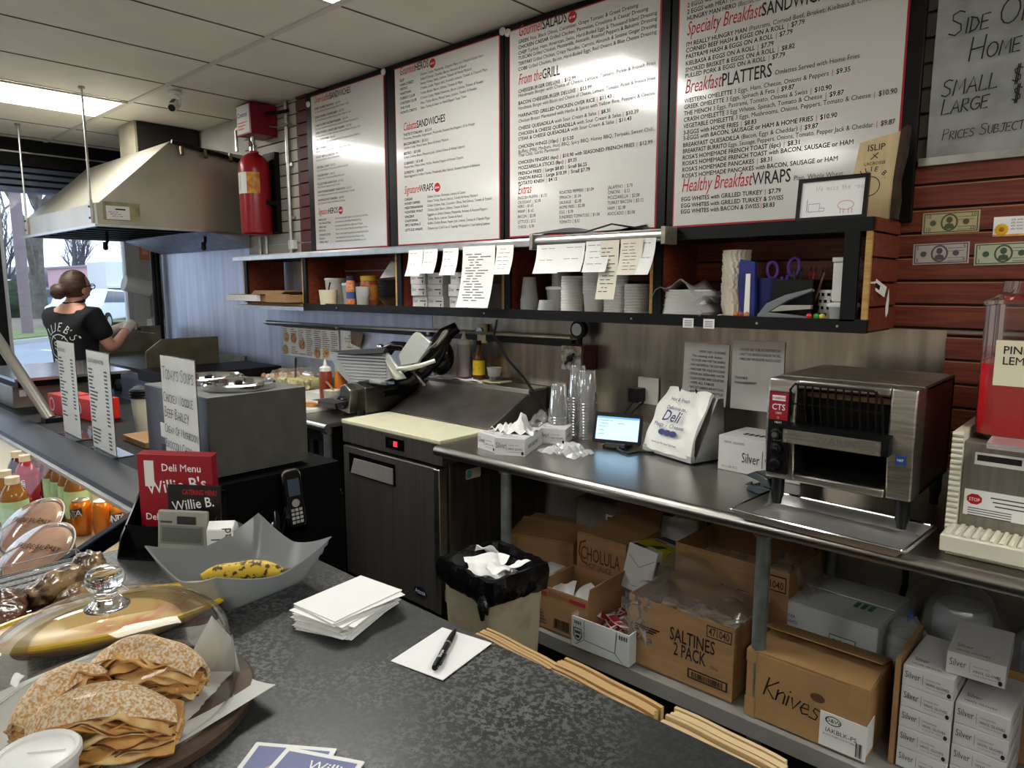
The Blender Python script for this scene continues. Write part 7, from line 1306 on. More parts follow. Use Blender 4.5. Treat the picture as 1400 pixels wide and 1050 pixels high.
t = thing('menu_brochure', 'smaller black catering menu in front of the red menus', 'menu', front(.055, -.018), RZM, None, -.06)
b = MB(); b.box(-.068, .068, -.006, 0, 0, .165, MK); b.build('brochure', t); b = MB(); b.text('CATERING MENU', .018, REDINK, wallM(-.03, -.0066, .142), 1, maxw=.09); b.text("Willie B.", .034, PAPERB, wallM(-.055, -.0066, .10) @ Matrix.Rotation(.15, 4, 'Z'), 1, maxw=.11); b.build('print', t)
t = thing('desk_calculator', 'grey desk calculator with an empty display propped in front of the black menu', 'calculator', front(.05, -.06, .0065), RZM, None, -.12); CG = mat('calculator grey', C(150, 152, 142), .45)
b = MB(); b.box(-.063, .063, -.012, 0, 0, .115, CG); b.build('body', t, bev=.004); b = MB(); b.box(-.05, .05, -.0135, -.0118, .04, .075, mat('lcd', C(92, 100, 92), .3)); b.box(-.012, .035, -.0135, -.0118, .083, .102, mat('solar cell', C(46, 44, 44), .3)); b.box(-.055, -.025, -.0132, -.0118, .085, .09, GREYINK); b.box(-.055, .055, -.0128, -.0118, .035, .08, mat('bezel', C(120, 122, 114), .4)); b.build('display', t)
t = thing('small_carton', 'small white product carton standing beside the calculator', 'box', front(.145, -.05, .0), RZM + .25); b = MB(); b.box(-.03, .03, -.024, .024, 0, .085, PAPERB); b.prism([(-.024, .085), (.0, .1), (.024, .085)], -.03, .03, PAPERB, None, 'x'); b.build('carton', t, bev=.002); b = MB(); b.text('Curad', .03, INK, frameM((.0305, -.012, .02), (0, 0, 1), (0, -1, 0)) if False else frameM((.026, -.0246, .02), (0, 0, 1), (-1, 0, 0)), 0, maxw=.07)
for i in range(5): b.box(-.02, .002, -.0248, -.0242, .02 + .01 * i, .023 + .01 * i, GREYINK)
b.build('print', t)
b = MB(); b.tube([(0, 0, 0), (.02, .01, .06), (.03, .0, .09), (.05, -.01, .06), (.06, .0, .0)], .006, GLOSSB, 8); b.tube([(.02, -.01, 0), (.03, -.02, .05), (.04, -.01, .07)], .005, CHROME, 8); b.tube([(.0, .02, 0), (.03, .03, .10), (.05, .02, .075)], .005, GLOSSB, 8); tag(b.build('coiled_cable', loc=(-1.60, -1.775, CZ)), 'tangle of black cable behind the plastic dish', 'cable')
# cordless phone
t = thing('cordless_phone', 'silver edged black cordless phone in a cradle on the end of the display case', 'phone', (-1.70, -1.70, CZ + .0), 1.42, None, 0, .0)
b = MB(); MP = T(0, 0, .0, 0, -.10, -.05)
t.location = (-2.088, -1.42, .735); t.scale = (1.15, 1.15, 1.15)
b = MB(); b.box(-.03, .03, -.02, .032, -.012, .0, GLOSSB); b.box(-.03, .03, .016, .034, -.012, .09, GLOSSB); b.build('cradle', t)
b.prism(rrect(.048, .165, .014), -.012, .012, GLOSSB, MP @ T(0, 0, .09, 0, PI / 2)); b.build('handset', t); b = MB(); rr = rrect(.05, .168, .015); b.tube([(x, y, 0) for x, y in rr], .005, CHROME, 8, True, M=MP @ T(0, 0, .09, 0, PI / 2)); b.build('silver_edge', t)
b = MB(); b.box(-.017, .017, -.0135, -.0115, .10, .15, mat('phone screen', C(70, 84, 104), .2), MP); b.lathe([(.006, 0), (.012, 0), (.012, .002), (.006, .002)], CHROME, MP @ T(0, -.012, .078, 0, PI / 2), 16)
b.build('screen', t); b = MB()
for r in range(4):
    for c in range(3): b.box(-.016 + .012 * c, -.007 + .012 * c, -.0138, -.0115, .018 + .012 * r, .026 + .012 * r, mat('keys', C(190, 190, 186), .4), MP)
b.build('keypad', t)
# ================================================================ DISPLAY CASE
CX0, CX1 = -2.13, -5.0; DZ = .925
CASEB = mat('case black', C(9, 9, 11), .55, spec=.12); CASEF = mat('case frame', C(9, 12, 22), .38, spec=.2); CASEG = thin_glass('case glass', (.97, .98, .98, 1), .02, .18); CASEW = mat('case liner', C(112, 108, 100), .6)
t = thing('display_case', 'long black refrigerated glass display case of drinks beyond the counter', 'display case', (-3.5, -1.7, 0)); ox, oy = -3.5, -1.7
b = MB(); b.M = T(-ox, -oy, 0); b.box(CX1, CX0, -1.84, -1.22, .905, DZ, CASEB); b.box(CX1, CX0, -1.25, -1.22, 0, .905, CASEB); b.box(CX1, CX0, -2.27, -1.25, 0, .36, CASEB); b.box(CX0 - .02, CX0, -1.74, -1.25, .36, .905, CASEB); b.box(CX1, CX1 + .02, -1.84, -1.25, .36, .905, CASEB); b.build('cabinet', t)
b = MB(); b.M = T(-ox, -oy, 0); b.box(CX1 + .02, CX0 - .021, -1.27, -1.251, .36, .90, CASEW); b.box(CX1 + .02, CX0 - .021, -2.26, -1.27, .36, .368, CASEW); b.build('white_liner', t)
b = MB(); b.M = T(-ox, -oy, 0); b.prism([(-1.90, .895), (-1.895, .912), (-1.83, .935), (-1.775, .935), (-1.79, .90)], CX1, CX0 + .004, CASEF, None, 'x'); b.box(CX1, CX0, -1.915, -1.895, .885, .897, ALU); b.build('front_rail', t)
b = MB(); b.M = T(-ox, -oy, 0); b.prism([(-1.86, .925), (-2.235, .745), (-2.30, .46), (-2.30, .36), (-2.27, .36), (-2.268, .46), (-2.20, .715), (-1.86, .872)], CX0 - .03, CX0 + .004, CASEF, None, 'x'); b.build('end_frame', t, bev=.004)
b = MB(); b.M = T(-ox, -oy, 0); b.add([(CX0 - .03, -1.88, .905), (CX1, -1.88, .905), (CX1, -2.225, .74), (CX0 - .03, -2.225, .74)], [(0, 1, 2, 3)], CASEG); b.add([(CX0 - .03, -2.225, .74), (CX1, -2.225, .74), (CX1, -2.285, .46), (CX0 - .03, -2.285, .46)], [(0, 1, 2, 3)], CASEG); b.build('front_glass', t)
b = MB(); b.M = T(-ox, -oy, 0); b.add([(CX0 - .012, y, z) for y, z in ((-1.74, .36), (-1.74, .90), (-1.86, .88), (-2.19, .72), (-2.26, .46), (-2.26, .36))], [tuple(range(6))], CASEG); b.build('end_glass', t)
SHG = mat('case shelf', C(190, 184, 170), .35)
for z, y0 in ((.69, -2.12), (.46, -2.22)): b = MB(); b.M = T(-ox, -oy, 0); b.box(CX1 + .02, CX0 - .04, y0, -1.28, z, z + .008, SHG); b.build('shelf', t)
TUBE = mat('case tube light', (1, 1, 1, 1), .5, emit=((1, .88, .64, 1), 8))
for y, z in ((-1.83, .893), (-1.60, .682)): b = MB(); b.M = T(-ox, -oy, 0); b.box(CX1 + .1, CX0 - .08, y, y + .03, z, z + .008, TUBE); b.build('light_tube', t)
# drinks
CAPC = mat('cream cap', C(226, 206, 176), .4)
def bottle(label, x, y, z, body, lab, h=.2, r=.036, cap=CAPC, grp=None, txt=None, tc=PAPERB):
    t = thing('juice_bottle', label, 'bottle', (x, y, z), 0, grp)
    b = MB(); b.lathe([(r * .9, 0), (r, .008), (r, h * .62), (r * .85, h * .74), (r * .5, h * .86), (r * .42, h * .89), (0, h * .89)], body, None, 20); b.build('bottle', t)
    b = MB(); b.shell([(r + .0008, h * .1), (r + .0008, h * .6)], lab, None, 20)
    if txt: b.text(txt, r * .8, tc, frameM((0, -r - .001, h * .12), (0, 0, 1), (-1, .0, 0)) @ T(0, -.012, 0) if False else T(0, 0, 0, .9) @ frameM((.012, -r - .0015, h * .13), (0, 0, 1), (-1, 0, 0)), 1, maxw=h * .42)
    b.build('label', t); b = MB(); b.cyl(0, 0, h * .88, h, r * .52, cap, 18); b.build('cap', t)
JG = mat('green tea label', C(166, 200, 150), .5, col2=C(190, 214, 170), scale=30); JA = mat('amber tea', C(136, 88, 34), .15); JR = mat('red drink', C(168, 16, 40), .15); JRL = mat('red drink label', C(186, 24, 44), .4); JD = mat('dark drink', C(60, 20, 30), .15); JB = mat('checked label', C(120, 190, 170), .5, col2=C(226, 214, 150), scale=40)
SZ2 = .699
for x, y, bd, lb_, l, g, tx, r in ((-2.98, -2.045, JA, JG, 'green labelled tea bottle at the left edge of the drinks shelf', None, None, .036), (-2.86, -2.05, JA, JG, 'second green labelled tea bottle from the left edge of the drinks shelf', None, 'tea', .042), (-3.20, -1.935, JR, JRL, 'red drink bottle with vertical white writing on the drinks shelf', None, 'vitamin', .038), (-3.30, -1.94, JD, JRL, 'dark red bottle behind the vertical writing bottle', None, None, .036), (-3.33, -1.855, JA, JG, 'amber bottle at the rear of the drinks shelf', None, None, .036), (-3.22, -1.85, JR, JRL, 'red bottle with a white cartoon free label beside the amber one', None, 'ZO', .036), (-3.10, -1.87, JA, JG, 'amber bottle with a light green label, fourth back from the cans', None, None, .036), (-3.02, -1.865, JA, JG, 'amber bottle with light green label, third back from the cans', None, None, .036), (-2.935, -1.862, JA, JG, 'amber bottle with light green label, second back from the cans', None, None, .036), (-2.84, -1.862, JA, JG, 'wide amber bottle with a light green label directly behind the cans', None, None, .043), (-2.72, -1.79, JD, JB, 'dark bottle with a checked label behind the cans', None, None, .034), (-2.63, -1.76, JD, JB, 'rearmost dark bottle with a checked label by the case end', None, None, .034)):
    bottle(l.replace('cartoon free ', ''), x, y, SZ2, bd, lb_, .2, r, grp=g, txt=tx)
ORC = mat('orange can', C(226, 130, 24), .25, .4, coat=.3); NVY = mat('can navy', C(26, 34, 84), .35); 
t = thing('soda_can', 'orange soda can nearest the salad lids, first of the front cans', 'can', (-2.745, -1.965, SZ2), 0, 'orange soda cans')
b = MB(); b.lathe([(.024, 0), (.031, .008), (.033, .014), (.033, .104), (.028, .116), (.0265, .118), (.0265, .122), (.024, .1195), (0, .1195)], ORC, None, 22); b.lathe([(.0265, .1205), (.0268, .1225), (.025, .1225), (.024, .1197), (0, .1197)], ALU, None, 22); b.build('can', t)
b = MB()
for i in range(7):
    a0 = math.radians(-110 + 18 * i); a1 = math.radians(-92 + 18 * i); R_ = .0333; zl, zh = .052 + .004 * i, .088 + .002 * i
    b.add([(R_ * math.cos(a0), R_ * math.sin(a0), zl), (R_ * math.cos(a1), R_ * math.sin(a1), zl + .004), (R_ * math.cos(a1), R_ * math.sin(a1), zh + .002), (R_ * math.cos(a0), R_ * math.sin(a0), zh)], [(0, 1, 2, 3)], NVY)
for i, c in enumerate('FANTA'): a = math.radians(-97 + 24 * i); b.text(c, .032, PAPERB, Matrix.Rotation(a + PI / 2, 4, 'Z') @ frameM((0, -.0342, .062 + .003 * i), (1, 0, 0), (0, 0, 1)), 1, align='C')
b.build('label', t)
for x, y, z, a, l in ((-2.675, -1.90, SZ2, -.5, 'second orange soda can from the salad lids'), (-2.615, -1.85, SZ2, 2.2, 'third orange soda can, turned to its back label'), (-2.53, -1.82, SZ2, -.2, 'fourth orange soda can, half behind the case frame'), (-2.47, -1.80, SZ2, 1.2, 'fifth orange soda can close to the case end'), (-2.40, -1.80, SZ2, 2.0, 'sixth orange soda can at the case end'), (-2.58, -1.76, SZ2, 2.6, 'orange soda can in the second row by the case end'), (-2.42, -1.72, SZ2, .5, 'rearmost orange soda can on the drinks shelf'), (-2.52, -1.75, .469, 2.0, 'orange soda can on the lower shelf among the orange capped bottles'), (-2.25, -1.80, .55, .3, 'orange soda can low in the case right by the red menus')):
    dup(t, (x, y, z), rz=a, label=l)
ORCAP = mat('orange cap', C(216, 84, 36), .4); TEA = mat('teal drink', C(120, 160, 150), .3)
for x, y, l in ((-2.80, -1.80, 'first orange capped bottle on the lower shelf, from the wrapped cakes'), (-2.66, -1.825, 'second orange capped bottle on the lower shelf'), (-2.55, -1.83, 'third orange capped bottle on the lower shelf'), (-2.43, -1.84, 'fourth orange capped bottle on the lower shelf, by the dome knob')): bottle(l, x, y, .469, TEA, mat('pale label', C(190, 196, 186), .5), .125, .042, ORCAP, 'orange capped bottles')
b = MB(); b.prism([(0, 0), (.20, 0), (.18, .10), (.03, .13)], -.05, .05, mat('sandwich paper', C(214, 196, 168), .6, var=.1, scale=20), None, 'y'); b.text('Fresh', .03, GREYINK, wallM(.05, -.0505, .03), 1); tag(b.build('wrapped_sandwich', loc=(-2.62, -1.62, .469)), 'wrapped sandwich in pale printed paper on the lower case shelf', 'sandwich')
LIDP = thin_glass('lid film', (.98, .97, .95, 1), .06, .9, .12, (.95, .92, .88, 1)); HUM = mat('salad beige', C(206, 164, 132), .6, col2=C(186, 130, 100), scale=12)
for i, (x, y, z, rx_, l) in enumerate(((-2.62, -2.035, .745, .62, 'rear tilted round salad tub with a clear printed lid'), (-2.36, -2.085, .735, .55, 'front tilted round salad tub with a clear printed lid, nearest the counter'))):
    t = thing('salad_tub', l, 'food container', (x, y, z), .1, 'salad tubs in the case'); t.rotation_euler = (rx_, .25, .0)
    b = MB(); b.lathe([(.085, 0), (.105, .045), (0, .045)], BLACK, None, 36); b.build('bowl', t); b = MB(); b.lathe([(.100, .045), (.09, .056), (0, .058)], HUM, None, 36); b.build('salad', t)
    b = MB(); b.shell([(.110, .044), (.113, .05), (.106, .06), (.098, .066), (.001, .068)], LIDP, None, 40); b.tube([(.111 * math.cos(a), .111 * math.sin(a), .05) for a in [q * PI / 20 for q in range(40)]], .0025, mat('lid edge', C(226, 220, 210), .3), 6, True); b.build('lid', t)
    b = MB(); ST = mat('sticker brown', C(190, 132, 84), .6)
    for k, w_ in enumerate(('FRESH', 'DELI', 'SALAD', 'DAILY')): b.text(w_, .022, INK if k % 2 else mat('dark brown print', C(60, 44, 36), .6), T(-.062 + .03 * k, -.03 + .018 * k, .0695, .4), 1)
    b.prism(rrect(.03, .02, .003), .0684, .0690, ST, T(-.01, .0, 0)); b.prism(rrect(.03, .02, .003), .0684, .0690, ST, T(.045, .035, 0)); b.build('lid_print', t)
# ---------------- on top of the case
WARM = mat('soup warmer steel', C(104, 104, 100), .5, .35, var=.2, scale=16); WARMD = mat('soup warmer front', C(128, 130, 142), .36, .7, var=.25)
t = thing('soup_warmer', 'grey steel twin soup warmer box with two round lidded wells', 'soup warmer', (-2.435, -1.485, DZ))
b = MB(); b.box(-.25, .25, -.175, .175, .012, .275, WARM); b.box(-.25, .25, -.177, -.174, .014, .273, WARMD); b.build('housing', t, bev=.004)
for x in (-.12, .115): b = MB(); b.lathe([(.118, .275), (.122, .295), (.116, .30), (.108, .296), (.106, .283), (.02, .288), (0, .288)], CHROME, T(x, 0, 0), 40); b.lathe([(.012, .287), (.014, .30), (0, .304)], BLACK, T(x, 0, 0), 14); b.build('well_lid', t)
b = MB(); b.box(-.12, -.08, -.180, -.177, .10, .15, PAPER); b.box(-.12, -.07, -.180, -.177, .03, .075, mat('control plate', C(56, 58, 70), .4)); b.build('control_label', t)
for x, y in ((-.22, -.15), (.22, -.15), (-.22, .15), (.22, .15)): b = MB(); b.cyl(x, y, 0, .012, .015, BLACK, 10); b.build('foot', t)
def acrylic_sign(label, x, y, w, h, rz, fn, base=True):
    t = thing('acrylic_sign', label, 'sign', (x, y, DZ), rz, 'acrylic counter signs'); b = MB(); b.box(0, w, .0012, .0025, .004, h, ACRYL)
    b.add([(0, -.0028, .004), (w, -.0028, .004), (w, -.0028, h), (0, -.0028, h)], [(0, 1, 2, 3)], SIGNG)
    if base: b.box(0, w, -.05, .06, 0, .004, ACRYL)
    b.build('holder', t); b = MB(); b.box(.003, w - .003, -.0003, .0008, .008, h - .003, PAPER); b.build('insert', t); b = MB(); fn(b, w, h); b.build('print', t); return t
def soups(b, w, h):
    for s, x, z, hh, m_ in (("TODAY'S SOUPS", .02, .335, .030, INK), ('CHICKEN NOODLE', .015, .262, .024, INK), ('BEEF BARLEY', .018, .212, .026, INK), ('CREAM OF MUSHROOM', .012, .162, .020, mat('green marker', C(40, 80, 60), .6)), ('BROCCOLI CHEDDAR', .012, .112, .022, mat('violet marker', C(60, 44, 90), .6))):
        n_ = len(s.replace(' ', '')); sc = (w - .03) / (n_ * .72 * hh + s.count(' ') * .5 * hh); b.hand(s, hh, m_, wallM(x, -.0024, z) @ Matrix.Diagonal((min(1, sc), 1, 1, 1)), .0028, .2, .06, 1.25)
acrylic_sign('acrylic sign handwritten with the soups of the day in front of the soup warmer', -2.335, -1.735, .275, .41, -.03, soups)
def plist(title, rows, k):
    def fn(b, w, h):
        b.text(title, .02, GREYINK, wallM(w * .08, -.0024, h - .045), 1, maxw=w * .8); random.seed(k); z = h - .075
        for i in range(rows):
            b.box(w * .08, w * random.uniform(.2, .45), -.0026, -.002, z, z + .006, GREYINK); b.box(w * .76, w * .88, -.0026, -.002, z, z + .006, GREYINK); z -= .0142 if i != 14 else .03
    return fn
acrylic_sign('left narrow acrylic price sign on the case top, before the cook', -3.425, -1.735, .245, .40, -.02, plist('BEVERAGES', 17, 3))
acrylic_sign('taller acrylic price sign between the left narrow sign and the paper cup', -3.02, -1.745, .265, .385, -.02, plist('COLD SANDWICHES', 20, 4))
t = thing('paper_cup', 'large cream paper cup with stacked black lids behind the taller price sign', 'cup', (-3.16, -1.50, DZ)); b = MB(); b.lathe([(.036, 0), (.05, .155), (0, .155)], mat('cream cup', C(210, 206, 190), .5), None, 24); b.build('cup', t)
for i in range(3): b = MB(); b.lathe([(.053, .155 + .012 * i), (.054, .162 + .012 * i), (.045, .17 + .012 * i), (0, .17 + .012 * i)], BLACK, None, 24); b.build('lid', t)
b = MB(); b.prism(rrect(.09, .18, .014), 0, .012, GLOSSB); tag(b.build('mobile_phone', loc=(-3.0, -1.48, DZ + .028)), 'black mobile phone on the brown card beside the soup warmer', 'phone').rotation_euler = (0, 0, 1.2)
b = MB(); b.box(-.12, .12, -.10, .10, 0, .024, KRAFT); tag(b.build('cardboard_pad', loc=(-2.96, -1.52, DZ), bev=.002), 'flat brown cardboard under the black mobile phone', 'cardboard')
t = thing('card_holder', 'clear rounded acrylic holder of cards behind the taller price sign', 'holder', (-3.16, -1.66, DZ), -.1); b = MB(); b.prism(rrect(.12, .26, .03), -.004, 0, ACRYL, T(0, 0, .13, 0, PI / 2)); b.box(-.06, .06, -.05, 0, 0, .05, ACRYL); b.build('holder', t); b = MB(); b.box(-.045, .045, -.012, -.005, .01, .15, mat('card pack', C(110, 96, 100), .6, col2=C(190, 186, 186), scale=40)); b.build('cards', t)
RB = mat('red carton', C(196, 36, 30), .4)
for x, y, l in ((-3.93, -1.57, 'red carton left of the narrow price sign on the case top'), (-3.70, -1.52, 'red carton seen between the two price signs on the case top')):
    t = thing('red_carton', l, 'box', (x, y, DZ), .1, 'red cartons on the case'); b = MB(); b.box(-.10, .10, -.06, .06, 0, .10, RB); b.build('carton', t, bev=.003); b = MB(); b.add([(-.05 + .028 * u, -.061, .05 + .034 * v) for u, v in ring(18)], [tuple(range(18))], PAPERB); b.add([(-.05 + .022 * u, -.0615, .05 + .027 * v) for u, v in ring(18)], [tuple(range(18))], RB); b.build('emblem', t)
WB = mat('warmer box steel', C(150, 148, 138), .4, .8, var=.2, scale=8)
t = thing('countertop_warmer', 'low steel countertop warmer with a flat bright top at the far end of the case', 'warmer', (-4.5, -1.50, DZ)); b = MB(); b.box(-.40, .22, -.23, .22, 0, .115, WB); b.build('housing', t, bev=.004); b = MB(); b.box(-.42, .30, -.22, .26, .115, .15, MATTE); b.box(-.44, .34, -.24, .30, .15, .165, steel('bright top', C(190, 194, 200), .22)); b.build('top_plate', t); b = MB(); b.box(.2205, .222, -.2, -.17, .06, .095, PAPERB); b.build('label', t)
b = MB(); b.tube([(-3.76, -1.70, .935), (-4.05, -1.80, 1.27), (-4.35, -1.90, 1.6)], .024, mat('grey tube', C(150, 148, 140), .35, .7), 12); b.box(-3.80, -3.72, -1.73, -1.66, DZ + .0005, .945, BLACK)
tag(b.build('support_tube'), 'thick grey metal tube slanting up from the case top at the left', 'tube')
# ================================================================ COOK
SKIN = mat('skin', C(206, 150, 128), .5, sss=.05); TEE = mat('black cotton', C(17, 17, 21), .85, var=.25, scale=9, bump=.15, bscale=14); HAIR = mat('brown hair', C(92, 66, 48), .45, col2=C(52, 36, 27), scale=12, stretch=(1, 1, 5), bump=.4, bscale=40)
def skin_mesh(V, E, R, sub=2):
    me = bpy.data.meshes.new('tmp'); me.from_pydata(V, E, []); o = bpy.data.objects.new('tmp', me); COL.objects.link(o)
    o.modifiers.new('skin', 'SKIN')
    for i, r in enumerate(R): me.skin_vertices[0].data[i].radius = r if isinstance(r, tuple) else (r, r)
    me.skin_vertices[0].data[0].use_root = True
    q = o.modifiers.new('s', 'SUBSURF'); q.levels = sub
    bpy.context.view_layer.update(); ev = bpy.data.meshes.new_from_object(o.evaluated_get(bpy.context.evaluated_depsgraph_get()))
    r = ([tuple(v.co) for v in ev.vertices], [tuple(p.vertices) for p in ev.polygons]); bpy.data.objects.remove(o); bpy.data.meshes.remove(me); bpy.data.meshes.remove(ev); return r
cook = thing('person', 'person in a black printed tee with hair in a bun cooking at the griddle', 'person', (-5.70, -1.02, 0), .44)
SH, EL, HD = (.165, -.01, 1.345), (.235, .075, 1.10), (.12, .34, 1.235); SHl, ELl, HDl = (-.165, -.01, 1.345), (-.225, .09, 1.10), (.01, .345, 1.225)
V = [(0, 0, .88), (0, -.01, 1.05), (0, -.015, 1.22), (0, -.01, 1.36), (0, .005, 1.43), (0, .02, 1.50), SH, EL, HD, SHl, ELl, HDl, (.09, 0, .82), (.10, .01, .46), (.105, -.01, .09), (.11, .12, .04), (-.09, 0, .82), (-.10, .01, .46), (-.105, -.01, .09), (-.11, .12, .04)]
E_ = [(0, 1), (1, 2), (2, 3), (3, 4), (4, 5), (3, 6), (6, 7), (7, 8), (3, 9), (9, 10), (10, 11), (0, 12), (12, 13), (13, 14), (14, 15), (0, 16), (16, 17), (17, 18), (18, 19)]
R = [(.155, .11), (.13, .10), (.15, .11), (.11, .08), .052, .055, .058, .043, .028, .058, .043, .028, .088, .058, .04, .035, .088, .058, .04, .035]
b = MB(); vs, fs = skin_mesh(V, E_, R); b.add(vs, fs, SKIN)
hf = lambda d: (1 - .16 * max(0, -d.z) * (1 - .4 * max(0, d.y))) * (1 + .04 * max(0, -d.y))
b.ell((0, .035, 1.535), (.076, .098, .118), SKIN, 28, 18, f=hf)
b.tube([(0, .128, 1.55), (0, .148, 1.525), (0, .132, 1.512)], [.010, .014, .010], SKIN, 10)
for s in (-1, 1):
    b.ell((s * .077, .025, 1.525), (.010, .022, .033), SKIN, 12, 8); b.ell((s * .03, .120, 1.548), (.012, .008, .007), mat('eye white', C(220, 216, 212), .3), 10, 6); b.ell((s * .031, .127, 1.548), (.006, .003, .006), INK, 8, 5)
b.ell((0, .122, 1.484), (.022, .01, .007), mat('lips', C(176, 100, 96), .5), 12, 6); b.build('body', cook, ang=80)
# tee shirt
Vt = [(0, 0, .84), (0, -.01, 1.02), (0, -.02, 1.21), (0, -.015, 1.365), (.165, -.012, 1.345), (.222, .055, 1.165), (-.165, -.012, 1.345), (-.215, .06, 1.165)]
b = MB(); vs, fs = skin_mesh(Vt, [(0, 1), (1, 2), (2, 3), (3, 4), (4, 5), (3, 6), (6, 7)], [(.185, .14), (.17, .13), (.185, .14), (.12, .09), .085, .072, .085, .072]); b.add(vs, fs, TEE)
b.tube([(.062 * math.cos(a), .005 + .06 * math.sin(a), 1.437 + .012 * math.sin(a)) for a in [i * PI / 10 for i in range(20)]], .012, TEE, 8, True)
tee = b.build('tee_shirt', cook, ang=80)
bpy.context.view_layer.update()
pr = MB(); pm_ = MB()
def P2(pl, w): pr.ribbon([Vector((x, z, 0)) for x, z in pl], w, PAPER, ID)
for i, c in enumerate("WILLIE B'S"):
    a = math.radians(158 - 15 * i)
    if c != ' ': pr.hand(c, .055, PAPER, T(.105 * math.cos(a) - .0, 1.14 + .10 * math.sin(a), 0, a - PI / 2) @ T(-.018, 0, 0), .0055)
P2([(.085 * math.cos(a), 1.13 + .085 * math.sin(a)) for a in [i * PI / 14 for i in range(29)]], .005)
P2([(-.045, 1.12), (-.02, 1.10), (.02, 1.10), (.045, 1.12)], .005)
for s in (-1, 1): P2([(s * .03 + .012 * math.cos(a), 1.15 + .014 * math.sin(a)) for a in [i * PI / 5 for i in range(11)]], .005); P2([(s * .03, 1.185), (s * .055, 1.205), (s * .06, 1.18)], .005)
for i, c in enumerate('DELI'): pr.hand(c, .04, PAPER, T(-.06 + .035 * i, 1.00, 0), .0055)
out = []
for v in pr.v:
    hit, loc, no, _i = tee.ray_cast(Vector((v[0], -1, v[1])), Vector((0, 1, 0))); out.append((v[0], (loc.y if hit else -.12) - .003, v[1]))
pr.v = out; pr.build('shirt_print', tee)
b = MB(); vs, fs = skin_mesh([(0, 0, .88), (.09, 0, .80), (.10, .01, .46), (.105, -.01, .10), (-.09, 0, .80), (-.10, .01, .46), (-.105, -.01, .10)], [(0, 1), (1, 2), (2, 3), (0, 4), (4, 5), (5, 6)], [(.165, .12), .10, .07, .06, .10, .07, .06]); b.add(vs, fs, mat('black trousers', C(24, 24, 30), .8)); b.build('trousers', cook, ang=80)
b = MB()
for s in (-1, 1): b.ell((s * .108, .05, .045), (.05, .14, .045), MATTE, 16, 10)
b.build('shoes', cook)
b = MB(); b.ell((0, .018, 1.558), (.088, .102, .108), HAIR, 28, 18, f=lambda d: 1.0 if (d.y < .35 or d.z > .62) else .80); b.ell((0, -.112, 1.512), (.058, .05, .055), HAIR, 20, 14, f=lump(6, .08, 2)); b.tube([(0, -.09, 1.53), (0, -.12, 1.515)], .03, HAIR, 10); b.build('hair', cook, ang=80)
b = MB(); b.tube([(.026 * math.cos(a), -.092, 1.528 + .03 * math.sin(a)) for a in [i * PI / 6 for i in range(12)]], .006, BLACK, 6, True); b.build('hair_tie', cook)
b = MB()
for s in (-1, 1): b.tube([(s * .034 + .024 * math.cos(a), .137, 1.547 + .018 * math.sin(a)) for a in [i * PI / 8 for i in range(16)]], .0032, BLACK, 6, True); b.tube([(s * .058, .137, 1.552), (s * .078, .10, 1.552), (s * .082, .03, 1.548)], .0032, BLACK, 6)
b.tube([(-.01, .14, 1.55), (.01, .14, 1.55)], .003, BLACK, 6); b.build('glasses', cook)
GLV = mat('thin glove', C(206, 190, 180), .35)
for s, h, e in ((1, HD, EL), (-1, HDl, ELl)):
    b = MB(); d = (Vector(h) - Vector(e)).normalized(); side = d.cross(Vector((0, 0, 1))).normalized(); up = side.cross(d)
    b.tube([Vector(h) - d * .05, Vector(h), Vector(h) + d * .035, Vector(h) + d * .08], [.034, .033, .036, .032], GLV, 12)
    for k in range(4):
        o = Vector(h) + d * .075 + side * (.026 - .0175 * k); ln = (.85, 1.0, .95, .75)[k]
        b.tube([o, o + d * .03 * ln - up * .006, o + d * .048 * ln - up * .026, o + d * .046 * ln - up * .048], [.0095, .009, .008, .007], GLV, 8)
    o = Vector(h) + d * .02 - side * s * .03; b.tube([o, o + d * .03 - side * s * .018 - up * .012, o + d * .055 - side * s * .012 - up * .026], [.012, .010, .008], GLV, 8); b.build('gloved_hand', cook, ang=80)
t = thing('spatula', 'metal spatula with a black handle held by the cook', 'spatula', (0, 0, 0)); 
a = Matrix.Translation((-5.70, -1.02, 0)) @ Matrix.Rotation(.44, 4, 'Z'); p0 = a @ (Vector(HD) + Vector((-.03, .085, -.008)))
t.location = p0; b = MB(); b.tube([(0, -.05, .01), (0, .06, -.01)], .010, BLACK, 8); b.build('handle', t); b = MB(); b.box(-.035, .035, .06, .17, -.03, -.026, CHROME, T(0, 0, .005, 0, -.15)); b.build('blade', t); t.rotation_euler = (0, 0, .44)
# ================================================================ OUTSIDE
ASP = mat('wet asphalt', C(150, 154, 160), .6, var=.12, scale=.6); GRS = mat('winter grass', C(128, 138, 84), .9, var=.3, scale=3); CURB = mat('concrete kerb', C(176, 174, 168), .8)
b = MB(); b.box(-120, -7.42, -60, 80, -.2, -.05, ASP); struct(b.build('ground'))
def strip(name, px, py, w, L, z, m, ang=.6): 
    b = MB(); b.box(-L, L, -w / 2, w / 2, -.05, z, m, T(0, 0, 0)); o = struct(b.build(name, loc=(px, py, 0))); o.rotation_euler = (0, 0, ang); return o
AN = math.radians(132)
strip('kerb_strip', -26.2, 3.4, 3.2, 60, .06, CURB, AN); strip('grass_verge', -26.2, 3.4, 2.8, 60, .10, GRS, AN)
strip('kerb_strip', -38.5, 10.5, 3.4, 60, .05, CURB, AN); strip('grass_verge', -42.5, 14, 7, 60, .09, mat('far grass', C(140, 124, 104), .9, var=.3, scale=2), AN)
PL = mat('white line', C(220, 222, 224), .7)
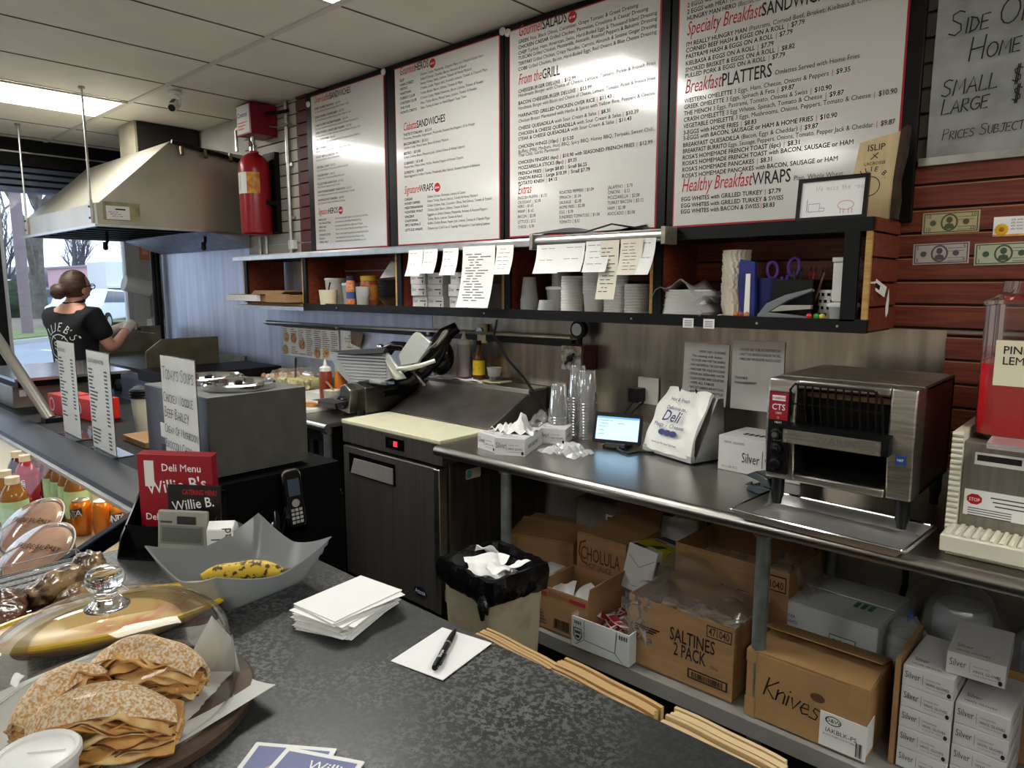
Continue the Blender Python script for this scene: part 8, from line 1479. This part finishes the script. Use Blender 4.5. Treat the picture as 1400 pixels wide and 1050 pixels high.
for x, y, a in ((-15.2, .9, .25), (-17.6, 3.2, .25), (-31.5, 8.2, .3)): b = MB(); b.box(-3.2, 3.2, -.07, .07, -.05, -.044, PL); o = struct(b.build('road_marking', loc=(x, y, 0))); o.rotation_euler = (0, 0, a)
b = MB(); b.tube([(0, 0, .05), (0, 0, 7.5)], .16, mat('weathered pole', C(132, 116, 118), .8), 12); tag(b.build('utility_pole', loc=(-26.0, 3.35, .05)), 'thin reddish grey pole on the grass verge outside the window', 'pole')
BRKM = mat('tree bark', C(112, 106, 98), .95, var=.35, scale=4)
def tree_mesh(seed, H, r0, depth, m):
    rnd = random.Random(seed); b = MB()
    def br(p, d, L, r, k):
        pts = [p]; q = p.copy(); dd = d.copy()
        for i in range(3): dd = (dd + Vector((rnd.uniform(-.22, .22), rnd.uniform(-.22, .22), rnd.uniform(-.02, .16)))).normalized(); q = q + dd * L / 3; pts.append(q.copy())
        b.tube(pts, [r, r * .86, r * .72, r * .55], m, 8 if k == depth else (5 if k > 1 else 3))
        if k == 0: return
        for j in range(rnd.choice((3, 3, 4)) if k < depth else 5):
            s = rnd.choice((1, 2, 3)) if j else 3; a = rnd.uniform(0, 2 * PI); sp = rnd.uniform(.5, 1.0); nd = (dd + Vector((math.cos(a) * sp, math.sin(a) * sp, rnd.uniform(-.1, .5)))).normalized(); br(pts[s], nd, L * rnd.uniform(.55, .75), r * rnd.uniform(.42, .58), k - 1)
    br(Vector((0, 0, 0)), Vector((0, 0, 1)), H * .30, r0, depth); return b
t0 = tree_mesh(3, 17, .36, 5, BRKM).build('bare_tree', loc=(-37.5, 6.55, .05)); tag(t0, 'large bare tree with a thick trunk beyond the road outside the window', 'tree')
tf = tree_mesh(8, 17, .42, 5, mat('far bark', C(104, 101, 106), .95, var=.3)); o0 = None
random.seed(21)
for i in range(9):
    x, y = (-70, -79)[i % 2] - random.uniform(0, 3), 6 + i * 2.9
    if o0 is None: o0 = tf.build('bare_tree', loc=(x, y, 0)); o0.scale = (.62, .62, 1); tag(o0, 'thin bare tree in the row of woods far beyond the road', 'tree', 'far woods beyond the road')
    else: o0b = dup(o0, (x, y, 0), rz=random.uniform(0, 6)); o0b.scale = (.62, .62, random.uniform(.8, 1.1))
b = MB(); b.grid(lambda u, v: (-84 + 3 * noise.noise(Vector((u * 30, v * 3, 0))), -10 + 70 * u, v * (3.2 + .9 * noise.noise(Vector((u * 22, 0, 3))) + .8 * noise.noise(Vector((u * 90, 0, 7))))), 90, 6, mat('distant woods', C(158, 154, 158), 1, var=.2, scale=.5)); o = b.build('treeline', solid=.5); o['label'] = 'hazy grey woods along the horizon outside'; o['category'] = 'woods'; o['kind'] = 'stuff'  # pale grey puts the distance haze into the woods' colour
t = thing('pink_building', 'low pale pink building across the road seen right of the cook', 'building', (-62, 21.5, 0)); b = MB(); b.box(-5, 5, -7, 7, 0, 2.9, mat('pink stucco', C(214, 168, 172), .8)); b.build('wall', t); b = MB(); b.box(-5.2, 5.2, -7.2, 7.2, 2.9, 3.05, mat('flat roof edge', C(150, 140, 146), .7)); b.build('roof', t); b = MB(); b.prism([(-6.6, 2.9), (-5.4, 2.9), (-5.6, 1.9)], 5.0, 5.1, mat('grey gable', C(140, 130, 140), .8), None, 'x'); b.build('awning', t)
t = thing('white_trailer', 'white panelled kiosk before the pink building outside the window', 'kiosk', (-35, 9.2, 0)); b = MB(); b.box(-1.2, 1.2, -1.0, 1.2, .45, 2.6, mat('white siding', C(226, 228, 226), .6)); b.build('body', t); b = MB(); b.box(1.2, 1.25, -.95, 1.15, 1.38, 1.45, GREYINK); b.box(1.2, 1.35, -1.0, 1.2, 1.46, 1.55, WHITE); b.build('ledge', t); b = MB(); b.box(-1.1, 1.1, -.9, 1.1, -.05, .45, GREYINK); b.build('skirt', t)
def car(label, x, y, rz, m, van=False):
    t = thing('car', label, 'car', (x, y, -.05), rz, 'parked cars outside'); p = [(-2.2, .35), (2.2, .35), (2.25, .75), (1.2, .95), (.55, 1.45), (-1.2, 1.5), (-1.75, 1.0), (-2.25, .9)] if not van else [(-2.3, .4), (2.3, .4), (2.35, 1.0), (1.5, 1.15), (1.0, 1.95), (-2.25, 2.0), (-2.35, 1.0)]
    b = MB(); b.prism(p, -.85, .85, m, None, 'y'); b.build('body', t, bev=.08, seg=3)
    b = MB(); q = [(1.05, .97), (.5, 1.38), (-1.15, 1.42), (-1.6, 1.02)] if not van else [(1.35, 1.2), (.95, 1.85), (-.2, 1.87), (-.2, 1.2)]; b.prism(q, -.87, .87, mat('car glass', C(60, 70, 84), .1), None, 'y'); b.prism([(u * 1.02 + .05, v) for u, v in q[:2]] + [(.45, q[1][1]), (.9, q[0][1])], -.72, .72, mat('car glass', (1, 1, 1, 1)), None, 'y'); b.build('windows', t)
    for wx in (-1.4, 1.4):
        for wy in (-.8, .8): b = MB(); b.cyl(0, 0, -.1, .1, .33, MATTE, 18, M=T(wx, wy, .33, 0, PI / 2)); wh_ = b.build('wheel', t); b = MB(); b.cyl(0, 0, -.11, .11, .19, ALU, 14, M=T(wx, wy, .33, 0, PI / 2)); b.build('hub_cap', wh_)
car('white sedan parked outside directly behind the cook', -29.5, 6.4, 2.5, mat('white car paint', C(226, 230, 234), .2, coat=.5))
car('blue grey car parked beside the bare tree trunk outside', -45, 8.75, 2.3, mat('blue car paint', C(110, 128, 150), .25, coat=.5))
car('white van parked far left beyond the pole outside', -52, 8.6, 2.3, mat('white van paint', C(220, 224, 230), .3), True)
b = MB(); b.ell((0, 0, .8), (1.2, 1.2, 1.0), mat('dark bush', C(62, 76, 56), .95, var=.4, scale=5), 26, 16, f=lump(4, .25)); tag(b.build('bush', loc=(-40, 6.0, 0)), 'rounded dark green bush near the pole outside the window', 'bush')
